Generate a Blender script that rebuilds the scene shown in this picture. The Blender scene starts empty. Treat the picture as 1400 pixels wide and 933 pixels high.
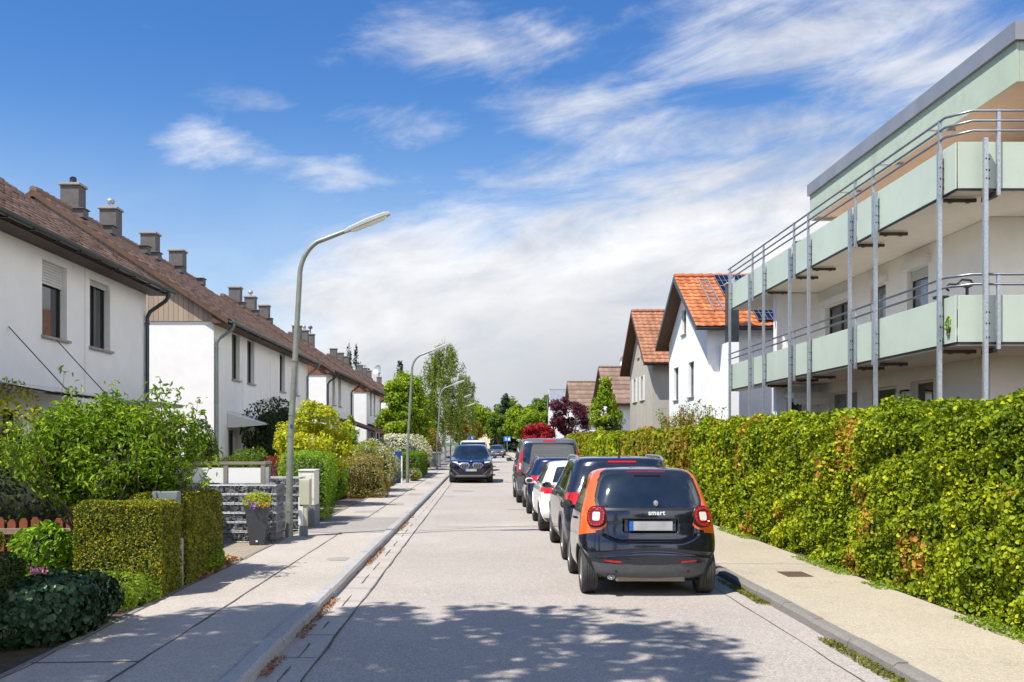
import bpy, bmesh, math, random
import numpy as np
from mathutils import Vector, Matrix, Euler
R = math.radians
PI = math.pi
random.seed(7)
rng = np.random.default_rng(11)
scene = bpy.context.scene
COL = scene.collection

# ------------------------------------------------------------------ camera
CAMH = 1.88
FPX = 1360.0
cam_d = bpy.data.cameras.new("camera")
cam = bpy.data.objects.new("camera", cam_d)
COL.objects.link(cam)
cam.location = (0, 0, CAMH)
cam.rotation_euler = (R(90), 0, 0)
cam_d.sensor_width = 36
cam_d.lens = 36 * FPX / 1400
cam_d.shift_x = 40 / 1400
cam_d.shift_y = 137.5 / 1400
cam_d.clip_start = 0.1
cam_d.clip_end = 3000
scene.camera = cam

# ------------------------------------------------------------------ sun, sky, exposure
SUN_EL = R(57.5)
SX, SY = 0.785, 0.62                      # light travels towards +X, +Y
sun_d = bpy.data.lights.new("sun", 'SUN')
sun_d.energy = 4.8
sun_d.angle = R(0.55)
sun_d.color = (1.0, 0.95, 0.86)
sun = bpy.data.objects.new("sun", sun_d)
COL.objects.link(sun)
sun.location = (-20, -15, 40)
sd = Vector((SX * math.cos(SUN_EL), SY * math.cos(SUN_EL), -math.sin(SUN_EL)))
sun.rotation_euler = sd.to_track_quat('-Z', 'Y').to_euler()
vs = scene.view_settings
vs.view_transform = 'Standard'
vs.look = 'None'
vs.exposure = 0.62
vs.gamma = 1.0
scene.render.film_transparent = False
try:
    scene.cycles.max_bounces = 6
    scene.cycles.diffuse_bounces = 3
    scene.cycles.glossy_bounces = 3
    scene.cycles.transmission_bounces = 4
    scene.cycles.transparent_max_bounces = 6
    scene.cycles.caustics_reflective = False
    scene.cycles.caustics_refractive = False
except Exception:
    pass

world = bpy.data.worlds.new("World")
scene.world = world
world.use_nodes = True
wt = world.node_tree
for n in list(wt.nodes):
    wt.nodes.remove(n)


class NB:
    """tiny node-expression helper"""
    def __init__(s, t):
        s.t = t

    def node(s, typ, **kw):
        n = s.t.nodes.new(typ)
        for k, v in kw.items():
            setattr(n, k, v)
        return n

    def put(s, sock, v):
        if v is None:
            return
        if isinstance(v, bpy.types.NodeSocket):
            s.t.links.new(v, sock)
        else:
            if sock.type == 'RGBA' and not isinstance(v, (int, float)) and len(v) == 3:
                v = (*v, 1)
            sock.default_value = v

    def m(s, op, a, b=None, c=None, clamp=False):
        n = s.node('ShaderNodeMath', operation=op, use_clamp=clamp)
        for i, v in enumerate((a, b, c)):
            s.put(n.inputs[i], v)
        return n.outputs[0]

    def ss(s, v, lo, hi, a=0.0, b=1.0):
        n = s.node('ShaderNodeMapRange', interpolation_type='SMOOTHSTEP')
        for i, x in enumerate((v, lo, hi, a, b)):
            s.put(n.inputs[i], x)
        return n.outputs[0]

    def lin(s, v, lo, hi, a=0.0, b=1.0):
        n = s.node('ShaderNodeMapRange')
        n.clamp = True
        for i, x in enumerate((v, lo, hi, a, b)):
            s.put(n.inputs[i], x)
        return n.outputs[0]

    def xyz(s, x, y, z):
        n = s.node('ShaderNodeCombineXYZ')
        for i, v in enumerate((x, y, z)):
            s.put(n.inputs[i], v)
        return n.outputs[0]

    def sep(s, v):
        n = s.node('ShaderNodeSeparateXYZ')
        s.put(n.inputs[0], v)
        return n.outputs

    def noise(s, vec, scale, detail=4, rough=0.55, dist=0.0, lac=2.0):
        n = s.node('ShaderNodeTexNoise')
        s.put(n.inputs['Vector'], vec)
        n.inputs['Scale'].default_value = scale
        n.inputs['Detail'].default_value = detail
        n.inputs['Roughness'].default_value = rough
        n.inputs['Distortion'].default_value = dist
        n.inputs['Lacunarity'].default_value = lac
        return n.outputs['Fac']

    def mix(s, f, a, b, typ='MIX'):
        n = s.node('ShaderNodeMix', data_type='RGBA', blend_type=typ)
        s.put(n.inputs[0], f)
        s.put(n.inputs[6], a)
        s.put(n.inputs[7], b)
        return n.outputs[2]

    def vm(s, op, a, b=None, scale=None):
        n = s.node('ShaderNodeVectorMath', operation=op)
        s.put(n.inputs[0], a)
        s.put(n.inputs[1], b)
        if scale is not None:
            n.inputs['Scale'].default_value = scale
        return n.outputs[0]


W = NB(wt)
tc = W.node('ShaderNodeTexCoord')
gen = tc.outputs['Generated']
sky = W.node('ShaderNodeTexSky', sky_type='NISHITA')
sky.sun_disc = False
sky.sun_elevation = SUN_EL
sky.sun_rotation = math.atan2(-SX, -SY)
sky.altitude = 500
sky.air_density = 1.0
sky.dust_density = 0.6
sky.ozone_density = 2.5
hs = W.node('ShaderNodeHueSaturation')
W.put(hs.inputs['Color'], sky.outputs[0])
hs.inputs['Saturation'].default_value = 1.22
hs.inputs['Value'].default_value = 1.0
x, y, z = W.sep(gen)
az = W.m('ARCTAN2', x, y)
hyp = W.m('SQRT', W.m('ADD', W.m('MULTIPLY', x, x), W.m('MULTIPLY', y, y)))
el = W.m('DIVIDE', z, W.m('MAXIMUM', hyp, 0.02))
zz = W.m('ADD', W.m('MAXIMUM', z, 0.0), 0.22)
pl = W.xyz(W.m('DIVIDE', x, zz), W.m('DIVIDE', y, zz), 0.0)
pl2 = W.vm('MULTIPLY', pl, (1.0, 1.3, 1.0))
# angular frame (azimuth, elevation), sheared so that streaks climb to the right
ang = W.xyz(W.m('ADD', az, W.m('MULTIPLY', el, 0.35)), W.m('MULTIPLY', W.m('SUBTRACT', el, W.m('MULTIPLY', az, 0.22)), 2.3), 0.0)
n_big = W.noise(ang, 2.6, 5, 0.55, 0.3)
n_fine = W.noise(W.vm('ADD', ang, (3.7, 1.2, 0)), 7.5, 9, 0.62, 0.35)
n_str = W.noise(W.vm('ADD', W.vm('MULTIPLY', ang, (1.0, 1.5, 1.0)), (8.1, 4.4, 0)), 4.6, 10, 0.63, 0.6)
n_pl = W.noise(pl2, 2.2, 6, 0.6, 0.3)
# the bank: its top edge climbs to the right
vb = W.m('ADD', 0.232, W.m('MULTIPLY', az, 0.17))
edge = W.m('ADD', W.m('SUBTRACT', vb, el), W.m('MULTIPLY', W.m('SUBTRACT', W.m('ADD', W.m('MULTIPLY', n_str, 0.65), W.m('MULTIPLY', n_pl, 0.35)), 0.5), 0.30))
bank = W.m('MULTIPLY', W.ss(edge, -0.055, 0.075), W.ss(W.m('ADD', az, W.m('MULTIPLY', W.m('SUBTRACT', n_str, 0.5), 0.22)), -0.30, -0.13))
bank = W.m('MULTIPLY', bank, W.lin(n_fine, 0.25, 0.5, 0.86, 1.0))


def blob(a0, e0, sa, se, amp):
    da = W.m('DIVIDE', W.m('SUBTRACT', az, a0), sa)
    de = W.m('DIVIDE', W.m('SUBTRACT', el, e0), se)
    g = W.m('EXPONENT', W.m('MULTIPLY', W.m('ADD', W.m('MULTIPLY', da, da), W.m('MULTIPLY', de, de)), -1.0))
    return W.m('MULTIPLY', g, amp)


cov = blob(-0.265, 0.287, 0.065, 0.026, 0.35)
for b_ in ((-0.160, 0.266, 0.120, 0.028, 0.36), (-0.085, 0.315, 0.085, 0.032, 0.42), (-0.01, 0.40, 0.15, 0.045, 0.42),
           (0.32, 0.39, 0.20, 0.060, 0.48), (0.10, 0.33, 0.12, 0.045, 0.40), (0.42, 0.34, 0.20, 0.06, 0.46), (0.25, 0.30, 0.22, 0.05, 0.46),
           (0.07, 0.27, 0.14, 0.04, 0.36), (-0.22, 0.33, 0.05, 0.02, 0.22), (1.6, 0.55, 0.7, 0.5, 0.62), (-2.4, 0.5, 0.7, 0.25, 0.4), (3.0, 0.3, 0.5, 0.2, 0.4)):  # blob far to the right: unseen cloud added to fill the shaded walls
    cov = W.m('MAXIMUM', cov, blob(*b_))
wisp = W.ss(W.m('ADD', W.m('ADD', W.m('MULTIPLY', n_str, 0.65), W.m('MULTIPLY', n_fine, 0.35)), W.m('MULTIPLY', cov, 0.72)), 0.60, 0.94)
wisp = W.m('MULTIPLY', wisp, 0.80)
haze_l = W.m('MULTIPLY', W.ss(el, 0.34, 0.04), 0.38)
dens = W.m('MAXIMUM', W.m('MAXIMUM', bank, wisp), haze_l, clamp=True)
# cloud brightness: bright tops, greyer underside low down on the right
shade = W.m('ADD', W.m('MULTIPLY', W.ss(el, 0.02, 0.30), 0.55), W.m('MULTIPLY', n_fine, 0.6))
lowgrey = W.m('MULTIPLY', W.ss(el, 0.20, 0.03), W.ss(az, -0.30, 0.12))
cl = W.mix(W.lin(W.m('ADD', W.m('MULTIPLY', n_big, 0.5), W.m('MULTIPLY', n_fine, 0.5)), 0.38, 0.60), (3.6, 3.72, 4.0), (5.8, 5.8, 5.9))
cl = W.mix(W.m('MULTIPLY', lowgrey, W.lin(n_fine, 0.35, 0.65, 0.45, 0.85)), cl, (2.65, 2.8, 3.05))
tint = W.mix(W.ss(el, 0.14, 0.42), (0.90, 0.86, 0.86), (0.56, 0.70, 0.86))
skyc = W.mix(1.0, hs.outputs[0], tint, 'MULTIPLY')
# unseen clouds right of and behind the view, brightened to lift shaded walls
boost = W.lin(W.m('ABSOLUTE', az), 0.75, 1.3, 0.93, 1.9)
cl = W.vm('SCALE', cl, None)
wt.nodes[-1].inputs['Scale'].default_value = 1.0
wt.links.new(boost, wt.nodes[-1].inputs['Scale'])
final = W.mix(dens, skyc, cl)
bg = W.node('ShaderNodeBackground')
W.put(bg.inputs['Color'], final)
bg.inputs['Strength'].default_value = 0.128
out = W.node('ShaderNodeOutputWorld')
W.put(out.inputs['Surface'], bg.outputs[0])

# ------------------------------------------------------------------ helpers


def tag(o, label=None, cat=None, group=None, kind=None):
    if label:
        o["label"] = label
    if cat:
        o["category"] = cat
    if group:
        o["group"] = group
    if kind:
        o["kind"] = kind
    return o


def empty(name, loc=(0, 0, 0), rz=0.0, label=None, cat=None, group=None):
    o = bpy.data.objects.new(name, None)
    o.empty_display_size = 0.2
    COL.objects.link(o)
    o.location = loc
    o.rotation_euler = (0, 0, rz)
    return tag(o, label, cat, group)


def link(name, me, parent=None, mats=None, smooth=None):
    o = bpy.data.objects.new(name, me)
    COL.objects.link(o)
    if parent:
        o.parent = parent
    if mats is not None:
        for m_ in (mats if isinstance(mats, (list, tuple)) else [mats]):
            me.materials.append(m_)
    if smooth is not None:
        me.polygons.foreach_set('use_smooth', [True] * len(me.polygons))
        try:
            me.set_sharp_from_angle(angle=R(smooth))
        except Exception:
            pass
    return o


def children(o):
    return [c for c in COL.objects if c.parent == o]


def copy_tree(o, parent=None):
    c = o.copy()
    COL.objects.link(c)
    if parent:
        c.parent = parent
    for ch in list(o.children):
        copy_tree(ch, c)
    return c


class MB:
    """collects primitive shapes, then links them as one mesh object"""
    def __init__(s):
        s.v = []
        s.f = []
        s.mi = []
        s.cur = 0

    def add(s, vs_, fs_):
        b = len(s.v)
        s.v.extend([tuple(p) for p in vs_])
        for f in fs_:
            s.f.append(tuple(i + b for i in f))
            s.mi.append(s.cur)
        return s

    def box(s, c, d, rz=0.0, M=None):
        hx, hy, hz = d[0] / 2, d[1] / 2, d[2] / 2
        pts = [Vector((sx * hx, sy * hy, sz * hz)) for sz in (-1, 1) for sy in (-1, 1) for sx in (-1, 1)]
        if M is not None:
            pts = [M @ p for p in pts]
        if rz:
            rm = Matrix.Rotation(rz, 3, 'Z')
            pts = [rm @ p for p in pts]
        cc = Vector(c)
        pts = [p + cc for p in pts]
        return s.add(pts, [(0, 2, 3, 1), (4, 5, 7, 6), (0, 1, 5, 4), (2, 6, 7, 3), (0, 4, 6, 2), (1, 3, 7, 5)])

    def bx(s, x0, x1, y0, y1, z0, z1):
        return s.box(((x0 + x1) / 2, (y0 + y1) / 2, (z0 + z1) / 2), (abs(x1 - x0), abs(y1 - y0), abs(z1 - z0)))

    def bbx(s, x0, x1, y0, y1, z0, z1, b=0.01):
        """box with chamfered edges"""
        bm = bmesh.new()
        bmesh.ops.create_cube(bm, size=1)
        for v_ in bm.verts:
            v_.co = Vector(((x0 + x1) / 2 + v_.co.x * abs(x1 - x0), (y0 + y1) / 2 + v_.co.y * abs(y1 - y0), (z0 + z1) / 2 + v_.co.z * abs(z1 - z0)))
        bmesh.ops.bevel(bm, geom=list(bm.edges), offset=b, segments=2, affect='EDGES', profile=0.5)
        s.addbm(bm)
        return s

    def addbm(s, bm):
        bm.verts.index_update()
        s.add([v_.co[:] for v_ in bm.verts], [[v_.index for v_ in f.verts] for f in bm.faces])
        bm.free()
        return s

    def tube(s, pts, r, seg=8, cap=True):
        pts = [Vector(p) for p in pts]
        rs = r if isinstance(r, (list, tuple)) else [r] * len(pts)
        rings = []
        up = Vector((0, 0, 1))
        ref = None
        for i, p in enumerate(pts):
            if i == 0:
                t = pts[1] - pts[0]
            elif i == len(pts) - 1:
                t = pts[-1] - pts[-2]
            else:
                t = (pts[i + 1] - p).normalized() + (p - pts[i - 1]).normalized()
            if t.length < 1e-9:
                t = Vector((0, 0, 1))
            t.normalize()
            if ref is None:
                ref = t.cross(up)
                if ref.length < 1e-3:
                    ref = t.cross(Vector((1, 0, 0)))
                ref.normalize()
            a = ref - t * ref.dot(t)
            if a.length < 1e-4:
                a = t.orthogonal()
            a.normalize()
            ref = a
            b = t.cross(a)
            rings.append([p + (a * math.cos(q) + b * math.sin(q)) * rs[i] for q in [2 * PI * k / seg for k in range(seg)]])
        vs_ = [q for rg in rings for q in rg]
        fs_ = []
        for i in range(len(pts) - 1):
            for k in range(seg):
                k2 = (k + 1) % seg
                fs_.append((i * seg + k, i * seg + k2, (i + 1) * seg + k2, (i + 1) * seg + k))
        if cap:
            fs_.append(tuple(range(seg))[::-1])
            fs_.append(tuple((len(pts) - 1) * seg + k for k in range(seg)))
        return s.add(vs_, fs_)

    def lathe(s, prof, seg=24, M=None, sq=0):
        """profile of (radius, height) round local Z"""
        vs_ = []
        for (r_, h_) in prof:
            for k in range(seg):
                a = 2 * PI * k / seg
                k_ = (abs(math.cos(a)) ** sq + abs(math.sin(a)) ** sq) ** (-1 / sq) if sq else 1.0
                p = Vector((r_ * k_ * math.cos(a), r_ * k_ * math.sin(a), h_))
                vs_.append(M @ p if M is not None else p)
        fs_ = []
        for i in range(len(prof) - 1):
            for k in range(seg):
                k2 = (k + 1) % seg
                fs_.append((i * seg + k, i * seg + k2, (i + 1) * seg + k2, (i + 1) * seg + k))
        if prof[0][0] > 1e-6:
            fs_.append(tuple(range(seg))[::-1])
        if prof[-1][0] > 1e-6:
            fs_.append(tuple((len(prof) - 1) * seg + k for k in range(seg)))
        return s.add(vs_, fs_)

    def prism(s, poly, axis, a0, a1):
        """poly in the two other axes, extruded along axis"""
        n = len(poly)

        def mk(u, v_, a):
            return {'x': (a, u, v_), 'y': (u, a, v_), 'z': (u, v_, a)}[axis]
        vs_ = [mk(u, v_, a0) for u, v_ in poly] + [mk(u, v_, a1) for u, v_ in poly]
        fs_ = [tuple(range(n))[::-1], tuple(range(n, 2 * n))]
        for i in range(n):
            j = (i + 1) % n
            fs_.append((i, j, n + j, n + i))
        return s.add(vs_, fs_)

    def mesh(s, name):
        me = bpy.data.meshes.new(name)
        me.from_pydata(s.v, [], s.f)
        if any(s.mi):
            me.polygons.foreach_set('material_index', s.mi)
        bm = bmesh.new()
        bm.from_mesh(me)
        bmesh.ops.recalc_face_normals(bm, faces=bm.faces)
        bm.to_mesh(me)
        bm.free()
        return me

    def build(s, name, mats, parent=None, smooth=None):
        return link(name, s.mesh(name), parent, mats, smooth)


def np_mesh(name, V, F, mats, parent=None, smooth=False, attrs=None, matidx=None):
    """V (n,3), F (m,k) arrays -> object"""
    me = bpy.data.meshes.new(name)
    V = np.ascontiguousarray(V, dtype=np.float32)
    F = np.ascontiguousarray(F, dtype=np.int32)
    m_, k = F.shape
    me.vertices.add(len(V))
    me.vertices.foreach_set('co', V.ravel())
    me.loops.add(m_ * k)
    me.loops.foreach_set('vertex_index', F.ravel())
    me.polygons.add(m_)
    me.polygons.foreach_set('loop_start', np.arange(0, m_ * k, k, dtype=np.int32))
    me.polygons.foreach_set('loop_total', np.full(m_, k, dtype=np.int32))
    if smooth:
        me.polygons.foreach_set('use_smooth', np.ones(m_, dtype=bool))
    if matidx is not None:
        me.polygons.foreach_set('material_index', matidx.astype(np.int32))
    me.update(calc_edges=True)
    if attrs:
        for an, av in attrs.items():
            at_ = me.attributes.new(an, 'FLOAT', 'POINT')
            at_.data.foreach_set('value', av.astype(np.float32))
    o = bpy.data.objects.new(name, me)
    COL.objects.link(o)
    if parent:
        o.parent = parent
    for mm in (mats if isinstance(mats, (list, tuple)) else [mats]):
        me.materials.append(mm)
    return o


def at(px, py, z=0.0):
    """a pixel of the survey photo that lies at height z -> point"""
    Y = FPX * (CAMH - z) / (py - 604.0)
    return Vector(((px - 660.0) * Y / FPX, Y, z))


# ------------------------------------------------------------------ materials
def new_mat(name):
    m_ = bpy.data.materials.new(name)
    m_.use_nodes = True
    nt = m_.node_tree
    for n in list(nt.nodes):
        nt.nodes.remove(n)
    b = NB(nt)
    o = b.node('ShaderNodeOutputMaterial')
    return m_, b, o


def pbr(name, col, rough=0.7, metal=0.0, var=0.12, vscale=3.0, bump=0.0, bscale=40.0, col2=None, spec=None, coat=0.0, dirt=0.0, dscale=1.3, fine=0.0, fscale=300.0):
    m_, b, o = new_mat(name)
    p = b.node('ShaderNodeBsdfPrincipled')
    t = b.node('ShaderNodeTexCoord').outputs['Object']
    n = b.noise(t, vscale, 5, 0.6)
    if col2 is None:
        lo = tuple(max(0, c * (1 - var)) for c in col)
        hi = tuple(min(1, c * (1 + var)) for c in col)
    else:
        lo, hi = col, col2
    c = b.mix(b.lin(n, 0.3, 0.7), lo, hi)
    if fine:
        nf = b.noise(t, fscale, 2, 0.7)
        c = b.mix(b.lin(nf, 0.35, 0.65, fine, 0.0), c, tuple(q * 0.3 for q in col))
    if dirt:
        nd = b.noise(t, dscale, 6, 0.65, 0.5)
        c = b.mix(b.lin(nd, 0.5, 0.78, 0.0, dirt), c, tuple(q * 0.4 for q in col))
    b.put(p.inputs['Base Color'], c)
    p.inputs['Roughness'].default_value = rough
    p.inputs['Metallic'].default_value = metal
    if spec is not None:
        p.inputs['Specular IOR Level'].default_value = spec
    if coat:
        p.inputs['Coat Weight'].default_value = coat
        p.inputs['Coat Roughness'].default_value = 0.03
    if bump:
        bn = b.node('ShaderNodeBump')
        bn.inputs['Strength'].default_value = bump
        bn.inputs['Distance'].default_value = 0.01
        b.put(bn.inputs['Height'], b.noise(t, bscale, 4, 0.6))
        b.put(p.inputs['Normal'], bn.outputs[0])
    b.put(o.inputs['Surface'], p.outputs[0])
    return m_


def leafmat(name, cols, rough=0.5, trans=0.28, clump=1.3):
    """leaf material; 'tint' is a random number per leaf (the leaf's own hue)"""
    m_, b, o = new_mat(name)
    a = b.node('ShaderNodeAttribute', attribute_name='tint')
    t = b.node('ShaderNodeTexCoord').outputs['Object']
    n = b.noise(t, clump, 3, 0.5)
    f = b.m('ADD', b.m('MULTIPLY', a.outputs['Fac'], 0.62), b.m('MULTIPLY', b.lin(n, 0.3, 0.7), 0.38))
    r = b.node('ShaderNodeValToRGB')
    el_ = r.color_ramp.elements
    k = len(cols)
    while len(el_) < k:
        el_.new(0.5)
    for i, c in enumerate(cols):
        el_[i].position = i / (k - 1) if len(c) == 3 else c[3]
        el_[i].color = (*c[:3], 1)
    b.put(r.inputs[0], f)
    p = b.node('ShaderNodeBsdfPrincipled')
    b.put(p.inputs['Base Color'], r.outputs[0])
    p.inputs['Roughness'].default_value = rough
    p.inputs['Specular IOR Level'].default_value = 0.18
    tr = b.node('ShaderNodeBsdfTranslucent')
    b.put(tr.inputs['Color'], b.mix(1.0, r.outputs[0], (1.25, 1.2, 0.55), 'MULTIPLY'))
    mx = b.node('ShaderNodeMixShader')
    mx.inputs[0].default_value = trans
    b.put(mx.inputs[1], p.outputs[0])
    b.put(mx.inputs[2], tr.outputs[0])
    b.put(o.inputs['Surface'], mx.outputs[0])
    return m_


M = {}
M['stucco'] = pbr('white stucco', (0.82, 0.81, 0.80), 0.9, var=0.04, vscale=1.5, bump=0.55, bscale=55, dirt=0.10, dscale=0.8)
M['stucco_warm'] = pbr('warm white stucco', (0.86, 0.83, 0.77), 0.9, var=0.05, vscale=1.2, bump=0.4, bscale=60, dirt=0.12, dscale=0.7)
M['stucco_grey'] = pbr('grey beige stucco', (0.42, 0.385, 0.33), 0.92, var=0.08, vscale=1.2, bump=0.5, bscale=50, dirt=0.2, dscale=0.7)
M['stucco_cream'] = pbr('cream stucco', (0.66, 0.56, 0.38), 0.9, var=0.06)
M['soffit'] = pbr('cream soffit', (0.80, 0.74, 0.66), 0.85, var=0.04)
M['soffit_peach'] = pbr('tan soffit', (0.60, 0.43, 0.30), 0.8, var=0.05)
M['mint'] = pbr('mint balcony panel', (0.47, 0.535, 0.44), 0.38, var=0.07, vscale=0.9, dirt=0.14, dscale=1.1)
M['mint_old'] = pbr('weathered mint fascia', (0.40, 0.47, 0.37), 0.6, var=0.10, vscale=0.9, dirt=0.5, dscale=0.9)
M['zinc'] = pbr('zinc sheet', (0.30, 0.31, 0.33), 0.5, 0.5, var=0.12, vscale=1.2)
M['galv'] = pbr('galvanised steel', (0.42, 0.45, 0.48), 0.45, 0.7, var=0.22, vscale=26)
M['rail'] = pbr('grey steel rail', (0.24, 0.25, 0.28), 0.35, 0.8, var=0.1)
M['bracket'] = pbr('brown bracket steel', (0.085, 0.06, 0.04), 0.6, 0.2)
M['black_metal'] = pbr('black metal', (0.018, 0.02, 0.022), 0.4, 0.4)
M['lamp_pole'] = pbr('grey green lamp pole', (0.23, 0.25, 0.215), 0.5, 0.35, var=0.2, vscale=5, dirt=0.3, dscale=4)
M['lamp_pale'] = pbr('pale lamp housing', (0.40, 0.44, 0.40), 0.5, 0.2)
M['diffuser'] = pbr('lamp diffuser', (0.78, 0.78, 0.74), 0.3)
M['pvc'] = pbr('white window frame', (0.74, 0.74, 0.73), 0.4, var=0.03)
M['dark_frame'] = pbr('dark window frame', (0.022, 0.019, 0.019), 0.4, var=0.1)
M['curtain'] = pbr('pale curtain', (0.32, 0.34, 0.36), 0.8, var=0.15, vscale=9)
M['shutter'] = pbr('shutter slats', (0.55, 0.55, 0.54), 0.5, var=0.04)
M['sill'] = pbr('stone sill', (0.30, 0.28, 0.25), 0.7)
M['chimney'] = pbr('grey brown chimney slate', (0.105, 0.096, 0.094), 0.75, var=0.2, vscale=4, bump=0.3, bscale=20)
M['chimney_cap'] = pbr('chimney concrete cap', (0.30, 0.28, 0.25), 0.8)
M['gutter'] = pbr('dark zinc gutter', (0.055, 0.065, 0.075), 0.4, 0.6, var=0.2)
M['pipe_grey'] = pbr('grey zinc pipe', (0.20, 0.23, 0.23), 0.45, 0.6, var=0.15)
M['soffit_brown'] = pbr('brown timber soffit', (0.10, 0.05, 0.03), 0.7, var=0.3, vscale=6)
M['verge'] = pbr('slate verge board', (0.055, 0.065, 0.075), 0.6)
M['concrete'] = pbr('concrete', (0.34, 0.32, 0.29), 0.85, var=0.15, vscale=5, bump=0.3, bscale=60, dirt=0.3, dscale=3)
M['white_box'] = pbr('cream plastic cabinet', (0.72, 0.70, 0.62), 0.5, var=0.04)
M['beige_box'] = pbr('beige plastic cabinet', (0.44, 0.44, 0.33), 0.5, var=0.05)
M['grey_box'] = pbr('grey cabinet plinth', (0.17, 0.19, 0.20), 0.7, var=0.08)
M['stone'] = pbr('dark gabion stone', (0.045, 0.048, 0.056), 0.75, col2=(0.22, 0.23, 0.25), vscale=11, bump=0.4, bscale=30)
M['wire'] = pbr('galvanised wire', (0.34, 0.35, 0.36), 0.45, 0.5)
M['planter'] = pbr('anthracite planter', (0.05, 0.055, 0.065), 0.55, var=0.12, vscale=20)
M['taupe'] = pbr('taupe aluminium', (0.27, 0.25, 0.21), 0.45, 0.3)
M['red_paint'] = pbr('red paint', (0.42, 0.02, 0.015), 0.35)
M['blue_paint'] = pbr('blue plastic', (0.01, 0.045, 0.22), 0.4)
M['sign_blue'] = pbr('sign blue', (0.01, 0.19, 0.60), 0.4)
M['sign_white'] = pbr('sign white', (0.8, 0.8, 0.8), 0.5)
M['brick'] = pbr('brick wall paint', (0.33, 0.15, 0.08), 0.8, var=0.3, vscale=10)
M['bark'] = pbr('bark', (0.11, 0.085, 0.06), 0.9, var=0.35, vscale=9, bump=0.6, bscale=30)
M['birch_bark'] = pbr('birch bark', (0.45, 0.44, 0.40), 0.8, col2=(0.12, 0.11, 0.1), vscale=5)
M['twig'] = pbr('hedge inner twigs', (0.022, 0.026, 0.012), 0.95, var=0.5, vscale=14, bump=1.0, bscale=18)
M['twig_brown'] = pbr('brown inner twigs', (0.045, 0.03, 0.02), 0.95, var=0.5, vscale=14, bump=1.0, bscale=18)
M['soil'] = pbr('garden soil', (0.075, 0.055, 0.035), 0.95, var=0.35, vscale=5, bump=0.8, bscale=20)
M['lawn'] = pbr('lawn', (0.06, 0.10, 0.025), 0.95, var=0.3, vscale=3, bump=0.9, bscale=60)
M['manhole'] = pbr('rusty iron cover', (0.12, 0.075, 0.045), 0.7, 0.3, bump=0.6, bscale=60)
M['rubber'] = pbr('tyre rubber', (0.035, 0.033, 0.031), 0.8, var=0.2, vscale=8)
M['alloy'] = pbr('wheel alloy', (0.32, 0.33, 0.34), 0.35, 0.8)
M['chrome'] = pbr('chrome', (0.7, 0.7, 0.7), 0.12, 1.0, var=0.02)
M['trim'] = pbr('grey black bumper plastic', (0.075, 0.078, 0.085), 0.55, var=0.12, vscale=12, dirt=0.0)
M['black_plastic'] = pbr('black plastic', (0.012, 0.012, 0.013), 0.45)
M['underbody'] = pbr('underbody', (0.01, 0.01, 0.01), 0.95)
M['heat_shield'] = pbr('heat shield', (0.26, 0.21, 0.16), 0.5, 0.4)
M['plate'] = pbr('licence plate', (0.32, 0.32, 0.32), 0.45, col2=(0.46, 0.46, 0.45), vscale=5)
M['plate_blue'] = pbr('plate blue band', (0.01, 0.13, 0.55), 0.4)
M['lamp_red'] = pbr('red lamp lens', (0.50, 0.008, 0.008), 0.12, var=0.15, vscale=60, coat=0.6)
M['lamp_dark_red'] = pbr('dark red lens', (0.16, 0.004, 0.006), 0.15, coat=0.6)
M['lamp_clear'] = pbr('clear lamp lens', (0.70, 0.62, 0.56), 0.15, var=0.15, vscale=30, coat=0.5)
M['car_interior'] = pbr('car interior', (0.02, 0.02, 0.022), 0.8)


def paint(name, col, rough=0.22, metal=0.35, coat=1.0, var=0.03, dust=0.0):
    m_, b, o = new_mat(name)
    p = b.node('ShaderNodeBsdfPrincipled')
    t = b.node('ShaderNodeTexCoord').outputs['Object']
    n = b.noise(t, 2.5, 6, 0.65, 0.4)
    c = b.mix(b.lin(n, 0.35, 0.75, 0.0, dust), col, (0.23, 0.21, 0.19))
    b.put(p.inputs['Base Color'], c)
    b.put(p.inputs['Roughness'], b.lin(n, 0.3, 0.8, rough, rough + 0.12))
    p.inputs['Metallic'].default_value = metal
    p.inputs['Coat Weight'].default_value = coat
    p.inputs['Coat Roughness'].default_value = 0.05
    b.put(o.inputs['Surface'], p.outputs[0])
    return m_


M['p_black'] = paint('blue black paint', (0.012, 0.016, 0.032), 0.16, 0.55, dust=0.04)
M['p_orange'] = paint('orange paint', (0.80, 0.115, 0.012), 0.3, 0.05)
M['p_navy'] = paint('navy paint', (0.008, 0.012, 0.030), 0.25, 0.3, dust=0.05)
M['p_white'] = paint('white paint', (0.74, 0.75, 0.76), 0.3, 0.0)
M['p_blue'] = paint('dark blue paint', (0.006, 0.012, 0.05), 0.25, 0.3)
M['p_grey'] = paint('grey van paint', (0.105, 0.112, 0.122), 0.35, 0.3, dust=0.12)
M['p_midblue'] = paint('midnight blue paint', (0.004, 0.010, 0.040), 0.22, 0.5)


def glassm(name, col=(0.006, 0.008, 0.010), rough=0.04, spec=0.8):
    m_, b, o = new_mat(name)
    p = b.node('ShaderNodeBsdfPrincipled')
    t = b.node('ShaderNodeTexCoord').outputs['Object']
    n = b.noise(t, 2.2, 4, 0.6)
    b.put(p.inputs['Base Color'], b.mix(b.lin(n, 0.35, 0.7), col, tuple(c * 2.6 for c in col)))
    p.inputs['Roughness'].default_value = rough
    p.inputs['Specular IOR Level'].default_value = spec
    p.inputs['IOR'].default_value = 1.7
    b.put(o.inputs['Surface'], p.outputs[0])
    return m_


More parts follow.
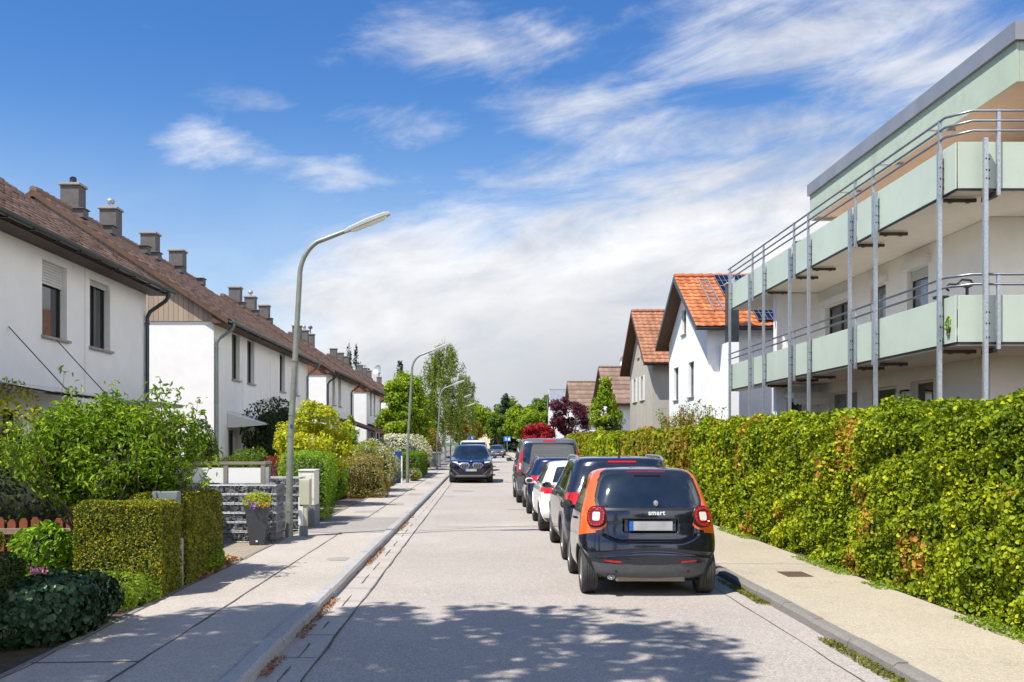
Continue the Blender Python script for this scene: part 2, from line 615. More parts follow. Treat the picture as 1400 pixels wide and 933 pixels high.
M['car_glass'] = glassm('car glass')
M['pane'] = glassm('window pane', (0.016, 0.018, 0.020), 0.05, 0.6)
M['pane_curtain'] = glassm('window pane with curtain', (0.09, 0.105, 0.115), 0.06, 0.6)
M['solar'] = glassm('solar cell glass', (0.003, 0.004, 0.010), 0.18, 0.3)

# two-direction patterned materials


def asphalt(name, col, agg=0.5, warm=(0.5, 0.42, 0.34), stain=0.35):
    m_, b, o = new_mat(name)
    p = b.node('ShaderNodeBsdfPrincipled')
    t = b.node('ShaderNodeTexCoord').outputs['Object']
    v = b.node('ShaderNodeTexVoronoi')
    b.put(v.inputs['Vector'], t)
    v.inputs['Scale'].default_value = 85
    big = b.noise(t, 0.35, 5, 0.6)
    mid = b.noise(t, 2.4, 6, 0.68)
    fine = b.noise(t, 150, 2, 0.6)
    c = b.mix(b.lin(big, 0.3, 0.7), tuple(q * 0.84 for q in col), tuple(q * 1.10 for q in col))
    c = b.mix(b.lin(mid, 0.55, 0.8, 0.0, stain), c, tuple(q * 0.55 for q in col))
    sx_ = b.sep(v.outputs['Color'])
    c = b.mix(b.lin(sx_[0], 0.55, 0.85, 0.0, agg), c, tuple(min(0.85, q * 1.7) for q in col))
    c = b.mix(b.lin(sx_[1], 0.6, 0.9, 0.0, agg), c, tuple(q * 0.42 for q in col))
    c = b.mix(b.lin(fine, 0.35, 0.6, agg * 0.5, 0.0), c, tuple(q * 0.35 for q in col))
    b.put(p.inputs['Base Color'], c)
    p.inputs['Roughness'].default_value = 0.9
    bn = b.node('ShaderNodeBump')
    bn.inputs['Strength'].default_value = 0.5
    bn.inputs['Distance'].default_value = 0.004
    b.put(bn.inputs['Height'], b.m('ADD', fine, b.m('MULTIPLY', v.outputs['Distance'], 0.7)))
    b.put(p.inputs['Normal'], bn.outputs[0])
    b.put(o.inputs['Surface'], p.outputs[0])
    return m_


M['asphalt'] = asphalt('worn pale asphalt', (0.375, 0.335, 0.297), 0.50)
M['pavement'] = asphalt('worn pavement asphalt', (0.40, 0.36, 0.315), 0.38)
M['patch'] = asphalt('newer asphalt patch', (0.30, 0.275, 0.255), 0.42)
M['gutter_stone'] = asphalt('pale gutter concrete', (0.40, 0.36, 0.32), 0.25)
M['kerb'] = asphalt('granite kerb', (0.36, 0.35, 0.335), 0.35, stain=0.5)
M['kerb_old'] = asphalt('weathered concrete kerb', (0.20, 0.185, 0.165), 0.3, stain=0.6)
M['pave_right'] = asphalt('sandy concrete pavement', (0.41, 0.355, 0.265), 0.38, stain=0.65)
M['joint'] = pbr('dark joint', (0.075, 0.065, 0.055), 0.95, var=0.5, vscale=9)


def paver(name, col, joint, w=0.2, h=0.1):
    m_, b, o = new_mat(name)
    p = b.node('ShaderNodeBsdfPrincipled')
    t = b.node('ShaderNodeTexCoord').outputs['Object']
    k = b.node('ShaderNodeTexBrick')
    b.put(k.inputs['Vector'], t)
    b.put(k.inputs['Color1'], col)
    b.put(k.inputs['Color2'], tuple(c * 0.8 for c in col))
    b.put(k.inputs['Mortar'], joint)
    k.inputs['Scale'].default_value = 1
    k.inputs['Mortar Size'].default_value = 0.006
    k.inputs['Brick Width'].default_value = w
    k.inputs['Row Height'].default_value = h
    b.put(p.inputs['Base Color'], k.outputs['Color'])
    p.inputs['Roughness'].default_value = 0.9
    b.put(o.inputs['Surface'], p.outputs[0])
    return m_


M['pavers'] = paver('sandy pavers', (0.33, 0.28, 0.21), (0.10, 0.09, 0.07))


def tilemat(name, c1, c2, c3, tw=0.3, th=0.34):
    """clay tile: each tile its own shade (the tile relief itself is geometry)"""
    m_, b, o = new_mat(name)
    p = b.node('ShaderNodeBsdfPrincipled')
    uv = b.node('ShaderNodeAttribute', attribute_name='tint')
    t = b.node('ShaderNodeTexCoord').outputs['Object']
    n = b.noise(t, 1.1, 5, 0.6)
    c = b.mix(uv.outputs['Fac'], c1, c2)
    c = b.mix(b.lin(n, 0.45, 0.75, 0.0, 0.6), c, c3)
    b.put(p.inputs['Base Color'], c)
    p.inputs['Roughness'].default_value = 0.65
    b.put(o.inputs['Surface'], p.outputs[0])
    return m_


M['tile_brown'] = tilemat('brown roof tile', (0.23, 0.135, 0.092), (0.33, 0.20, 0.14), (0.16, 0.10, 0.075))
M['tile_red'] = tilemat('rust red roof tile', (0.27, 0.105, 0.05), (0.40, 0.18, 0.095), (0.17, 0.085, 0.055))
M['tile_orange'] = tilemat('orange roof tile', (0.38, 0.105, 0.030), (0.58, 0.20, 0.065), (0.20, 0.075, 0.035))
M['tile_old'] = tilemat('weathered brown tile', (0.17, 0.105, 0.075), (0.26, 0.17, 0.12), (0.12, 0.085, 0.07))


def boards(name, col, w=0.14, axis=1, gap=0.25):
    m_, b, o = new_mat(name)
    p = b.node('ShaderNodeBsdfPrincipled')
    t = b.node('ShaderNodeTexCoord').outputs['Object']
    s_ = b.sep(t)
    q = b.m('DIVIDE', s_[axis], w)
    fr = b.m('FRACT', q)
    fl = b.m('FLOOR', q)
    wn = b.node('ShaderNodeTexWhiteNoise', noise_dimensions='1D')
    b.put(wn.inputs['W'], fl)
    c = b.mix(wn.outputs['Value'], tuple(k * 0.85 for k in col), tuple(min(1, k * 1.12) for k in col))
    g = b.m('LESS_THAN', fr, 0.09)
    c = b.mix(g, c, tuple(k * gap for k in col))
    b.put(p.inputs['Base Color'], c)
    p.inputs['Roughness'].default_value = 0.7
    b.put(o.inputs['Surface'], p.outputs[0])
    return m_


M['clad_grey'] = boards('grey beige cladding boards', (0.36, 0.275, 0.20))
M['clad_brown'] = boards('brown cladding boards', (0.21, 0.085, 0.04))
M['soffit_boards'] = boards('dark soffit boards', (0.075, 0.05, 0.04), 0.12, 0)
M['fence_wood'] = pbr('red brown fence wood', (0.30, 0.075, 0.022), 0.7, col2=(0.17, 0.045, 0.02), vscale=8, bump=0.3, bscale=25)
M['grey_wood'] = pbr('weathered rail wood', (0.28, 0.20, 0.16), 0.8, var=0.25, vscale=8)
M['picket_grey'] = pbr('grey picket', (0.42, 0.42, 0.42), 0.7, var=0.2)

# foliage palette
L = {}
L['maple'] = leafmat('field maple leaves', [(0.045, 0.080, 0.006), (0.14, 0.21, 0.010), (0.34, 0.40, 0.014), (0.62, 0.60, 0.022)], clump=1.1)
L['maple_young'] = leafmat('young orange maple leaves', [(0.46, 0.38, 0.05), (0.58, 0.36, 0.07), (0.46, 0.18, 0.04), (0.28, 0.08, 0.025)], clump=3)
L['beech'] = leafmat('olive hedge leaves', [(0.07, 0.10, 0.010), (0.17, 0.21, 0.014), (0.32, 0.33, 0.022), (0.40, 0.26, 0.05)], clump=1.5)
L['yew'] = leafmat('yew needles', [(0.045, 0.070, 0.008), (0.12, 0.15, 0.010), (0.24, 0.24, 0.014), (0.42, 0.34, 0.02)], trans=0.12, clump=6)
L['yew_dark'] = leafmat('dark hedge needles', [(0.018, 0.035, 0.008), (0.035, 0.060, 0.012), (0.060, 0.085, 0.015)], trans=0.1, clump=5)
L['shrub'] = leafmat('bright shrub leaves', [(0.045, 0.105, 0.006), (0.11, 0.21, 0.010), (0.22, 0.34, 0.016), (0.42, 0.48, 0.035)], clump=2.5)
L['bright'] = leafmat('fresh green leaves', [(0.078, 0.169, 0.013), (0.143, 0.273, 0.016), (0.234, 0.377, 0.026), (0.325, 0.468, 0.039)], clump=2.5)
L['lime'] = leafmat('lime ground leaves', [(0.100, 0.170, 0.015), (0.180, 0.270, 0.020), (0.280, 0.360, 0.035)], clump=3)
L['yellow'] = leafmat('golden shrub leaves', [(0.16, 0.24, 0.012), (0.33, 0.39, 0.018), (0.52, 0.52, 0.025), (0.68, 0.62, 0.05)], clump=1.6)
L['ivy'] = leafmat('dark ivy leaves', [(0.010, 0.026, 0.012), (0.018, 0.045, 0.020), (0.035, 0.070, 0.032), (0.050, 0.090, 0.050)], rough=0.3, trans=0.08)
L['barberry'] = leafmat('maroon barberry leaves', [(0.105, 0.018, 0.015), (0.210, 0.038, 0.027), (0.330, 0.090, 0.045)], clump=4)
L['purple'] = leafmat('purple leaves', [(0.045, 0.012, 0.019), (0.090, 0.021, 0.036), (0.165, 0.042, 0.060)], clump=2)
L['crimson'] = leafmat('crimson maple leaves', [(0.168, 0.008, 0.017), (0.364, 0.017, 0.031), (0.504, 0.042, 0.049)], clump=2)
L['pink'] = leafmat('pink blossom', [(0.550, 0.100, 0.300), (0.700, 0.220, 0.450), (0.600, 0.300, 0.600)])
L['violet'] = leafmat('violet blossom', [(0.25, 0.10, 0.50), (0.40, 0.2, 0.62), (0.5, 0.3, 0.7)])
L['whiteflower'] = leafmat('white blossom', [(0.450, 0.470, 0.360), (0.620, 0.620, 0.500), (0.720, 0.700, 0.600)])
L['conifer'] = leafmat('dark conifer needles', [(0.012, 0.026, 0.014), (0.025, 0.048, 0.022), (0.045, 0.075, 0.030)], trans=0.08, clump=1)
L['birch'] = leafmat('birch leaves', [(0.09, 0.14, 0.02), (0.17, 0.23, 0.035), (0.27, 0.33, 0.06)], clump=0.9)
L['tree'] = leafmat('tree leaves', [(0.06, 0.125, 0.008), (0.14, 0.24, 0.012), (0.27, 0.37, 0.018), (0.42, 0.46, 0.03)], clump=0.6)
L['tree_mid'] = leafmat('mid green tree leaves', [(0.05, 0.10, 0.010), (0.11, 0.19, 0.015), (0.19, 0.28, 0.022)], clump=0.5)
L['autumn'] = leafmat('orange tinged leaves', [(0.125, 0.163, 0.019), (0.275, 0.213, 0.025), (0.400, 0.188, 0.037)], clump=0.8)
L['topiary'] = leafmat('topiary needles', [(0.078, 0.143, 0.013), (0.130, 0.234, 0.016), (0.208, 0.325, 0.023)], trans=0.15, clump=3)
L['litter'] = leafmat('dry leaves', [(0.160, 0.070, 0.035), (0.300, 0.150, 0.070), (0.420, 0.260, 0.140)], trans=0.05)
L['dusty'] = leafmat('dusty bronze leaves', [(0.156, 0.143, 0.039), (0.247, 0.221, 0.058), (0.364, 0.286, 0.104), (0.325, 0.325, 0.065)], clump=4)
L['weed'] = leafmat('weeds', [(0.070, 0.100, 0.015), (0.140, 0.160, 0.020), (0.250, 0.220, 0.050)])


# ------------------------------------------------------------------ foliage
def nrm(a):
    return a / np.maximum(np.linalg.norm(a, axis=1, keepdims=True), 1e-9)


def leaves(name, P, N, size, mat, parent=None, aspect=0.62, jit=0.7, sjit=0.35, detail=False, tint=None, sm=None, hang=0.0):
    """P positions, N outward normals; every leaf is a folded blade"""
    n = len(P)
    nn = nrm(nrm(N) + rng.normal(0, jit, (n, 3)))
    t = rng.normal(0, 1, (n, 3))
    if hang:
        t[:, 2] -= hang
    t = nrm(t - nn * np.sum(t * nn, axis=1, keepdims=True))
    b = np.cross(nn, t)
    s_ = (size if np.ndim(size) else np.full(n, size)) * (1 + rng.uniform(-sjit, sjit, n))
    s_ = s_[:, None]
    w = s_ * aspect * 0.5
    if detail:
        fold = nn * s_ * 0.13
        base = P - t * s_ * 0.5
        tip = P + t * s_ * 0.5 + nn * s_ * -0.05
        l1 = P - t * s_ * 0.16 - b * w * 0.95 + fold
        l2 = P + t * s_ * 0.20 - b * w * 0.78 + fold
        r1 = P - t * s_ * 0.16 + b * w * 0.95 + fold
        r2 = P + t * s_ * 0.20 + b * w * 0.78 + fold
        V = np.stack([base, tip, l1, l2, r1, r2], 1).reshape(-1, 3)
        i = np.arange(n)[:, None] * 6
        F = np.concatenate([i + np.array([[0, 2, 3, 1]]), i + np.array([[0, 1, 5, 4]])], 0)
        k = 6
    else:
        fold = nn * s_ * 0.12
        V = np.stack([P - t * s_ * 0.5, P - b * w + fold, P + t * s_ * 0.5, P + b * w + fold], 1).reshape(-1, 3)
        F = np.arange(n * 4).reshape(n, 4)
        k = 4
    tn = rng.uniform(0, 1, n) if tint is None else tint
    kw = {}
    if sm is not None:
        kw['matidx'] = np.tile(sm, 2) if detail else sm
    return np_mesh(name, V, F, mat, parent, False, {'tint': np.repeat(tn, k)}, **kw)


_ph = rng.uniform(0, 6.28, (24, 3))
_dr = nrm(rng.normal(0, 1, (24, 3)))


def sn(P, freq, seed=0):
    """cheap smooth noise, about -1..1"""
    o = np.zeros(len(P))
    for k in range(6):
        j = (k + seed * 5) % 24
        o += np.sin(P @ _dr[j] * freq * (1 + 0.45 * k) * 2 + _ph[j, 0] + seed) / (1 + 0.35 * k)
    return o / 3.2


def blob_mesh(name, c, r, mat, parent, lump=0.12, seg=24, ring=14, seed=0):
    """lumpy closed inner mass of twigs inside a crown"""
    th = np.linspace(0, PI, ring)
    ph = np.linspace(0, 2 * PI, seg, endpoint=False)
    T, Q = np.meshgrid(th, ph, indexing='ij')
    D = np.stack([np.sin(T) * np.cos(Q), np.sin(T) * np.sin(Q), np.cos(T)], -1).reshape(-1, 3)
    P = D * np.array(r) * (1 + lump * sn(D * 2, 1.3, seed))[:, None] + np.array(c)
    F = []
    for i in range(ring - 1):
        for k in range(seg):
            k2 = (k + 1) % seg
            F.append((i * seg + k, i * seg + k2, (i + 1) * seg + k2, (i + 1) * seg + k))
    return np_mesh(name, P, np.array(F), mat, parent, True)


def shrub(name, c, r, lm, n, size, label, cat='shrub', group=None, lump=0.22, core=0.72, base=0.0, detail=False, aspect=0.6, flat=0.0, box=0.0, seed=0, twig='twig', flowers=None, jit=0.7, freq=1.6, part='foliage'):
    """rounded shrub standing on z=c.z ; r = half sizes"""
    root = empty(name, c, 0, label, cat, group)
    D = nrm(rng.normal(0, 1, (n, 3)))
    if box:
        m_ = np.max(np.abs(D), axis=1, keepdims=True)
        D = D * (1 - box) + box * D / m_ * 0.86
    r = np.array(r, dtype=float)
    P0 = D * r
    rad = 1 + lump * sn(P0 / r.mean(), freq, seed) - np.abs(rng.normal(0, 0.09, n))
    P = P0 * rad[:, None]
    P[:, 2] += r[2] * (1 - base)
    keep = P[:, 2] > 0.01
    P, D = P[keep], D[keep]
    mats = [lm]
    sm = None
    if flowers:
        mats.append(flowers[0])
        sm = ((rng.uniform(0, 1, len(P)) < flowers[1]) & (sn(P, 3.0, 3) > flowers[2])).astype(int)
    leaves(part, P, D, size, mats, root, aspect=aspect, detail=detail, sm=sm, jit=jit)
    cz = r[2] * (1 - base)
    if core:
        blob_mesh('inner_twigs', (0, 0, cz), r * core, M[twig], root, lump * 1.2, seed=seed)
    tb = MB()
    for k in range(3):
        a = k * 2.1 + seed
        tb.tube([(0.03 * math.cos(a), 0.03 * math.sin(a), -0.02), (r[0] * 0.2 * math.cos(a), r[1] * 0.2 * math.sin(a), cz * 0.6)], [0.025, 0.014], 6)
    tb.build('stem', M['bark'], root)
    return root


def hedge(name, x0, x1, y0, y1, h, lm, label, dens, size, z0=0.06, cat='hedge', group=None, lump=0.06, detail=False, lod=True, twig='twig', young=None, aspect=0.7, core=0.16, taper=0.0, jit=0.65, top_lump=0.0, round_=0.06, ymax_size=None, back=True, depth=0.07, faces=('x0', 'x1', 'y0', 'y1', 'z'), gaps=0.0, gaps_at=0.25, sjit=0.35):
    """clipped hedge: leaves on a lumpy shell over a dark twig core"""
    root = empty(name, ((x0 + x1) / 2, (y0 + y1) / 2, z0), 0, label, cat, group)
    cx, cy = (x0 + x1) / 2, (y0 + y1) / 2
    hx, hy = (x1 - x0) / 2, (y1 - y0) / 2
    Ps, Ns, Ss = [], [], []

    def face(n_, f, nv):
        uv = rng.uniform(0, 1, (n_, 2))
        p = f(uv[:, 0], uv[:, 1])
        Ps.append(p)
        Ns.append(np.tile(np.array(nv, float), (n_, 1)))
    seglen = 3.0
    ys = np.arange(-hy, hy, seglen)
    for a in ys:
        b = min(a + seglen, hy)
        dist = max(6.0, cy + a)
        k = min(1.0, max(0.10, (13.0 / dist) ** 1.5)) if lod else 1.0
        sc_ = 1 / math.sqrt(k) if lod else 1.0
        sc_ = min(sc_, 2.6)
        kk = 1.0 / (sc_ * sc_)
        if 'x0' in faces:
            m_ = int((b - a) * h * dens * kk)
            face(m_, lambda u, v, a=a, b=b: np.stack([np.full_like(u, -hx), a + u * (b - a), v * h], 1), (-1, 0, 0.15)); Ss.append(np.full(m_, size * sc_))
        if 'x1' in faces:
            m_ = int((b - a) * h * dens * kk)
            face(m_, lambda u, v, a=a, b=b: np.stack([np.full_like(u, hx), a + u * (b - a), v * h], 1), (1, 0, 0.15)); Ss.append(np.full(m_, size * sc_))
        m_ = int((b - a) * 2 * hx * dens * kk)
        face(m_, lambda u, v, a=a, b=b: np.stack([-hx + v * 2 * hx, a + u * (b - a), np.full_like(u, h)], 1), (0, 0, 1)); Ss.append(np.full(m_, size * sc_))
    for key, yy, ny in (('y0', -hy, -1), ('y1', hy, 1)):
        if key in faces:
            m_ = int(2 * hx * h * dens)
            face(m_, lambda u, v, yy=yy: np.stack([-hx + u * 2 * hx, np.full_like(u, yy), v * h], 1), (0, ny, 0.15)); Ss.append(np.full(m_, size))
    P = np.concatenate(Ps)
    N = np.concatenate(Ns)
    S = np.concatenate(Ss)
    # rounded edges
    if round_:
        for ax, hh in ((0, hx), (1, hy)):
            d = np.clip((np.abs(P[:, ax]) - (hh - 2 * round_)) / (2 * round_), 0, 1)
            P[:, 2] -= round_ * d ** 2 * (P[:, 2] / h) ** 6
            e = np.clip((P[:, 2] - (h - 2 * round_)) / (2 * round_), 0, 1)
            P[:, ax] -= np.sign(P[:, ax]) * round_ * e ** 2 * (np.abs(P[:, ax]) / hh) ** 4
    q = P + np.array([cx, cy, 0])
    dsp = lump * sn(q, 1.6, 1) + lump * 0.7 * sn(q, 4.1, 2) - np.abs(rng.normal(0, depth, len(P)))
    P = P + N * dsp[:, None]
    if gaps:
        gn = sn(q, 6.5, 2) + 0.7 * sn(q, 11.0, 3)
        kk_ = rng.uniform(0, 1, len(P)) < np.clip(1.0 + (gn + gaps_at) * gaps, 0.12, 1)
        P, N, S, q = P[kk_], N[kk_], S[kk_], q[kk_]
    if top_lump:
        P[:, 2] += top_lump * sn(q * np.array([1, 1, 0]), 0.9, 3) * (P[:, 2] / h) ** 3
    if taper:
        P[:, 0] *= 1 - taper * P[:, 2] / h
    keep = P[:, 2] > 0
    P, N, S, q = P[keep], N[keep], S[keep], q[keep]
    mats = [lm]
    sm = None
    if young:
        mats.append(young[0])
        pr = young[1] * np.clip((sn(q, 1.15, 4) - young[2]) * 3, 0, 1)
        sm = (rng.uniform(0, 1, len(P)) < pr).astype(int)
        S = S * np.where(sm == 1, 1.5, 1.0)
    leaves('foliage', P, N, S, mats, root, aspect=aspect, detail=detail, sm=sm, jit=jit, sjit=sjit)
    # inner twig core, lumpy
    cb = MB()
    c = core
    ny = max(2, int(2 * hy / 0.35))
    nz = max(3, int(h / 0.3))
    vs_, fs_ = [], []
    for j in range(ny + 1):
        yy = -hy + c + (2 * hy - 2 * c) * j / ny
        ring = []
        for k in range(nz + 1):
            ring.append((-hx + c, yy, (h - c) * k / nz))
        for k in range(3):
            ring.append((-hx + c + (2 * hx - 2 * c) * (k + 1) / 4, yy, h - c))
        for k in range(nz + 1):
            ring.append((hx - c, yy, (h - c) * (1 - k / nz)))
        vs_.extend(ring)
    nr = len(ring)
    V = np.array(vs_)
    if taper:
        V[:, 0] *= 1 - taper * V[:, 2] / h
    qn = V + np.array([cx, cy, 0])
    d = 0.6 * c * sn(qn, 5.0, 2)
    V[:, 0] -= np.sign(V[:, 0]) * np.abs(d)
    if top_lump:
        V[:, 2] += top_lump * sn(qn * np.array([1, 1, 0]), 0.9, 3) * (V[:, 2] / h) ** 3
    for j in range(ny):
        for k in range(nr - 1):
            fs_.append((j * nr + k, j * nr + k + 1, (j + 1) * nr + k + 1, (j + 1) * nr + k))
    cb.add(V.tolist(), fs_)
    cb.add(V[:nr].tolist(), [tuple(range(nr))])
    cb.add(V[-nr:].tolist(), [tuple(range(nr))])
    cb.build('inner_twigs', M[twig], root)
    return root


def limb(mb, p, d, ln, r, depth, tips, spread=0.6, up=0.12):
    p = Vector(p)
    d = Vector(d).normalized()
    pts = [p]
    k = 3
    dd = d.copy()
    for i in range(k):
        dd = (dd + Vector((random.uniform(-.16, .16), random.uniform(-.16, .16), up))).normalized()
        pts.append(pts[-1] + dd * ln / k)
    mb.tube(pts, [r * (1 - 0.42 * i / k) for i in range(k + 1)], 7 if r > 0.03 else 5, cap=False)
    tips.append(pts[-1])
    if depth > 0:
        for j in range(3 if depth > 1 else 2):
            a = random.uniform(0, 6.28)
            q = dd + Vector((math.cos(a), math.sin(a), random.uniform(-0.1, 0.4))) * spread
            limb(mb, pts[random.choice((2, 3))], q, ln * random.uniform(0.6, 0.8), r * 0.55, depth - 1, tips, spread, up)


def tree(name, loc, h, cr, lm, label, n=9000, size=0.16, trunk_h=None, clumps=60, cat='tree', group=None, bark='bark', czr=None, seed=0, aspect=0.6, clump_r=None, lower=0.0, tr=None, shape='round'):
    """tapered trunk and limbs, crown of leaf clumps through an uneven ellipsoid"""
    root = empty(name, loc, 0, label, cat, group)
    th = trunk_h if trunk_h else h * 0.3
    cz = (h + th) / 2
    rz = (h - th) / 2
    R3 = np.array([cr, cr, rz])
    tips = []
    mb = MB()
    r0 = tr if tr else 0.022 * h + 0.03
    mb.tube([(0, 0, -0.05), (0.02, 0, th * 0.5), (0.05, 0.03, th)], [r0 * 1.25, r0, r0 * 0.85], 10, cap=False)
    for j in range(5):
        a = j * 1.26 + seed
        limb(mb, (0.05, 0.03, th * (0.82 + 0.04 * j)), (math.cos(a) * 0.7, math.sin(a) * 0.7, 1.0), min(rz, cr * 1.3) * 0.46, r0 * 0.55, 2, tips, 0.6)
    limb(mb, (0.05, 0.03, th), (0, 0, 1), rz * 0.62, r0 * 0.7, 2, tips, 0.5)
    mb.build('trunk', M[bark], root, 60)
    # clumps
    D = nrm(rng.normal(0, 1, (clumps, 3)))
    rad = rng.uniform(0.30, 1.0, clumps) ** 0.55
    C = D * rad[:, None] * R3 * (1 + 0.22 * sn(D * 1.3, 1.4, seed))[:, None] * 0.88
    if shape == 'cone':
        C[:, :2] *= np.clip(1.15 - (C[:, 2:3] / rz + 1) * 0.5, 0.15, 1)
    if shape == 'upright':
        C[:, :2] *= np.clip(1.2 - (C[:, 2:3] / rz + 1) * 0.35, 0.3, 1.2)
    cl_r = clump_r if clump_r else cr * 0.26
    idx = rng.integers(0, clumps, n)
    d2 = nrm(rng.normal(0, 1, (n, 3)))
    rr = rng.uniform(0.15, 1, n) ** 0.5
    csz = rng.uniform(0.65, 1.3, clumps)
    P = C[idx] + d2 * (rr * cl_r * csz[idx])[:, None] * np.array([1, 1, 0.72])
    P[:, 2] += cz
    N = nrm(d2 * 0.8 + nrm(C[idx]) * 0.5 + np.array([0, 0, 0.35]))
    ok = P[:, 2] > max(0.1, lower)
    ctint = rng.uniform(0, 1, clumps)
    tint = np.clip(0.45 * ctint[idx] + 0.55 * rng.uniform(0, 1, n), 0, 1)
    leaves('crown', P[ok], N[ok], size, lm, root, aspect=aspect, tint=tint[ok])
    return root


def conifer(name, loc, h, r, lm, label, n=5000, size=0.2, cat='tree', group=None, seed=0, gap=0.25, bare=0.06):
    root = empty(name, loc, 0, label, cat, group)
    MB().tube([(0, 0, -0.05), (0, 0, h * 0.6), (0, 0, h * 0.98)], [0.02 * h + 0.03, 0.012 * h, 0.01], 8).build('trunk', M['bark'], root, 60)
    nb = 90
    bz = np.sort(rng.uniform(bare, 0.98, nb))
    ba = rng.uniform(0, 2 * PI, nb)
    bl = (1 - bz) ** 0.8 * r * rng.uniform(0.7, 1.12, nb) + 0.06 * r
    idx = rng.choice(nb, n, p=(bl / bl.sum()))
    t = rng.uniform(0.05, 1, n) ** 0.7
    a = ba[idx] + rng.normal(0, 0.16, n)
    L_ = bl[idx] * t
    P = np.stack([np.cos(a) * L_, np.sin(a) * L_, bz[idx] * h - t * bl[idx] * gap + rng.normal(0, 0.018 * h, n)], 1)
    N = np.stack([np.cos(a) * 0.5, np.sin(a) * 0.5, np.full(n, 0.8)], 1)
    leaves('crown', P, N, size, lm, root, aspect=0.4, tint=None)
    return root
# ------------------------------------------------------------------ ground, road, pavements
def struct(o):
    return tag(o, kind='structure')


def sheet(name, x0, x1, y0, y1, z, mat, nx=1, ny=1):
    xs = np.linspace(x0, x1, nx + 1)
    ys = np.linspace(y0, y1, ny + 1)
    X, Y = np.meshgrid(xs, ys)
    V = np.stack([X.ravel(), Y.ravel(), np.full(X.size, z)], 1)
    F = [(j * (nx + 1) + i, j * (nx + 1) + i + 1, (j + 1) * (nx + 1) + i + 1, (j + 1) * (nx + 1) + i) for j in range(ny) for i in range(nx)]
    return np_mesh(name, V, np.array(F), mat)


XL, XR = -1.80, 3.30          # road edges
PLX = -3.66                   # garden side of the left pavement
PRX = 4.98                    # hedge side of the right pavement
struct(sheet('ground', -900, 900, -120, 1800, -0.03, M['lawn'], 20, 20))
struct(sheet('road', XL - 0.05, XR + 0.05, -30, 330, 0.0, M['asphalt'], 1, 60))
g_ = MB()
g_.bx(-70, PLX, -30, 330, -0.02, 0.06)
struct(g_.build('garden_ground', M['soil']))
g_ = MB()
g_.bx(PRX, 70, -30, 330, -0.02, 0.06)
struct(g_.build('hedge_ground', M['soil']))
g_ = MB()
g_.bx(PLX, XL - 0.155, -30, 330, -0.02, 0.085)
struct(g_.build('pavement_left', M['pavement']))
g_ = MB()
g_.bx(XR + 0.125, PRX, -30, 330, -0.02, 0.085)
struct(g_.build('pavement_right', M['pave_right']))


def kerb(name, x0, x1, z, mat, seed, inner):
    random.seed(seed)
    mb = MB()
    y_ = -8.0
    while y_ < 320:
        ln = 1.0 if y_ < 90 else 4.0
        j = random.uniform(-0.008, 0.008)
        zz_ = z + random.uniform(-0.005, 0.006)
        b0, b1 = (x0 + j, x1 + j)
        a, c = y_ + 0.006, y_ + ln - 0.006
        # bevelled towards the road
        if inner > 0:
            poly = [(b0, -0.05), (b1 + 0.012, -0.05), (b1, zz_ - 0.03), (b1 - 0.03, zz_), (b0, zz_)]
        else:
            poly = [(b0 - 0.012, -0.05), (b1, -0.05), (b1, zz_), (b0 + 0.03, zz_), (b0, zz_ - 0.03)]
        mb.prism(poly, 'y', a, c)
        y_ += ln
    return struct(mb.build(name, mat))


kerb('kerb_left', XL - 0.15, XL, 0.105, M['kerb'], 3, 1)
kerb('kerb_right', XR, XR + 0.12, 0.10, M['kerb_old'], 4, -1)
# paved gutter beside the left kerb and dark joints
struct(sheet('gutter_strip', XL + 0.01, XL + 0.37, -30, 200, 0.004, M['gutter_stone']))
random.seed(21)
mb = MB()


def wavy(mb, x, y0, y1, w, z, step=0.5, amp=0.012):
    y_ = y0
    px = x
    while y_ < y1:
        nx_ = x + random.uniform(-amp, amp)
        yy = min(y_ + step, y1)
        ww = w * random.uniform(0.5, 1.3) * 0.5
        mb.add([(px - ww, y_, z), (px + ww, y_, z), (nx_ + ww, yy, z), (nx_ - ww, yy, z)], [(0, 1, 2, 3)])
        px = nx_
        y_ = yy


wavy(mb, XL + 0.385, 2, 90, 0.020, 0.007)
y_ = 2.0
while y_ < 60:
    ln = random.uniform(0.25, 1.1)
    wavy(mb, XL + 0.20, y_, y_ + ln, 0.016, 0.0085, 0.2, 0.005)
    y_ += ln + random.uniform(0.3, 1.2)
for k in range(40):
    yy = 2.5 + k * 1.02
    mb.add([(XL + 0.02, yy, 0.0085), (XL + 0.36, yy, 0.0085), (XL + 0.36, yy + 0.012, 0.0085), (XL + 0.02, yy + 0.012, 0.0085)], [(0, 1, 2, 3)])
wavy(mb, XR - 0.32, 2, 60, 0.012, 0.005)
struct(mb.build('road_joint', M['joint']))
mb = MB()
wavy(mb, -2.80, 2, 19.6, 0.024, 0.089, 0.4, 0.008)
wavy(mb, -2.72, 23.4, 80, 0.026, 0.089, 0.4, 0.008)
wavy(mb, PLX + 0.02, 2, 60, 0.016, 0.089)
for yy, x0_, x1_ in ((8.05, PLX, -2.8), (19.6, PLX, XL - 0.16), (23.4, PLX, XL - 0.16), (30.5, -2.72, XL - 0.16), (41, PLX, XL - 0.16)):
    mb.add([(x0_, yy, 0.0895), (x1_, yy + 0.05, 0.0895), (x1_, yy + 0.075, 0.0895), (x0_, yy + 0.02, 0.0895)], [(0, 1, 2, 3)])
for yy in (14.6, 22.8, 33):
    mb.add([(XR + 0.13, yy, 0.0895), (PRX, yy - 0.05, 0.0895), (PRX, yy - 0.035, 0.0895), (XR + 0.13, yy + 0.015, 0.0895)], [(0, 1, 2, 3)])
struct(mb.build('pavement_joint', M['joint']))
mb = MB()


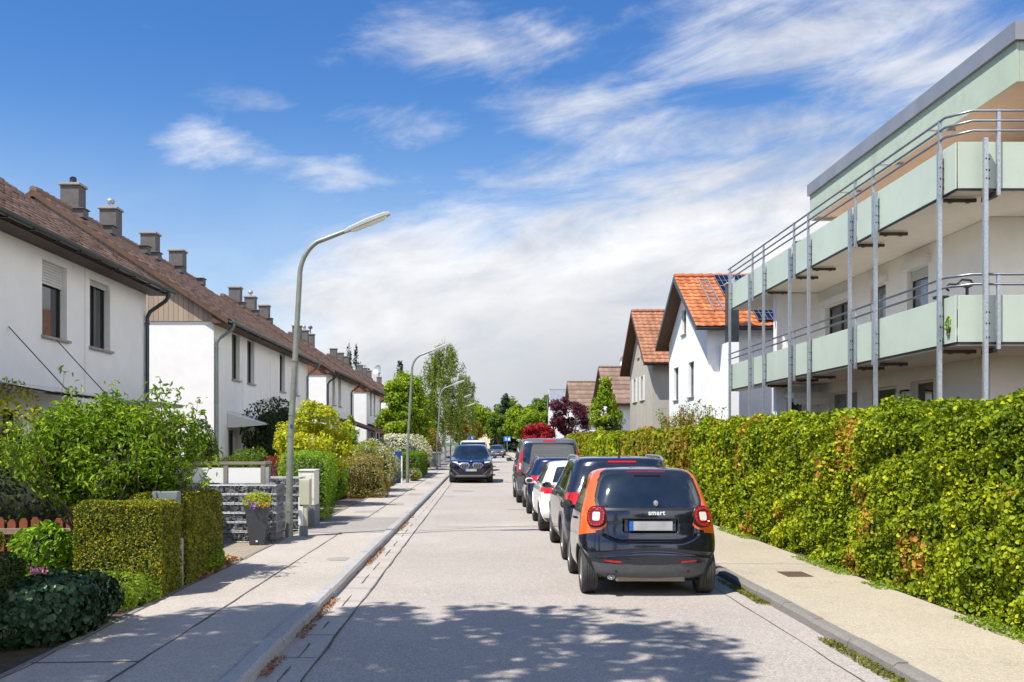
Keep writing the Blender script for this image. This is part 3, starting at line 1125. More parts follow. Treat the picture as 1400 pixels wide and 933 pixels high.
def ragged(mb, cx, cy, rx, ry, z, n=22):
    ph = random.uniform(0, 6)
    pts = []
    for k in range(n):
        a = 2 * PI * k / n
        q = 1 + 0.12 * math.sin(3 * a + ph) + 0.06 * math.sin(7 * a + 2 * ph)
        pts.append((cx + rx * q * math.copysign(abs(math.cos(a)) ** 0.6, math.cos(a)), cy + ry * q * math.copysign(abs(math.sin(a)) ** 0.6, math.sin(a)), z))
    mb.add(pts, [tuple(range(n))])


mb.add([(PLX + .04, 19.63, 0.0885), (XL - 0.17, 19.68, 0.0885), (XL - 0.17, 23.4, 0.0885), (PLX + .04, 23.38, 0.0885)], [(0, 1, 2, 3)])
for p_ in ((-2.45, 28.5, .2, .5), (-2.3, 34, .25, .6), (-2.95, 25.5, .3, .35), (-2.2, 15.2, .16, .22), (-2.3, 43, .2, .7), (-2.4, 50, .2, .8)):
    ragged(mb, *p_, 0.0888)
struct(mb.build('pavement_patch', M['patch']))
mb = MB()
for p_ in ((-0.75, 37.8, .42, .5), (1.15, 27.5, .5, .12), (1.35, 33.5, .35, .2), (-1.2, 34.2, .25, .25), (0.55, 21.9, 1.4, .05), (0.1, 47, .6, .4), (1.6, 60, .8, .6)):
    ragged(mb, *p_, 0.0045)
struct(mb.build('road_patch', M['patch']))
mb = MB()
wavy(mb, 0.0, 0, 0.01, 0.01, 0.006)
pp = [(-1.4, 20.9), (-0.7, 21.3), (0.1, 21.8), (0.9, 22.1), (1.7, 22.2)]
for a, b in zip(pp, pp[1:]):
    mb.add([(a[0], a[1], 0.006), (b[0], b[1], 0.006), (b[0], b[1] + 0.03, 0.006), (a[0], a[1] + 0.035, 0.006)], [(0, 1, 2, 3)])
struct(mb.build('road_crack', M['joint']))
# driveways and garden paths on the left
mb = MB()
mb.bx(-9, PLX - 0.06, 13.7, 18.2, 0.0, 0.078)
mb.bx(-9, PLX - 0.06, 26.6, 30.6, 0.0, 0.078)
struct(mb.build('driveway', M['pavers']))
mb = MB()
mb.bx(PLX - 0.055, PLX - 0.002, 1, 60, -0.02, 0.088)
struct(mb.build('pavement_edging', M['kerb_old']))


def scatter(name, pts, nrm_, size, lm, label, cat=None, **kw):
    o = leaves(name, pts, nrm_, size, lm, None, **kw)
    return tag(o, label=label, kind='stuff')


# weeds along kerbs, dry leaves
def strip_pts(n, x0, x1, y0, y1, z, pw=1.0, clump=0.0):
    y = y0 + (y1 - y0) * rng.uniform(0, 1, n) ** pw
    x = rng.uniform(x0, x1, n)
    P = np.stack([x, y, z + rng.uniform(0, 0.02, n)], 1)
    if clump:
        keep = sn(P * np.array([1, 1, 0]), clump, 5) > 0.05
        P = P[keep]
    return P, np.tile(np.array([0, 0, 1.0]), (len(P), 1))


P_, N_ = strip_pts(5200, XR - 0.13, XR + 0.015, 5.8, 14.5, 0.008, 1.0, 1.1)
scatter('kerb_weeds', P_, N_, 0.028, L['weed'], 'weeds and dry bits in the gutter of the right kerb')
P_, N_ = strip_pts(5000, XL - 0.0, XL + 0.10, 4.5, 26, 0.008, 1.2, 0.8)
scatter('gutter_litter', P_, N_, 0.026, L['litter'], 'dry brown litter along the left kerb')
P_, N_ = strip_pts(9000, PRX - 0.20, PRX + 0.10, 6.0, 30, 0.095, 1.5, 0.9)
scatter('verge_weeds', P_, N_, 0.04, L['lime'], 'low yellow green weeds at the foot of the right hedge')
P_ = np.stack([rng.normal(-3.98, 0.16, 2600), rng.uniform(12.9, 15.2, 2600), 0.09 + rng.uniform(0, 0.05, 2600)], 1)
P_ = P_[P_[:, 0] < PLX + 0.05]
scatter('dry_leaf_litter', P_, np.tile([0, 0, 1.0], (len(P_), 1)), 0.06, L['litter'], 'brown dry leaves beside the clipped hedge')


# ------------------------------------------------------------------ roof tiles
def tile_roof(name, p0, u, v, lu, lv, mat, parent, tw=0.30, th=0.34, amp=0.028, step=0.03, seed=0):
    """pantile slope: p0 eave corner, u along the eave, v up the slope"""
    p0, u, v = np.array(p0, float), np.array(u, float), np.array(v, float)
    nz = np.cross(u, v)
    if nz[2] < 0:
        nz = -nz
    nu, nv = max(1, int(round(lu / tw))), max(1, int(round(lv / th)))
    tw, th = lu / nu, lv / nv
    prof = [(0, 0.15), (0.22, 1.0), (0.42, 0.55), (0.62, 0.0), (0.88, 0.0), (0.999, 0.15)]
    r2 = np.random.default_rng(seed + 5)
    V, T, F = [], [], []
    k = len(prof)
    jj = r2.normal(0, 0.006, (nv, nu))
    tt = r2.uniform(0, 1, (nv, nu))
    base = 0
    for r_ in range(nv):
        for c_ in range(nu):
            for (fr, zz_) in prof:
                uu = (c_ + fr) * tw
                h0 = step + zz_ * amp + jj[r_, c_]
                h1 = zz_ * amp + jj[r_, c_] * 0.3
                V.append(p0 + u * uu + v * (r_ * th - 0.02) + nz * (h0 - 0.018))
                V.append(p0 + u * uu + v * (r_ * th - 0.02) + nz * h0)
                V.append(p0 + u * uu + v * ((r_ + 1) * th) + nz * h1)
                T += [tt[r_, c_]] * 3
            for q in range(k - 1):
                b = base + q * 3
                F.append((b, b + 3, b + 4, b + 1))
                F.append((b + 1, b + 4, b + 5, b + 2))
            base += k * 3
    return np_mesh(name, np.array(V), np.array(F), mat, parent, False, {'tint': np.array(T)})


# ------------------------------------------------------------------ windows and houses
def bool_cut(o, boxes):
    """cut real openings into a wall"""
    cm = MB()
    for b in boxes:
        cm.bx(*b)
    co = link('cutter', cm.mesh('cutter'))
    co.parent = o.parent
    co.location = o.location
    md = o.modifiers.new('cut', 'BOOLEAN')
    md.object = co
    md.operation = 'DIFFERENCE'
    md.solver = 'EXACT'
    dg = bpy.context.evaluated_depsgraph_get()
    dg.update()
    ev = o.evaluated_get(dg)
    me = bpy.data.meshes.new_from_object(ev)
    o.modifiers.remove(md)
    o.data = me
    bpy.data.objects.remove(co)
    return o


def window(parent, face, u, z0, w, h, pane='pane', frame='pvc', mull=1, sill=True, shutter=0.0, inset=0.12, name='window', off=0.0, box=False, W_=0.0):
    """face: 'front' (plane y=off, looks to -y), 'gable' (plane x=off, looks to -x)"""
    wr = MB()
    ft = 0.055

    def bb(mb, a0, a1, d0, d1, b0, b1):
        if face == 'front':
            mb.bx(a0, a1, off + d0, off + d1, b0, b1)
        else:
            mb.bx(off + d0, off + d1, a0, a1, b0, b1)
    u0, u1 = u - w / 2, u + w / 2
    i = inset
    fr = MB()
    bb(fr, u0, u0 + ft, i, i + 0.06, z0, z0 + h)
    bb(fr, u1 - ft, u1, i, i + 0.06, z0, z0 + h)
    bb(fr, u0 + ft, u1 - ft, i, i + 0.06, z0, z0 + ft)
    bb(fr, u0 + ft, u1 - ft, i, i + 0.06, z0 + h - ft, z0 + h)
    for k in range(1, mull):
        q = u0 + (u1 - u0) * k / mull
        bb(fr, q - 0.04, q + 0.04, i - 0.004, i + 0.058, z0 + ft, z0 + h - ft)
    f = fr.build(name, M[frame], parent)
    pm = MB()
    bb(pm, u0 + ft, u1 - ft, i + 0.03, i + 0.045, z0 + ft, z0 + h - ft)
    pm.build('pane', M[pane], f)
    if sill:
        sm_ = MB()
        bb(sm_, u0 - 0.05, u1 + 0.05, -0.07, i - 0.002, z0 - 0.045, z0 - 0.002)
        sm_.build('sill', M['sill'], f)
    if shutter:
        sh = MB()
        k = 0
        zz_ = z0 + h
        while zz_ > z0 + h - shutter + 0.02:
            bb(sh, u0 + 0.02, u1 - 0.02, i - 0.045, i - 0.012, zz_ - 0.045, zz_ - 0.004)
            zz_ -= 0.05
        sh.build('roller_shutter', M['shutter'], f)
    if box:
        bx_ = MB()
        bb(bx_, u0 - 0.12, u1 + 0.12, -0.11, 0.02, z0 + h, z0 + h + 0.2)
        bx_.build('shutter_box', M['pvc'], f)
    return f


def opening(face, u, z0, w, h, off=0.0, d=0.35):
    if face == 'front':
        return (u - w / 2, u + w / 2, off - 0.2, off + d, z0, z0 + h)
    return (off - 0.2, off + d, u - w / 2, u + w / 2, z0, z0 + h)


def house(label, loc, rz, Lx, Wy, He, Hr, wins=(), name='terraced_house', wall='stucco', tile='tile_brown', cladding=None, clad_z=None, oh=0.45, ohg=0.25, ohg2=0.25, gutter='gutter', pipes=(), chims=(), group=None, soffit='soffit_boards', tw=0.30, th=0.34, cat='house', verge='soffit_brown', plain=False):
    root = empty(name, loc, rz, label, cat, group)
    wm = MB()
    top = He if cladding is None else clad_z
    wm.prism([(0, -0.3), (Wy, -0.3), (Wy, He), (Wy / 2, Hr), (0, He)], 'x', 0, Lx)
    w_ = wm.build('wall', M[wall], root)
    ops = [opening(w['face'], w['u'], w['z'], w['w'], w['h']) for w in wins]
    if ops:
        bool_cut(w_, ops)
    for w in wins:
        k = {a: b for a, b in w.items() if a not in ('face', 'u', 'z', 'w', 'h')}
        window(root, w['face'], w['u'], w['z'], w['w'], w['h'], **k)
    s = (Hr - He) / (Wy / 2)
    sl = math.sqrt(1 + s * s)
    vdir = np.array([0, 1 / sl, s / sl])
    lv = (Wy / 2 + oh) * sl
    x0, x1 = -ohg, Lx + ohg2
    # roof slab
    rm = MB()
    t = 0.16 if rz == 0 else 0.10
    e = He - s * oh
    rm.prism([(-oh, e), (Wy / 2, Hr), (Wy + oh, e), (Wy + oh, e + t), (Wy / 2, Hr + t), (-oh, e + t)], 'x', x0, x1)
    rf = rm.build('roof', M[soffit], root)
    up = t + 0.015
    if not plain:
        tile_roof('roof_tiles', (x0 + 0.0, -oh - 0.03, e + up - s * 0.03), (1, 0, 0), vdir, x1 - x0, lv + 0.02, M[tile], rf, tw, th)
        tile_roof('roof_tiles', (x0 + 0.0, Wy + oh + 0.03, e + up - s * 0.03), (1, 0, 0), vdir * np.array([1, -1, 1]), x1 - x0, lv + 0.02, M[tile], rf, tw * 2, th * 2)
    else:
        q = MB()
        q.prism([(-oh - .03, e + t + .002), (Wy / 2, Hr + t + .002), (Wy + oh + .03, e + t + .002), (Wy + oh + .03, e + t + 0.05), (Wy / 2, Hr + t + 0.05), (-oh - .03, e + t + 0.05)], 'x', x0 - 0.01, x1 + 0.01)
        o_ = q.build('roof_tiles', M[tile], rf)
    # ridge caps
    rc = MB()
    n = int((x1 - x0) / 0.4)
    for k in range(n):
        a = x0 + (x1 - x0) * k / n
        rc.tube([(a, Wy / 2, Hr + t + 0.04), (a + (x1 - x0) / n + 0.03, Wy / 2, Hr + t + 0.065)], [0.11, 0.125], 8)
    rc.build('ridge_tiles', M[tile], rf)
    # verge boards on both gables
    for xx in (x0, x1):
        vm_ = MB()
        d0, d1 = (xx - 0.03, xx - 0.002) if xx == x0 else (xx + 0.002, xx + 0.03)
        vm_.prism([(-oh - 0.02, e - 0.03), (Wy / 2, Hr - 0.04), (Wy + oh + 0.02, e - 0.03), (Wy + oh + 0.02, e + t + 0.03), (Wy / 2, Hr + t + 0.04), (-oh - 0.02, e + t + 0.03)], 'x', d0, d1)
        vm_.build('verge_board', M[verge], rf)
    if cladding:
        cm = MB()
        yy0 = -0.03
        zc = clad_z
        ya = 0.0 - 0.02
        cm.prism([(ya, zc), (Wy - ya, zc), (Wy - ya, He + 0.01), (Wy / 2, Hr - 0.02), (ya, He - 0.0)], 'x', -0.045, -0.004)
        cm.build('gable_cladding', M[cladding], root)
    if rz:
        # boxed eave under the overhang
        bm_ = MB()
        bm_.prism([(-oh + 0.03, e - 0.004), (-0.006, e - 0.004), (-0.006, He - 0.02)], 'x', x0 + 0.03, x1 - 0.03)
        bm_.build('eave_soffit', M['soffit_brown' if cladding else 'soffit_boards'], root)
    # gutter
    if gutter:
        gm = MB()
        gy, gz = -oh - 0.09, e + 0.09
        pr = []
        for k in range(9):
            a = PI + PI * k / 8
            pr.append((gy + 0.075 * math.cos(a), gz + 0.075 * math.sin(a)))
        for k in range(9):
            a = 2 * PI - PI * k / 8
            pr.append((gy + 0.064 * math.cos(a), gz + 0.004 + 0.064 * math.sin(a)))
        gm.prism(pr, 'x', x0, x1)
        for k in range(int((x1 - x0) / 0.9)):
            a = x0 + 0.4 + k * 0.9
            gm.box((a, gy + 0.035, gz - 0.065), (0.03, 0.14, 0.05))
        gm.build('gutter', M[gutter], root)
        for px_ in pipes:
            pm = MB()
            xx = px_
            pm.tube([(xx, gy, gz - 0.03), (xx, gy, gz - 0.16), (xx, gy + 0.06, gz - 0.26), (xx, -0.13, gz - 0.50), (xx, -0.07, gz - 0.62), (xx, -0.07, gz - 0.8), (xx, -0.07, 0)], 0.045, 10)
            for zz_ in (1.2, 3.0, He - 1.0):
                pm.tube([(xx, -0.07, zz_), (xx, -0.07, zz_ + 0.04)], 0.056, 10)
            pm.build('downpipe', M[gutter], root, 50)
    for c in chims:
        xx, yy, ztop = c[:3]
        cw = 0.56
        zb = He + s * min(yy, Wy - yy) - 0.1
        cm = MB()
        cm.bx(xx - cw / 2, xx + cw / 2, yy - cw / 2, yy + cw / 2, zb, ztop - 0.08)
        ch = cm.build('chimney', M['chimney'], rf)
        cp = MB()
        cp.bbx(xx - cw / 2 - 0.05, xx + cw / 2 + 0.05, yy - cw / 2 - 0.05, yy + cw / 2 + 0.05, ztop - 0.078, ztop, 0.012)
        cp.build('chimney_cap', M['chimney_cap'], ch)
        if len(c) > 3:
            pt = MB()
            if c[3] == 'cowl':
                pt.lathe([(0.0, 0.36), (0.08, 0.33), (0.14, 0.25), (0.12, 0.17), (0.07, 0.14), (0.06, 0.0)], 14, Matrix.Translation((xx, yy, ztop + 0.001)))
                pt.build('chimney_cowl', M['galv'], ch, 40)
            elif c[3] == 'pot':
                pt.lathe([(0.13, 0.0), (0.13, 0.03), (0.10, 0.10), (0.105, 0.2), (0.06, 0.24), (0.0, 0.245)], 14, Matrix.Translation((xx, yy, ztop + 0.001)))
                pt.build('chimney_cowl', M['black_metal'], ch, 40)
            elif c[3] == 'tall':
                pt.tube([(xx, yy, ztop), (xx, yy, ztop + 0.35)], 0.05, 10)
                pt.lathe([(0.0, 0.0), (0.14, 0.04), (0.17, 0.12), (0.12, 0.22), (0.0, 0.26)], 14, Matrix.Translation((xx, yy, ztop + 0.35)))
                pt.build('chimney_cowl', M['chimney'], ch, 40)
    # vent tiles on the street slope
    return root


def vents(root, xs, Wy, He, Hr, rows=(0.72, 0.86), mat='chimney', skip=0):
    """low roof vents and snow-guard hooks in two rows on the street slope"""
    s = (Hr - He) / (Wy / 2)
    rf = [c for c in root.children if c.name.startswith('roof')][0]
    for xx in xs:
        mb = MB()
        q = rows[0]
        y_ = q * Wy / 2
        zz_ = He + s * y_ + 0.2
        mb.bbx(xx - 0.2, xx + 0.2, y_ - 0.2, y_ + 0.1, zz_ - 0.1, zz_ + 0.16, 0.02)
        mb.box((xx, y_ - 0.05, zz_ + 0.18), (0.5, 0.36, 0.03))
        mb.build('roof_vent', M[mat], rf)


def win(face, u, z, w, h, **k):
    d = dict(face=face, u=u, z=z, w=w, h=h)
    d.update(k)
    return d


# left terrace: local x -> +Y, local y -> -X
LW = -7.6
HE, HR = 5.50, 8.80
Wd = 10.0
z2, hw = 3.66, 1.42


def yl(px):
    """depth of a column of the terrace front"""
    return FPX * (-LW) / (660 - px)


B = [
    # y0, y1
    (14.6, 22.45), (28.1, 43.1), (48.3, 58.7), (65.0, 73.2), (81.0, 94.0), (99.0, 113.0), (119.0, 133.0)]
dark = dict(frame='dark_frame', pane='pane')
y0 = B[0][0]
hA = house('white rendered terraced house with glass door canopy, nearest on the left', (LW, y0, 0), R(90), B[0][1] - y0, Wd, HE, HR, [
    win('front', yl(75) - y0, 3.72, 1.02, 1.32, shutter=0.38, **dark),
    win('front', yl(137) - y0, 3.72, 1.05, 1.32, shutter=0.10, mull=2, **dark),
    win('front', yl(71) - y0, 1.15, 1.0, 1.25, frame='pvc', pane='pane', shutter=0.9),
    win('front', yl(8) - y0, 0.1, 1.0, 2.3, frame='dark_frame', pane='pane', sill=False),
    win('front', yl(155) - y0, 1.15, 1.6, 1.25, frame='pvc', pane='pane', shutter=1.0),
], oh=0.45, pipes=(B[0][1] - y0 - 0.12,), chims=[(2.5, 5, 9.7), (5.5, 5, 9.7)])
y0 = B[1][0]
hB = house('white terraced house with grey beige board gable and white door awning', (LW, y0, 0), R(90), B[1][1] - y0, Wd, HE, HR, [
    win('front', yl(322.5) - y0, 3.78, 0.98, 1.42, **dark), win('front', yl(343) - y0, 3.78, 1.0, 1.42, **dark),
    win('front', yl(386) - y0, 3.78, 0.95, 1.42, **dark), win('front', yl(405) - y0, 3.78, 0.95, 1.42, shutter=1.2, **dark),
    win('front', yl(318) - y0, 0.12, 1.0, 2.1, frame='dark_frame', pane='pane', sill=False),
    win('front', yl(341) - y0, 1.0, 0.9, 1.2, **dark),
    win('front', yl(356) - y0, 0.12, 1.0, 2.1, frame='dark_frame', pane='pane', sill=False),
], cladding='clad_grey', clad_z=5.28, gutter='pipe_grey', pipes=(0.08, B[1][1] - y0 - 0.3), chims=[(30.6 - y0, 5, 9.78, 'pot'), (33.7 - y0, 5, 9.78, 'cowl'), (37.7 - y0, 5, 9.78), (41.1 - y0, 5, 9.78)])
vents(hB, [29.6 - y0, 31.9 - y0, 35.2 - y0, 36.4 - y0, 39.2 - y0, 42.2 - y0], Wd, HE, HR, rows=(0.88,))
y0 = B[2][0]
hC = house('white terraced house with brown gable boards behind the golden shrub', (LW, y0, 0), R(90), B[2][1] - y0, Wd, HE, HR, [
    win('front', yl(456.5) - y0, 3.75, 0.95, 1.5, **dark), win('front', yl(464.5) - y0, 3.75, 0.95, 1.5, **dark),
    win('front', yl(463) - y0, 0.3, 1.4, 1.9, **dark),
], cladding='clad_brown', clad_z=5.12, pipes=(0.1, B[2][1] - y0 - 1.6), chims=[(50.7 - y0, 5, 9.75), (54.0 - y0, 5, 9.75, 'cowl'), (57.4 - y0, 5, 9.75)])
vents(hC, [49.4 - y0, 52.4 - y0, 55.8 - y0], Wd, HE, HR, rows=(0.88,))
y0 = B[3][0]
hD = house('white terraced house with a round satellite dish, left of the yellow green tree', (LW, y0, 0), R(90), B[3][1] - y0, Wd, HE, HR, [
    win('front', yl(507) - y0, 3.7, 0.95, 1.55, **dark), win('front', yl(512) - y0, 3.7, 0.95, 1.55, **dark),
], cladding='clad_brown', clad_z=5.12, pipes=(B[3][1] - y0 - 0.1,), chims=[(67.5 - y0, 5, 9.75), (70.2 - y0, 5, 9.75, 'cowl'), (72.7 - y0, 5, 9.75, 'tall')], tw=0.6, th=0.5)
y0 = B[4][0]
hE = house('fifth terraced house down the row, mostly behind the yellow green tree', (LW, y0, 0), R(90), B[4][1] - y0, Wd, HE, HR, [
    win('front', 2, 3.7, 0.95, 1.5, **dark)], cladding='clad_brown', clad_z=5.12, chims=[(84 - y0, 5, 9.75), (88 - y0, 5, 9.75), (91.6 - y0, 5, 9.75)], wall='stucco_warm', tw=0.6, th=0.5)
y0 = B[5][0]
hF = house('sixth terraced house of the row, its chimneys above the far roof', (LW, y0, 0), R(90), B[5][1] - y0, Wd, HE, HR, [], chims=[(102 - y0, 5, 9.75, 'cowl'), (106 - y0, 5, 9.75, 'cowl'), (110 - y0, 5, 9.75, 'pot')], tw=0.9, th=0.7)
y0 = B[6][0]
hG = house('last terraced house at the far end of the row', (LW, y0, 0), R(90), B[6][1] - y0, Wd, HE, HR, [], chims=[(121 - y0, 5, 9.75, 'tall')], tw=0.9, th=0.7)


def part(mb, name, mat, root, smooth=None):
    o = mb.build(name, M[mat], root, smooth)
    return o


def world_part(mb, name, mat, root, smooth=None):
    """mesh given in world coordinates, parented under a root that has a rotation"""
    o = mb.build(name, M[mat], root, smooth)
    rm = Matrix.Translation(root.location) @ root.rotation_euler.to_matrix().to_4x4()
    o.matrix_parent_inverse = rm.inverted()
    return o


for hh, ys in ((hA, (19.0,)), (hB, (31.5, 35.6, 39.2)), (hC, (53.5,)), (hD, (69.0,))):
    for yy in ys:
        mb = MB()
        mb.bx(LW + 0.001, LW + 0.004, yy - 0.012, yy + 0.012, 0, 5.2)
        world_part(mb, 'render_joint', 'shutter', hh)
# glass canopy of the nearest house: rods, bar, plate
mb = MB()
yc0, yc1 = 13.9, 18.05
mb.tube([(LW + 1.0, 15.0, 2.62), (LW + 1.0, yc1, 2.62)], 0.022, 8)
for yy in (15.9, 17.6):
    mb.tube([(LW + 1.0, yy, 2.65), (LW + 0.02, yy, 3.72)], 0.009, 6)
    mb.tube([(LW + 1.0, yy, 2.62), (LW + 0.02, yy, 2.80)], 0.018, 6)
cn = world_part(mb, 'door_canopy', 'black_metal', hA)
mb = MB()
mb.prism([(LW + 0.02, 2.83), (LW + 1.12, 2.63), (LW + 1.12, 2.645), (LW + 0.02, 2.845)], 'y', 15.05, yc1 - 0.05)
g_ = mb.build('canopy_glass', M['pane_curtain'], cn)
# flat dark canopy beside it
mb = MB()
mb.bx(LW + 0.01, LW + 0.9, 19.9, 22.2, 2.62, 2.70)
world_part(mb, 'flat_canopy', 'pipe_grey', hA)
mb = MB()
mb.bx(LW, LW + 0.1, 17.0, 17.22, 1.75, 2.15)
world_part(mb, 'wall_lamp', 'pipe_grey', hA)
# white door awning on the second house: sloping roof on side plates with round holes
mb = MB()
ya, yb = 29.6, 33.6
mb.prism([(LW + 0.01, 2.72), (LW + 1.15, 2.38), (LW + 1.15, 2.42), (LW + 0.01, 2.78)], 'y', ya, yb)
aw = world_part(mb, 'door_awning', 'pvc', hB)
for yy in (ya - 0.045, yb + 0.005):
    mb = MB()
    mb.prism([(LW + 0.01, 2.30), (LW + 0.22, 2.30), (LW + 1.14, 2.375), (LW + 0.01, 2.72)], 'y', yy, yy + 0.04)
    for q in (0.16, 0.42, 0.64):
        mb.tube([(LW + q, yy - 0.01, 2.46), (LW + q, yy + 0.05, 2.46)], 0.05 if q < 0.5 else 0.03, 12)
    mb.build('awning_side', M['shutter'], aw)
# dark awning, lamp and red mailbox by the second door
mb = MB()
mb.prism([(LW + 0.01, 2.75), (LW + 0.9, 2.45), (LW + 0.9, 2.49), (LW + 0.01, 2.80)], 'y', 35.9, 38.2)
world_part(mb, 'dark_awning', 'dark_frame', hB)
o = MB().bbx(-0.14, 0.14, -0.2, 0.2, 0, 0.42, 0.03).build('mailbox', M['red_paint'])
o.location = (LW + 0.15, 34.7, 0.82)
tag(o, 'small red mailbox on the white wall beside the second door', 'mailbox')
# wall lanterns
for hh, yy in ((hB, 33.9),):
    mb = MB()
    mb.bx(LW + 0.02, LW + 0.14, yy, yy + 0.12, 2.0, 2.3)
    world_part(mb, 'wall_lamp', 'chrome', hh)
# porch roofs of houses C, D
for hh, a, b, zt in ((hC, 52.5, 58.3, 2.35), (hD, 65.5, 71.0, 2.3)):
    mb = MB()
    mb.prism([(LW + 0.01, zt + 0.65), (LW + 1.9, zt), (LW + 1.9, zt + 0.1), (LW + 0.01, zt + 0.78)], 'y', a, b)
    world_part(mb, 'porch_roof', 'clad_brown' if hh is hC else 'dark_frame', hh)
    mb = MB()
    for yy in (a + 0.1, (a + b) / 2, b - 0.1):
        mb.bx(LW + 1.7, LW + 1.8, yy, yy + 0.1, 0, zt)
    world_part(mb, 'porch_post', 'dark_frame', hh)
# low wing of fourth house in brick
mb = MB()
mb.bx(LW - 1, LW + 1.6, 73.6, 77.5, 0, 2.6)
o = mb.build('brick_shed', M['brick'])
tag(o, 'low brown brick outbuilding with flat dark roof beyond the fourth house', 'shed')
mb = MB()
mb.bx(LW - 1.1, LW + 1.9, 73.4, 77.7, 2.603, 2.72)
part(mb, 'roof', 'dark_frame', o)


def dish(name, loc, r, label, group=None, face=-0.6, parent_h=0.6):
    root = empty(name, loc, 0, label, 'satellite dish', group)
    mt = Matrix.Rotation(R(68), 4, 'X') @ Matrix.Rotation(face, 4, 'Y')
    MB().lathe([(0, 0.0), (r * .5, 0.03), (r * 0.85, 0.10), (r, 0.15), (r, 0.165), (r * .85, 0.115), (r * .5, 0.045), (0, 0.015)], 24, mt).build('reflector', M['alloy'] if r > 0.5 else M['galv'], root, 40)
    MB().tube([(0, 0.1, 0), (0, 0.35, -0.02), (0, 0.4, -parent_h)], 0.03, 8).build('mount', M['galv'], root)
    return root


p = 0
dish('satellite_dish', (-6.9, 72.6, 4.0 - 0.2), 0.36, 'round grey satellite dish on the wall of the fourth house')
bpy.data.objects['satellite_dish'].children[1].location = (0, 0, 0)
dish('satellite_dish', (-10.3, 98.0, 8.9), 0.5, 'round satellite dish high on the roof beside the dark conifer')

# ------------------------------------------------------------------ houses on the right: local x -> +X
dk = dict(frame='pvc', pane='pane')
hR1 = house('white gabled house with bright orange roof, solar panels and roof ladder', (8.95, 39.65, 0), 0, 9.5, 8.1, 6.56, 8.93, [
    win('gable', 3.05, 3.8, 1.1, 1.5, frame='dark_frame', pane='pane_curtain'),
    win('gable', 6.4, 3.8, 1.1, 1.5, frame='dark_frame', pane='pane_curtain'),
    win('gable', 4.6, 6.65, 1.0, 1.1, frame='dark_frame', pane='pane_curtain'),
], name='gabled_house', wall='stucco', tile='tile_orange', oh=0.5, ohg=0.55, verge='verge', soffit='soffit_brown', gutter='verge', tw=0.32, th=0.37)
rf1 = [c for c in hR1.children if c.name.startswith('roof')][0]


def on_roof(root, mb, name, mat, parent):
    o = mb.build(name, M[mat], parent)
    return o


def slope_pt(He, Hr, Wy, x, y, lift):
    s = (Hr - He) / (Wy / 2)
    n = Vector((0, -s, 1)).normalized()
    return Vector((x, y, He + s * y + 0.16)) + n * lift


def quad_on_slope(mb, He, Hr, Wy, x0, x1, y0, y1, l0, l1):
    ps = [slope_pt(He, Hr, Wy, a, b, c) for c in (l0, l1) for (a, b) in ((x0, y0), (x1, y0), (x1, y1), (x0, y1))]
    mb.add(ps, [(0, 3, 2, 1), (4, 5, 6, 7), (0, 1, 5, 4), (1, 2, 6, 5), (2, 3, 7, 6), (3, 0, 4, 7)])


a_ = (6.56, 8.93, 8.1)
# solar arrays: upper block and lower block, each panel a part
k_ = 0
for (xs, ys, nx_, ny_, w1, h1) in ((1.15, 1.75, 4, 2, 0.78, 1.08), (1.95, -0.25, 4, 1, 0.78, 1.15)):
    for i in range(nx_):
        for j in range(ny_):
            mb = MB()
            x0_, y0_ = xs + i * (w1 + 0.03), ys + j * (h1 + 0.03)
            quad_on_slope(mb, *a_, x0_, x0_ + w1, y0_, y0_ + h1, 0.12, 0.16)
            sp = mb.build('solar_panel', M['solar'], rf1)
            gm = MB()
            for q in range(0, 5):
                xx = x0_ + w1 * q / 4
                quad_on_slope(gm, *a_, xx - 0.008, xx + 0.008, y0_, y0_ + h1, 0.161, 0.166)
            for q in range(0, 3):
                yy = y0_ + h1 * q / 2
                quad_on_slope(gm, *a_, x0_, x0_ + w1, yy - 0.01, yy + 0.01, 0.167, 0.170)
            gm.build('panel_grid', M['galv'], sp)
mb = MB()
for xx in (0.40, 0.80):
    quad_on_slope(mb, *a_, xx - 0.02, xx + 0.02, 0.6, 3.75, 0.12, 0.16)
for k in range(12):
    yy = 0.7 + k * 0.26
    quad_on_slope(mb, *a_, 0.42, 0.78, yy - 0.015, yy + 0.015, 0.125, 0.15)
mb.build('roof_ladder', M['galv'], rf1)
mb = MB()
mb.bx(0.50, 0.93, -1.30, -0.85, 5.72, 7.95)
ch = mb.build('chimney', M['gutter'], rf1)
mb = MB()
mb.bbx(0.45, 0.98, -1.35, -0.80, 7.952, 8.02, 0.015)
mb.tube([(0.71, -1.08, 8.02), (0.71, -1.08, 8.28)], 0.11, 12)
mb.build('chimney_cap', M['galv'], ch)
mb = MB()
mb.bx(0.50, 0.93, -1.30, -0.003, 0, 5.717)
mb.build('chimney_breast', M['stucco'], hR1)

hR2 = house('grey beige rendered gabled house with rust red roof', (9.35, 54.8, 0), 0, 9.0, 8.3, 6.46, 9.4, [
    win('gable', 3.5, 4.3, 0.95, 1.4, frame='pvc', pane='pane_curtain'),
    win('gable', 6.3, 4.3, 0.95, 1.4, frame='pvc', pane='pane_curtain'),
    win('gable', 3.4, 6.9, 0.75, 1.2, frame='pvc', pane='pane_curtain'),
    win('gable', 4.9, 6.9, 0.75, 1.2, frame='pvc', pane='pane_curtain'),
], name='gabled_house', wall='stucco_grey', tile='tile_red', oh=0.6, ohg=0.55, verge='soffit_brown', soffit='soffit_brown', gutter='gutter', tw=0.34, th=0.40)
for u_ in (3.5, 6.3):
    for q in (-1, 1):
        mb = MB()
        mb.bx(-0.05, -0.003, u_ + q * 0.72 - 0.2, u_ + q * 0.72 + 0.2, 4.28, 5.72)
        mb.build('window_shutter', M['pvc'], hR2)
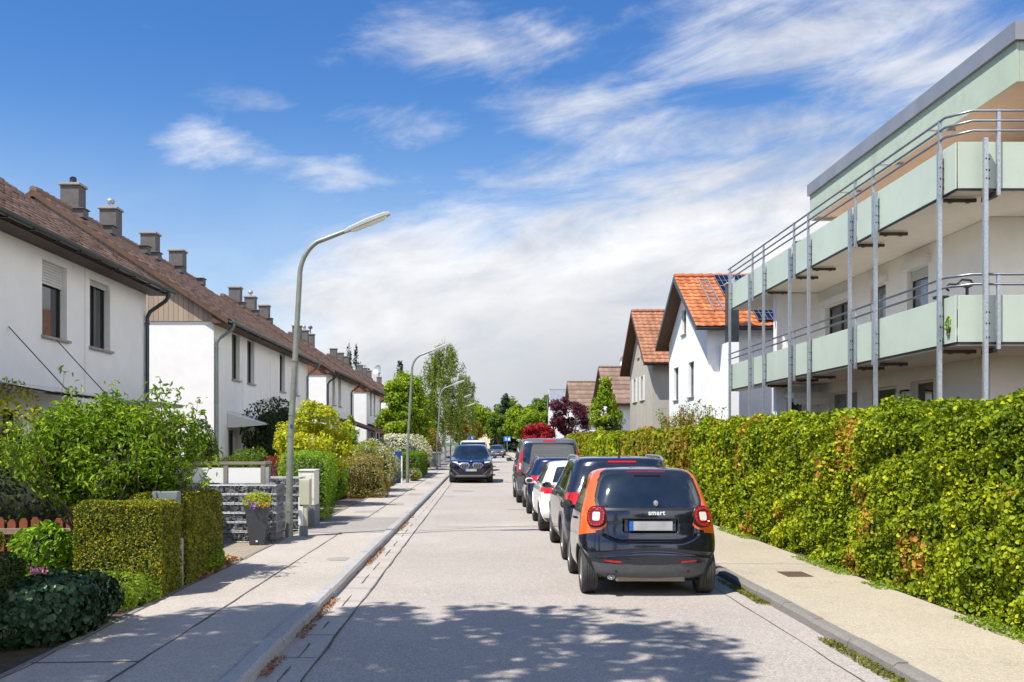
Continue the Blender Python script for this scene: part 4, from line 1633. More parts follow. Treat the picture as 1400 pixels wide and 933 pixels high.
hR3 = house('house with weathered brown roof behind the pale green tree', (10.4, 81.0, 0), 0, 10.0, 10.0, 5.2, 8.1, [
    win('gable', 5, 3.0, 1.0, 1.3, frame='pvc')], name='gabled_house', wall='stucco_warm', tile='tile_old', oh=0.7, ohg=0.4, soffit='soffit_brown', tw=0.75, th=0.8)
dish('satellite_dish', (12.3, 85.6, 8.75), 0.55, 'larger grey satellite dish on the weathered brown roof ridge')
dish('satellite_dish', (13.5, 86.0, 8.6), 0.42, 'smaller satellite dish next to the larger one on the brown ridge')
hR4 = house('brown roofed house behind the purple tree', (10.0, 109.0, 0), 0, 9.0, 9.5, 5.4, 8.5, [
    win('gable', 5, 3.0, 1.0, 1.3, frame='pvc')], name='gabled_house', wall='stucco', tile='tile_old', oh=0.6, ohg=0.35, soffit='soffit_brown', tw=0.9, th=0.9)
hR5 = house('narrow white gabled house left of the purple tree', (8.9, 128.0, 0), 0, 3.6, 7.0, 6.2, 8.6, [
    win('gable', 2.2, 3.6, 1.1, 1.8, frame='dark_frame'), win('gable', 4.8, 3.6, 1.1, 1.8, frame='dark_frame')], name='gabled_house', wall='stucco', tile='zinc', oh=0.2, ohg=0.15, verge='pvc', plain=True, gutter=None)
hR6 = house('cream house with red brown roof closing the far end of the street', (-4.5, 262, 0), 0, 14, 10, 6.0, 9.6, [
    win('front', 3, 3.2, 1.2, 1.5, frame='pvc'), win('front', 7, 3.2, 1.2, 1.5, frame='pvc'), win('front', 3, .9, 1.2, 1.5, frame='pvc'), win('front', 7, .9, 1.2, 1.5, frame='pvc')], name='gabled_house', wall='stucco_cream', tile='tile_old', plain=True)

# ------------------------------------------------------------------ apartment building with mint balconies
AX, AY0, AY1 = 10.3, 20.2, 35.2
ap = empty('apartment_building', (AX, AY0, 0), 0, 'white apartment building with mint green balconies on galvanised posts', 'apartment building')


def ap_part(mb, name, mat, parent=None, smooth=None):
    o = mb.build(name, M[mat], ap if parent is None else parent, smooth)
    if parent is None:
        o.location = (-AX, -AY0, 0)
    return o


def wy(px, X=AX):
    return FPX * X / (px - 660.0)


mb = MB()
mb.bx(AX, 26, AY0, 30.5, -0.3, 6.44)
w_ = ap_part(mb, 'wall', 'stucco_warm')
wins = []
# first floor (street side, plane x=AX) : (px left, px right, z0, z1)
for (pa, pb, za, zb, kw) in (
        (1240, 1269, 3.75, 6.0, dict(mull=1, pane='pane_curtain', frame='dark_frame', shutter=0.25)),
        (1190, 1211, 3.75, 5.95, dict(mull=1, pane='pane_curtain', frame='dark_frame', shutter=0.0)),
        (1128, 1161, 3.75, 5.90, dict(mull=2, pane='pane', frame='dark_frame')),
        (1245, 1276, 0.95, 3.32, dict(mull=1, pane='pane', frame='pvc')),
        (1192, 1226, 1.0, 3.28, dict(mull=1, pane='pane', frame='pvc')),
        (1133, 1172, 1.0, 3.32, dict(mull=2, pane='pane_curtain', frame='pvc'))):
    ya, yb = wy(pb), wy(pa)
    wins.append((ya, yb, za, zb, kw))
cuts = [(AX - 0.3, AX + 0.4, a, b, c, d) for (a, b, c, d, k) in wins]
fw = [(11.9, 13.4, 3.75, 5.9), (15.0, 16.6, 3.75, 5.9), (12.0, 13.4, 1.0, 3.0)]
cuts += [(a, b, AY0 - 0.3, AY0 + 0.4, c, d) for (a, b, c, d) in fw]
bool_cut(w_, cuts)
for (a, b, c, d, k) in wins:
    f = window(ap, 'gable', (a + b) / 2 - AY0, c, b - a, d - c, sill=False, inset=0.14, box=(c > 3), **k)
for (a, b, c, d) in fw:
    window(ap, 'front', (a + b) / 2 - AX, c, b - a, d - c, sill=False, inset=0.14, pane='pane_curtain', frame='dark_frame')
# projecting wing at the far end
mb = MB()
mb.bx(9.0, AX + 0.3, 30.503, 30.80, -0.3, 6.43)
mb2 = MB()
mb2.bx(AX + 0.05, 26, 30.803, AY1, -0.3, 6.43)
ap_part(mb, 'fin_wall', 'stucco')
window(ap, 'front', 9.55 - AX, 1.9, 0.55, 1.25, off=30.5 - AY0, inset=-0.045, sill=True, frame='pvc')
ap_part(mb2, 'rear_wall', 'stucco_warm')
# slabs
for (z0_, z1_) in ((3.62, 3.80), (6.42, 6.60)):
    mb = MB()
    if z0_ < 5:
        mb.bx(8.62, AX - 0.002, 18.05, 30.45, z0_, z1_)
        mb.bx(AX - 0.002, 26, 18.05, AY0 - 0.002, z0_, z1_)
        mb.bx(8.62, 8.998, 30.45, 34.5, z0_, z1_)
    else:
        mb.bx(8.62, 26, 18.05, 34.5, z0_ + 0.03, z1_)
    ap_part(mb, 'balcony_slab', 'soffit')
PX = 8.56
segs = [(18.02, 18.52), (18.62, 21.70), (21.79, 22.74), (22.83, 26.04), (26.12, 27.22), (27.31, 30.18), (30.27, 31.42), (31.50, 34.50)]
fsegs = [(8.60, 9.28), (9.34, 11.9), (11.98, 14.5), (14.6, 17.5)]
for (zb, zt) in ((3.68, 4.53), (6.46, 7.30)):
    for (a, b) in segs:
        mb = MB()
        mb.bbx(PX, PX + 0.03, a, b, zb, zt, 0.005)
        ap_part(mb, 'balcony_panel', 'mint')
    for (a, b) in fsegs:
        mb = MB()
        mb.bbx(a, b, 17.985, 18.015, zb, zt, 0.005)
        ap_part(mb, 'balcony_panel', 'mint')
    mb = MB()
    mb.bbx(PX, 9.0, 34.52, 34.55, zb, zt, 0.005)
    ap_part(mb, 'balcony_panel', 'mint')
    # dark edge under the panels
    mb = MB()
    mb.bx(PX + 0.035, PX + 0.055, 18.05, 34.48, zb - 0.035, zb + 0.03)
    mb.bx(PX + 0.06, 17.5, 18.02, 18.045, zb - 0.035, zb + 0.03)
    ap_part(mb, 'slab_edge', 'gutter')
# rails
for zs in ((4.90, 4.72), (7.85, 7.67, 7.49)):
    for zz_ in zs:
        mb = MB()
        mb.tube([(PX - 0.03, 34.55, zz_), (PX - 0.03, 18.35, zz_), (PX + 0.28, 17.95, zz_), (18, 17.95, zz_)], 0.024, 8)
        ap_part(mb, 'handrail', 'rail', None, 50)
# rail uprights, short flat bars
for (zb, zt) in ((3.55, 4.93), (6.33, 7.88)):
    for yy in (18.57, 21.75, 22.79, 26.08, 27.27, 30.23, 31.46, 34.3):
        mb = MB()
        mb.bx(PX - 0.05, PX + 0.0, yy - 0.03, yy + 0.03, zb, zt)
        ap_part(mb, 'rail_upright', 'galv')
    for xx in (9.31, 11.94, 14.55):
        mb = MB()
        mb.bx(xx - 0.03, xx + 0.03, 17.935, 17.98, zb, zt)
        ap_part(mb, 'rail_upright', 'galv')
# structural posts
for (xx, yy, zt) in ((8.47, 18.45, 7.25), (9.02, 17.85, 7.33), (8.47, 21.45, 7.25), (8.47, 22.95, 7.25), (8.47, 25.85, 7.25), (8.47, 27.45, 7.2), (8.47, 30.0, 7.25), (8.47, 31.6, 7.2), (8.47, 34.1, 7.7), (12.4, 17.85, 7.3)):
    mb = MB()
    mb.bx(xx - 0.036, xx + 0.036, yy - 0.036, yy + 0.038, 0, zt)
    po = ap_part(mb, 'support_post', 'galv')
    mb = MB()
    for zz_ in (6.95, 6.6, 4.2, 3.75, 4.0, 6.75):
        mb.tube([(xx + 0.037, yy, zz_), (xx + 0.075, yy, zz_)], 0.018, 6)
        mb.tube([(xx, yy - 0.037, zz_), (xx, yy - 0.044, zz_)], 0.014, 6)
    o_ = mb.build('bolts', M['black_metal'], po)
# brown brackets under the slabs
for zb in (3.60, 6.425):
    for yy in (18.6, 21.6, 22.85, 26.0, 27.35, 30.1):
        mb = MB()
        mb.bx(8.62, 9.22, yy - 0.03, yy + 0.03, zb - 0.07, zb - 0.003)
        mb.bx(8.72, 8.78, yy - 0.05, yy + 0.05, zb - 0.085, zb - 0.05)
        mb.bx(9.05, 9.11, yy - 0.05, yy + 0.05, zb - 0.085, zb - 0.05)
        ap_part(mb, 'slab_bracket', 'bracket')
    mb = MB()
    mb.bx(9.27, 9.35, 18.06, 18.5, zb - 0.10, zb - 0.003)
    ap_part(mb, 'slab_bracket', 'bracket')
# penthouse and its roof
mb = MB()
mb.bx(12.2, 24, 21.4, 28.4, 6.60, 8.95)
ap_part(mb, 'penthouse_wall', 'soffit_peach')
mb = MB()
mb.bx(9.70, 25, 18.03, 29.37, 8.50, 8.62)
ap_part(mb, 'roof_soffit', 'soffit_peach')
RX = 9.67
mb = MB()
for (a, b) in ((18.0, 20.9), (20.91, 24.0), (24.01, 27.2), (27.21, 29.4)):
    mb.bx(RX, RX + 0.04, a, b, 8.40, 9.13)
mb.bx(RX + 0.045, 25, 18.0, 18.028, 8.40, 9.13)
mb.bx(RX + 0.045, 25, 29.372, 29.4, 8.40, 9.13)
ap_part(mb, 'roof_fascia', 'mint_old')
mb = MB()
for (a, b) in ((17.93, 20.9), (20.905, 24.0), (24.005, 27.2), (27.205, 29.45)):
    mb.bx(RX - 0.07, RX + 0.5, a, b, 9.134, 9.47)
mb.bx(RX + 0.505, 25, 17.93, 29.45, 9.134, 9.465)
ap_part(mb, 'roof_cap', 'zinc')
for yy in (21.0, 23.6, 26.2):
    mb = MB()
    mb.tube([(RX - 0.25, yy, 8.45), (RX + 0.3, yy, 8.45)], 0.035, 10)
    ap_part(mb, 'rain_spout', 'galv')
mb = MB()
mb.bx(11.5, 12.1, 20.5, 29, 6.62, 7.75)
ap_part(mb, 'terrace_parapet', 'stucco')
# wall lamp and pipe bracket
mb = MB()
mb.bbx(AX - 0.16, AX - 0.004, 24.25, 24.45, 2.55, 3.1, 0.02)
ap_part(mb, 'wall_lamp', 'soffit')
mb = MB()
mb.tube([(AX - 0.22, 24.0, 2.55), (AX - 0.22, 24.0, 3.1), (AX - 0.02, 24.0, 3.12)], 0.025, 8)
mb.tube([(AX - 0.22, 24.0, 2.55), (AX - 0.02, 24.0, 2.53)], 0.025, 8)
ap_part(mb, 'wall_handle', 'black_metal')
# scalloped awning
aw_ = empty('awning', (9.3, 29.6, 3.0), 0, 'small white awning with scalloped edge beneath the lower balcony', 'awning')
mb = MB()
mb.prism([(0, 0.34), (1.9, 0.34), (1.9, 0.30), (0, 0.16)], 'x', -0.05, 1.0)
mb.build('cloth', M['pvc'], aw_)
mb = MB()
for k in range(9):
    x_ = -0.05 + k * 0.12
    mb.prism([(x_, 0.17), (x_ + 0.12, 0.17), (x_ + 0.12, 0.02), (x_ + 0.06, -0.04), (x_, 0.02)], 'y', -0.03, -0.01)
mb.build('valance', M['stucco_warm'], aw_)
# balcony things
eb = empty('exercise_bike', (9.25, 19.0, 3.80), 0, 'black exercise bike handlebars showing above the lower balcony corner', 'exercise bike')
mb = MB()
for s_ in (-1, 1):
    mb.tube([(0, 0, 1.02), (0.05, s_ * 0.16, 1.06), (-0.05, s_ * 0.24, 1.12), (-0.22, s_ * 0.26, 1.13), (-0.30, s_ * 0.26, 1.06), (-0.22, s_ * 0.26, 1.0)], 0.022, 8)
mb.build('handlebar', M['black_plastic'], eb, 50)
MB().tube([(0.0, 0, 0), (0, 0, 1.04)], 0.03, 8).build('frame', M['black_plastic'], eb)
MB().bbx(-0.3, 0.3, -0.1, 0.1, 0.25, 0.6, 0.04).build('flywheel_cover', M['black_plastic'], eb)
MB().bbx(-0.62, -0.38, -0.1, 0.1, 0.80, 0.86, 0.02).build('saddle', M['black_plastic'], eb)
MB().tube([(-0.5, 0, 0.82), (-0.3, 0, 0.3)], 0.025, 8).build('seat_post', M['black_plastic'], eb)
MB().bx(-0.6, 0.3, -0.2, 0.2, 0, 0.04).build('base', M['black_plastic'], eb)
shrub('balcony_plant', (9.0, 28.3, 6.6), (0.25, 0.5, 0.5), L['tree_mid'], 700, 0.09, 'small dark green plant above the upper balcony panels', 'plant', core=0.5)
shrub('balcony_plant', (8.55, 18.25, 3.85), (0.06, 0.08, 0.16), L['bright'], 60, 0.07, 'tiny green plant growing out of the lower balcony corner gap', 'plant', core=0.0)
# ------------------------------------------------------------------ street lamps
def street_lamp(x, y, label, detail=True, lean=0.0, src=None):
    root = empty('street_lamp', (x, y, 0.08), 0, label, 'street lamp', 'street lamps along the left pavement')
    mb = MB()
    mb.tube([(0, 0, -0.1), (0, 0, 0.62), (0.0, 0, 0.68)], [0.074, 0.074, 0.067], 14, cap=False)
    mb.tube([(0, 0, 0.66), (0.03, 0, 1.9), (0.11, 0, 3.3)], [0.066, 0.060, 0.054], 14, cap=False)
    pts = [(0.11, 0, 3.3), (0.20, 0, 4.9)]
    for k in range(1, 9):
        a = k / 8 * R(62)
        pts.append((0.20 + 0.62 * (1 - math.cos(a)), 0, 4.9 + 0.76 * math.sin(a)))
    pts.append((1.10, 0, 5.79))
    mb.tube(pts, [0.054, 0.049] + [0.046] * 8 + [0.040], 12, cap=True)
    for zz in (1.9, 2.3, 3.32):
        mb.tube([(0.03 + 0.057 * (zz - 1.9), 0, zz), (0.03 + 0.057 * (zz - 1.9), 0, zz + 0.035)], 0.068, 14)
    mb.build('pole', M['lamp_pole'], root, 45)
    MB().bx(-0.03, 0.03, -0.082, -0.070, 0.25, 0.50).build('access_door', M['lamp_pole'], root)
    # flat head rising outwards
    hd = MB()
    ang = R(22)
    mt = Matrix.Translation((1.07, 0, 5.77)) @ Matrix.Rotation(-ang, 4, 'Y')
    sec = [(-0.02, 0.05, 0.035), (0.10, 0.10, 0.055), (0.45, 0.135, 0.07), (0.80, 0.12, 0.06), (0.90, 0.06, 0.035)]
    vs_, fs_ = [], []
    for (xx, w, h) in sec:
        for (a, b) in ((-w, -0.02), (w, -0.02), (w, h * 0.5), (w * 0.6, h), (-w * 0.6, h), (-w, h * 0.5)):
            vs_.append(mt @ Vector((xx, a, b)))
    for i in range(len(sec) - 1):
        for k in range(6):
            fs_.append((i * 6 + k, i * 6 + (k + 1) % 6, (i + 1) * 6 + (k + 1) % 6, (i + 1) * 6 + k))
    fs_ += [tuple(range(6)), tuple(range(24, 30))]
    hd.add(vs_, fs_)
    h_ = hd.build('lamp_head', M['lamp_pale'], root, 30)
    df = MB()
    df.add([mt @ Vector(p) for p in ((0.10, -0.085, -0.022), (0.82, -0.085, -0.022), (0.82, 0.085, -0.022), (0.10, 0.085, -0.022), (0.16, -0.06, -0.065), (0.76, -0.06, -0.065), (0.76, 0.06, -0.065), (0.16, 0.06, -0.065))],
           [(0, 1, 2, 3), (7, 6, 5, 4), (0, 4, 5, 1), (1, 5, 6, 2), (2, 6, 7, 3), (3, 7, 4, 0)])
    df.build('diffuser', M['diffuser'], h_)
    return root


street_lamp(-3.66, 18.8, 'nearest tall street lamp, arching over the pavement beside the stone filled basket wall')
street_lamp(-3.30, 43.6, 'second street lamp from the camera, standing beside the blue door panel')
for (x, y, lb) in ((-3.20, 70.0, 'third street lamp, beside the pale bins past the clipped hedge'),
                   (-2.95, 91.0, 'fourth street lamp, in front of the weeping birch'),
                   (-2.75, 111.0, 'fifth street lamp, its arm below the small weeping birch'),
                   (-2.9, 140.0, 'farthest street lamp, barely showing above the parked white van')):
    street_lamp(x, y, lb)
# small sticker plate on nearest pole
o = MB().bx(-0.025, 0.025, -0.075, -0.068, 0, 0.07).build('pole_sticker', M['blue_paint'])
o.parent = bpy.data.objects['street_lamp']
o.location = (0.06, 0, 2.05)

# ------------------------------------------------------------------ utility boxes, gabion, planter
a0 = at(431, 720, 0.085)
cb = empty('utility_cabinet', (-3.70, 21.0, 0.085), 0, 'cream electricity cabinet on a grey plinth behind the slim one', 'utility cabinet')
MB().bbx(-0.20, 0.16, 0, 0.62, 0.0, 0.44, 0.01).build('plinth', M['grey_box'], cb)
MB().bbx(-0.19, 0.15, -0.01, 0.60, 0.443, 1.17, 0.015).build('housing', M['white_box'], cb)
MB().bbx(-0.20, 0.16, -0.03, 0.62, 1.173, 1.20, 0.01).build('lid', M['white_box'], cb)
mb = MB()
mb.bx(-0.13, 0.09, -0.016, -0.011, 0.5, 1.1)
mb.build('door', M['white_box'], cb)
cb = empty('utility_cabinet', (-3.36, 18.85, 0.085), 0, 'slim beige meter cabinet on a pale stake just right of the lamp pole', 'utility cabinet')
MB().bbx(-0.13, -0.04, -0.03, 0.05, 0.02, 0.74, 0.006).build('stake', M['pvc'], cb)
MB().bbx(-0.055, 0.03, -0.02, 0.12, 0.02, 0.6, 0.006).build('stake', M['beige_box'], cb)
MB().bx(-0.12, 0.04, -0.04, 0.06, 0.0, 0.2).build('foot', M['grey_box'], cb)
MB().bbx(-0.12, 0.09, -0.03, 0.16, 0.56, 1.09, 0.015).build('housing', M['beige_box'], cb)
MB().bbx(-0.10, 0.08, -0.045, -0.031, 0.60, 1.05, 0.004).build('door', M['beige_box'], cb)


def stones(mb, x0, x1, y0, y1, z0, z1, face, n, r2):
    """irregular broken stones filling a basket, packed against one face"""
    for k in range(n):
        s_ = r2.uniform(0.026, 0.060)
        if face == 'y':
            p = (r2.uniform(x0 + 0.03, x1 - 0.03), y0 + r2.uniform(0.02, 0.07), r2.uniform(z0 + 0.03, z1 - 0.03))
        elif face == 'x':
            p = (x1 - r2.uniform(0.02, 0.07), r2.uniform(y0 + 0.03, y1 - 0.03), r2.uniform(z0 + 0.03, z1 - 0.03))
        else:
            p = (r2.uniform(x0 + 0.03, x1 - 0.03), r2.uniform(y0 + 0.03, y1 - 0.03), z1 - r2.uniform(0.02, 0.06))
        e = Euler((r2.uniform(0, 6), r2.uniform(0, 6), r2.uniform(0, 6))).to_matrix()
        sc = Vector((s_ * r2.uniform(0.8, 1.5), s_ * r2.uniform(0.6, 1.0), s_ * r2.uniform(0.6, 1.1)))
        pts = []
        for q in ((-1, -1, -1), (1, -1, -1), (1, 1, -1), (-1, 1, -1), (-1, -1, 1), (1, -1, 1), (1, 1, 1), (-1, 1, 1)):
            v = e @ Vector([q[i] * sc[i] * r2.uniform(0.55, 1.1) for i in range(3)]) + Vector(p)
            pts.append(Vector((min(v.x, x1 - 0.002 - 0.006 * r2.random()), max(v.y, y0 + 0.002 + 0.006 * r2.random()), min(max(v.z, z0), z1 - 0.004))))
        mb.add(pts, [(0, 3, 2, 1), (4, 5, 6, 7), (0, 1, 5, 4), (1, 2, 6, 5), (2, 3, 7, 6), (3, 0, 4, 7)])


def gabion(x0, x1, y0, y1, h, label, seed, nf=520, ns=240):
    root = empty('gabion_wall', (0, 0, 0), 0, label, 'gabion wall', 'stone filled wire baskets')
    r2 = random.Random(seed)
    z0 = 0.085
    z1 = z0 + h
    mb = MB()
    mb.bx(x0 + 0.07, x1 - 0.07, y0 + 0.07, y1 - 0.07, z0, z1 - 0.05)
    mb.build('inner_fill', M['stone'], root)
    mb = MB()
    stones(mb, x0, x1, y0, y1, z0, z1, 'y', nf, r2)
    stones(mb, x0, x1, y0, y1, z0, z1, 'x', ns, r2)
    stones(mb, x0, x1, y0, y1, z0, z1, 'z', 260, r2)
    mb.build('stone_fill', M['stone'], root)
    mb = MB()
    e = 0.004
    for k in range(7):
        zz = z0 + 0.01 + (h - 0.02) * k / 6
        for d in (0, 0.022) if 0 < k < 6 else (0,):
            mb.tube([(x0, y0 - e, zz + d), (x1 + e, y0 - e, zz + d), (x1 + e, y1, zz + d)], 0.0055, 5)
    x = x1
    while x > x0:
        mb.tube([(x, y0 - e - 0.006, z0), (x, y0 - e - 0.006, z1)], 0.0018, 4)
        x -= 0.075
    y = y0
    while y < y1:
        mb.tube([(x1 + e + 0.006, y, z0), (x1 + e + 0.006, y, z1)], 0.0018, 4)
        y += 0.075
    mb.tube([(x0, y0 - e, z1), (x1 + e, y0 - e, z1), (x1 + e, y1, z1), (x0, y1, z1)], 0.006, 5)
    mb.build('wire_mesh', M['wire'], root)
    return root


gabion(-6.0, -3.68, 17.75, 18.5, 1.02, 'dark stone filled wire basket wall directly behind the tapered planter', 5)
gabion(-6.0, -3.72, 20.2, 20.8, 1.06, 'farther stone filled wire basket seen between lamp pole and cabinets', 6, 300, 80)
# railing with white infill panels standing on the front basket
rt = empty('balustrade', (0, 0, 0), 0, 'low railing of white panels in a taupe frame on top of the stone basket', 'railing')
zt = 1.115
mb = MB()
for x in (-5.9, -4.62, -3.95):
    mb.bx(x - 0.035, x + 0.035, 17.86, 17.92, zt, zt + 0.40)
mb.bx(-3.975, -3.925, 18.35, 18.40, zt, zt + 0.40)
mb.bx(-6.0, -3.90, 17.85, 17.95, zt + 0.355, zt + 0.405)
mb.bx(-3.985, -3.905, 17.951, 18.45, zt + 0.355, zt + 0.405)
mb.build('frame', M['taupe'], rt)
for (a, b) in ((-5.86, -4.66), (-4.58, -3.99)):
    MB().bbx(a, b, 17.875, 17.895, zt + 0.02, zt + 0.30, 0.004).build('infill_panel', M['pvc'], rt)
MB().bbx(-3.96, -3.94, 17.93, 18.34, zt + 0.02, zt + 0.30, 0.004).build('infill_panel', M['pvc'], rt)

pl_ = empty('flower_planter', (-3.94, 17.40, 0.085), R(8), 'tapered square anthracite planter with a small green shrub and purple flowers', 'planter')
mb = MB()
h_ = 0.66
b0, b1 = 0.125, 0.205
for (ra, rb, za, zb) in ((b0, b1, 0, h_),):
    vs_ = [(sx * r_, sy * r_, z_) for (r_, z_) in ((b0, 0), (b1, h_), (b1 - 0.02, h_), (b1 - 0.03, h_ - 0.06)) for (sx, sy) in ((-1, -1), (1, -1), (1, 1), (-1, 1))]
    fs_ = [(3, 2, 1, 0)]
    for q in range(3):
        for k in range(4):
            fs_.append((q * 4 + k, q * 4 + (k + 1) % 4, (q + 1) * 4 + (k + 1) % 4, (q + 1) * 4 + k))
    fs_.append((12, 13, 14, 15))
    mb.add(vs_, fs_)
mb.build('pot', M['planter'], pl_)
MB().bx(-0.02, 0.015, -0.140, -0.134, 0.05, 0.08).build('badge', M['pvc'], pl_)
D_ = nrm(rng.normal(0, 1, (1500, 3)))
P_ = D_ * np.array([0.24, 0.24, 0.15]) * (1 + 0.12 * sn(D_, 3))[:, None] + np.array([0, 0, h_ + 0.10])
leaves('foliage', P_, D_, 0.034, L['yellow'], pl_, aspect=0.5)
P_ = rng.normal(0, 1, (34, 3)) * np.array([0.035, 0.03, 0.025]) + np.array([-0.06, -0.21, h_ + 0.05])
leaves('blossom', P_, np.tile([0, -1, 0.3], (34, 1)), 0.035, L['violet'], pl_, aspect=0.9)
P_ = rng.normal(0, 1, (60, 3)) * np.array([0.05, 0.04, 0.02]) + np.array([0.1, -0.19, h_ + 0.035])
leaves('blossom', P_, np.tile([0, -1, 0.3], (60, 1)), 0.03, L['maple_young'], pl_, aspect=0.9)

# ------------------------------------------------------------------ near left garden
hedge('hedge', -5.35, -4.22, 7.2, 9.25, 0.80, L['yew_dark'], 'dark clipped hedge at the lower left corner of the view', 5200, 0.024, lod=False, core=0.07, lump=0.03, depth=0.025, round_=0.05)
hedge('hedge', -4.72, -3.70, 11.45, 12.25, 1.13, L['yew'], 'square clipped olive hedge block in front of the big leafy shrub', 7000, 0.024, lod=False, core=0.06, lump=0.03, depth=0.022, round_=0.04)
hedge('hedge', -4.45, -3.70, 12.50, 14.15, 1.16, L['yew'], 'darker clipped hedge block just behind the square olive one', 5200, 0.026, lod=False, core=0.06, lump=0.03, depth=0.022, round_=0.04, faces=('x0', 'x1', 'y0', 'y1'))
gp = empty('gate_post', (-3.80, 12.34, 0.06), 0, 'pale concrete gate post squeezed between the two clipped hedge blocks', 'gate post')
MB().bbx(-0.09, 0.06, -0.11, 0.10, 0.0, 0.62, 0.01).build('post', M['concrete'], gp)
MB().bbx(-0.30, 0.02, -0.02, 0.12, 0.62, 1.20, 0.01).build('mailbox_panel', M['grey_box'], gp)
hedge('hedge', -5.5, -3.82, 8.75, 10.55, 0.02, L['ivy'], 'x', 1, 0.01) if False else None
shrub('ivy_bush', (-4.18, 9.35, 0.06), (0.60, 0.92, 0.33), L['ivy'], 5200, 0.062, 'low mound of dark glossy ivy spilling onto the pavement edge', 'bush', detail=True, aspect=0.85, base=0.25, box=0.5, lump=0.16, seed=2, jit=0.45)
shrub('pink_flower', (-4.42, 9.9, 0.55), (0.09, 0.07, 0.05), L['pink'], 26, 0.036, 'small cluster of pink blossom on top of the dark ivy', 'flowers', core=0.0, detail=True, aspect=0.9)
shrub('ground_cover', (-4.55, 11.0, 0.05), (0.85, 0.75, 0.22), L['lime'], 7500, 0.036, 'lime green ground cover in front of the square olive hedge block', 'ground cover', detail=False, aspect=0.8, base=0.3, box=0.6, lump=0.2, seed=4)
shrub('ground_cover', (-3.95, 11.25, 0.05), (0.30, 0.30, 0.14), L['lime'], 1500, 0.036, 'low green tuft at the corner of the square hedge beside the pavement', 'ground cover', aspect=0.8, base=0.3, box=0.5)
shrub('leafy_shrub', (-5.28, 12.2, 0.06), (0.44, 0.38, 0.42), L['bright'], 1500, 0.11, 'fresh green big leaved shrub in front of the red brown picket fence', 'shrub', detail=True, aspect=0.34, seed=6, core=0.5, jit=0.9, lump=0.3)
shrub('leafy_shrub', (-6.9, 13.2, 0.06), (0.45, 0.45, 0.45), L['shrub'], 900, 0.10, 'smaller leafy shrub at the left frame edge by the picket fence', 'shrub', detail=True, aspect=0.34, seed=8, core=0.5, jit=0.9)
shrub('garden_fern', (-3.80, 13.9, 0.06), (0.16, 0.45, 0.16), L['bright'], 500, 0.07, 'small fern at the foot of the darker clipped hedge', 'plant', detail=True, aspect=0.3, core=0.0)
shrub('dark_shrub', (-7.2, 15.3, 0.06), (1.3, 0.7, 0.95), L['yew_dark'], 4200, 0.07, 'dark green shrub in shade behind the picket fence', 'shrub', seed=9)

# big multi-stem shrub
bs = empty('large_shrub', (-4.93, 12.95, 0.06), 0, 'large airy bright green shrub with many crooked brown stems', 'shrub')
mb = MB()
random.seed(5)
tips = []
for k in range(11):
    a = k * 0.57 + 0.3
    limb(mb, (0.10 * math.cos(a), 0.08 * math.sin(a), 0.0), (math.cos(a) * 0.55 - 0.05, math.sin(a) * 0.40, 1.0), random.uniform(0.95, 1.15), 0.024, 3, tips, 0.62, 0.04)
mb.build('stems', M['bark'], bs)
n_ = 18000
D_ = nrm(rng.normal(0, 1, (n_, 3)))
cc = nrm(rng.normal(0, 1, (64, 3))) * np.array([1.06, 0.88, 0.70]) * rng.uniform(0.55, 1.0, (64, 1))
cc[:, 2] = np.maximum(cc[:, 2], -0.45)
cc += np.array([0.05, 0.1, 1.60])
ix = rng.integers(0, 64, n_)
P_ = cc[ix] + D_ * (rng.uniform(0.2, 1, n_) ** 0.5 * 0.28)[:, None]
extra = np.array([[t.x, t.y, t.z] for t in tips if t.z > 0.9])
ne = 3500
ie = rng.integers(0, len(extra), ne)
De = nrm(rng.normal(0, 1, (ne, 3)))
P_ = np.concatenate([P_, extra[ie] + De * (rng.uniform(0, 1, ne) * 0.16)[:, None]])
Nn = np.concatenate([D_ + np.array([0, 0, 0.5]), De + np.array([0, 0, 0.5])])
leaves('crown', P_, Nn, 0.082, L['shrub'], bs, aspect=0.34, detail=True, jit=0.8)

# yellow flowering shrub at the left edge
shrub('yellow_shrub', (-7.35, 15.3, 0.9), (0.62, 0.45, 0.95), L['yellow'], 1500, 0.075, 'yellow green shrub cut by the left edge of the view', 'shrub', core=0.0, lump=0.3, seed=3)

# picket fence
pf = empty('picket_fence', (0, 0, 0), 0, 'red brown wooden picket fence with weathered rails behind the shrubs', 'fence')
x = -9.0
k = 0
while x < -4.2:
    mb = MB()
    hh = 0.80 + 0.02 * math.sin(k * 2.1)
    mb.prism([(x, 0.1), (x + 0.115, 0.1), (x + 0.115, hh - 0.05), (x + 0.085, hh), (x + 0.03, hh), (x, hh - 0.05)], 'y', 14.0, 14.02)
    mb.build('picket', M['fence_wood'], pf)
    x += 0.165
    k += 1
for zz in (0.62, 0.20):
    MB().bx(-9, -4.2, 13.95, 13.998, zz - 0.04, zz + 0.04).build('fence_rail', M['grey_wood'], pf)

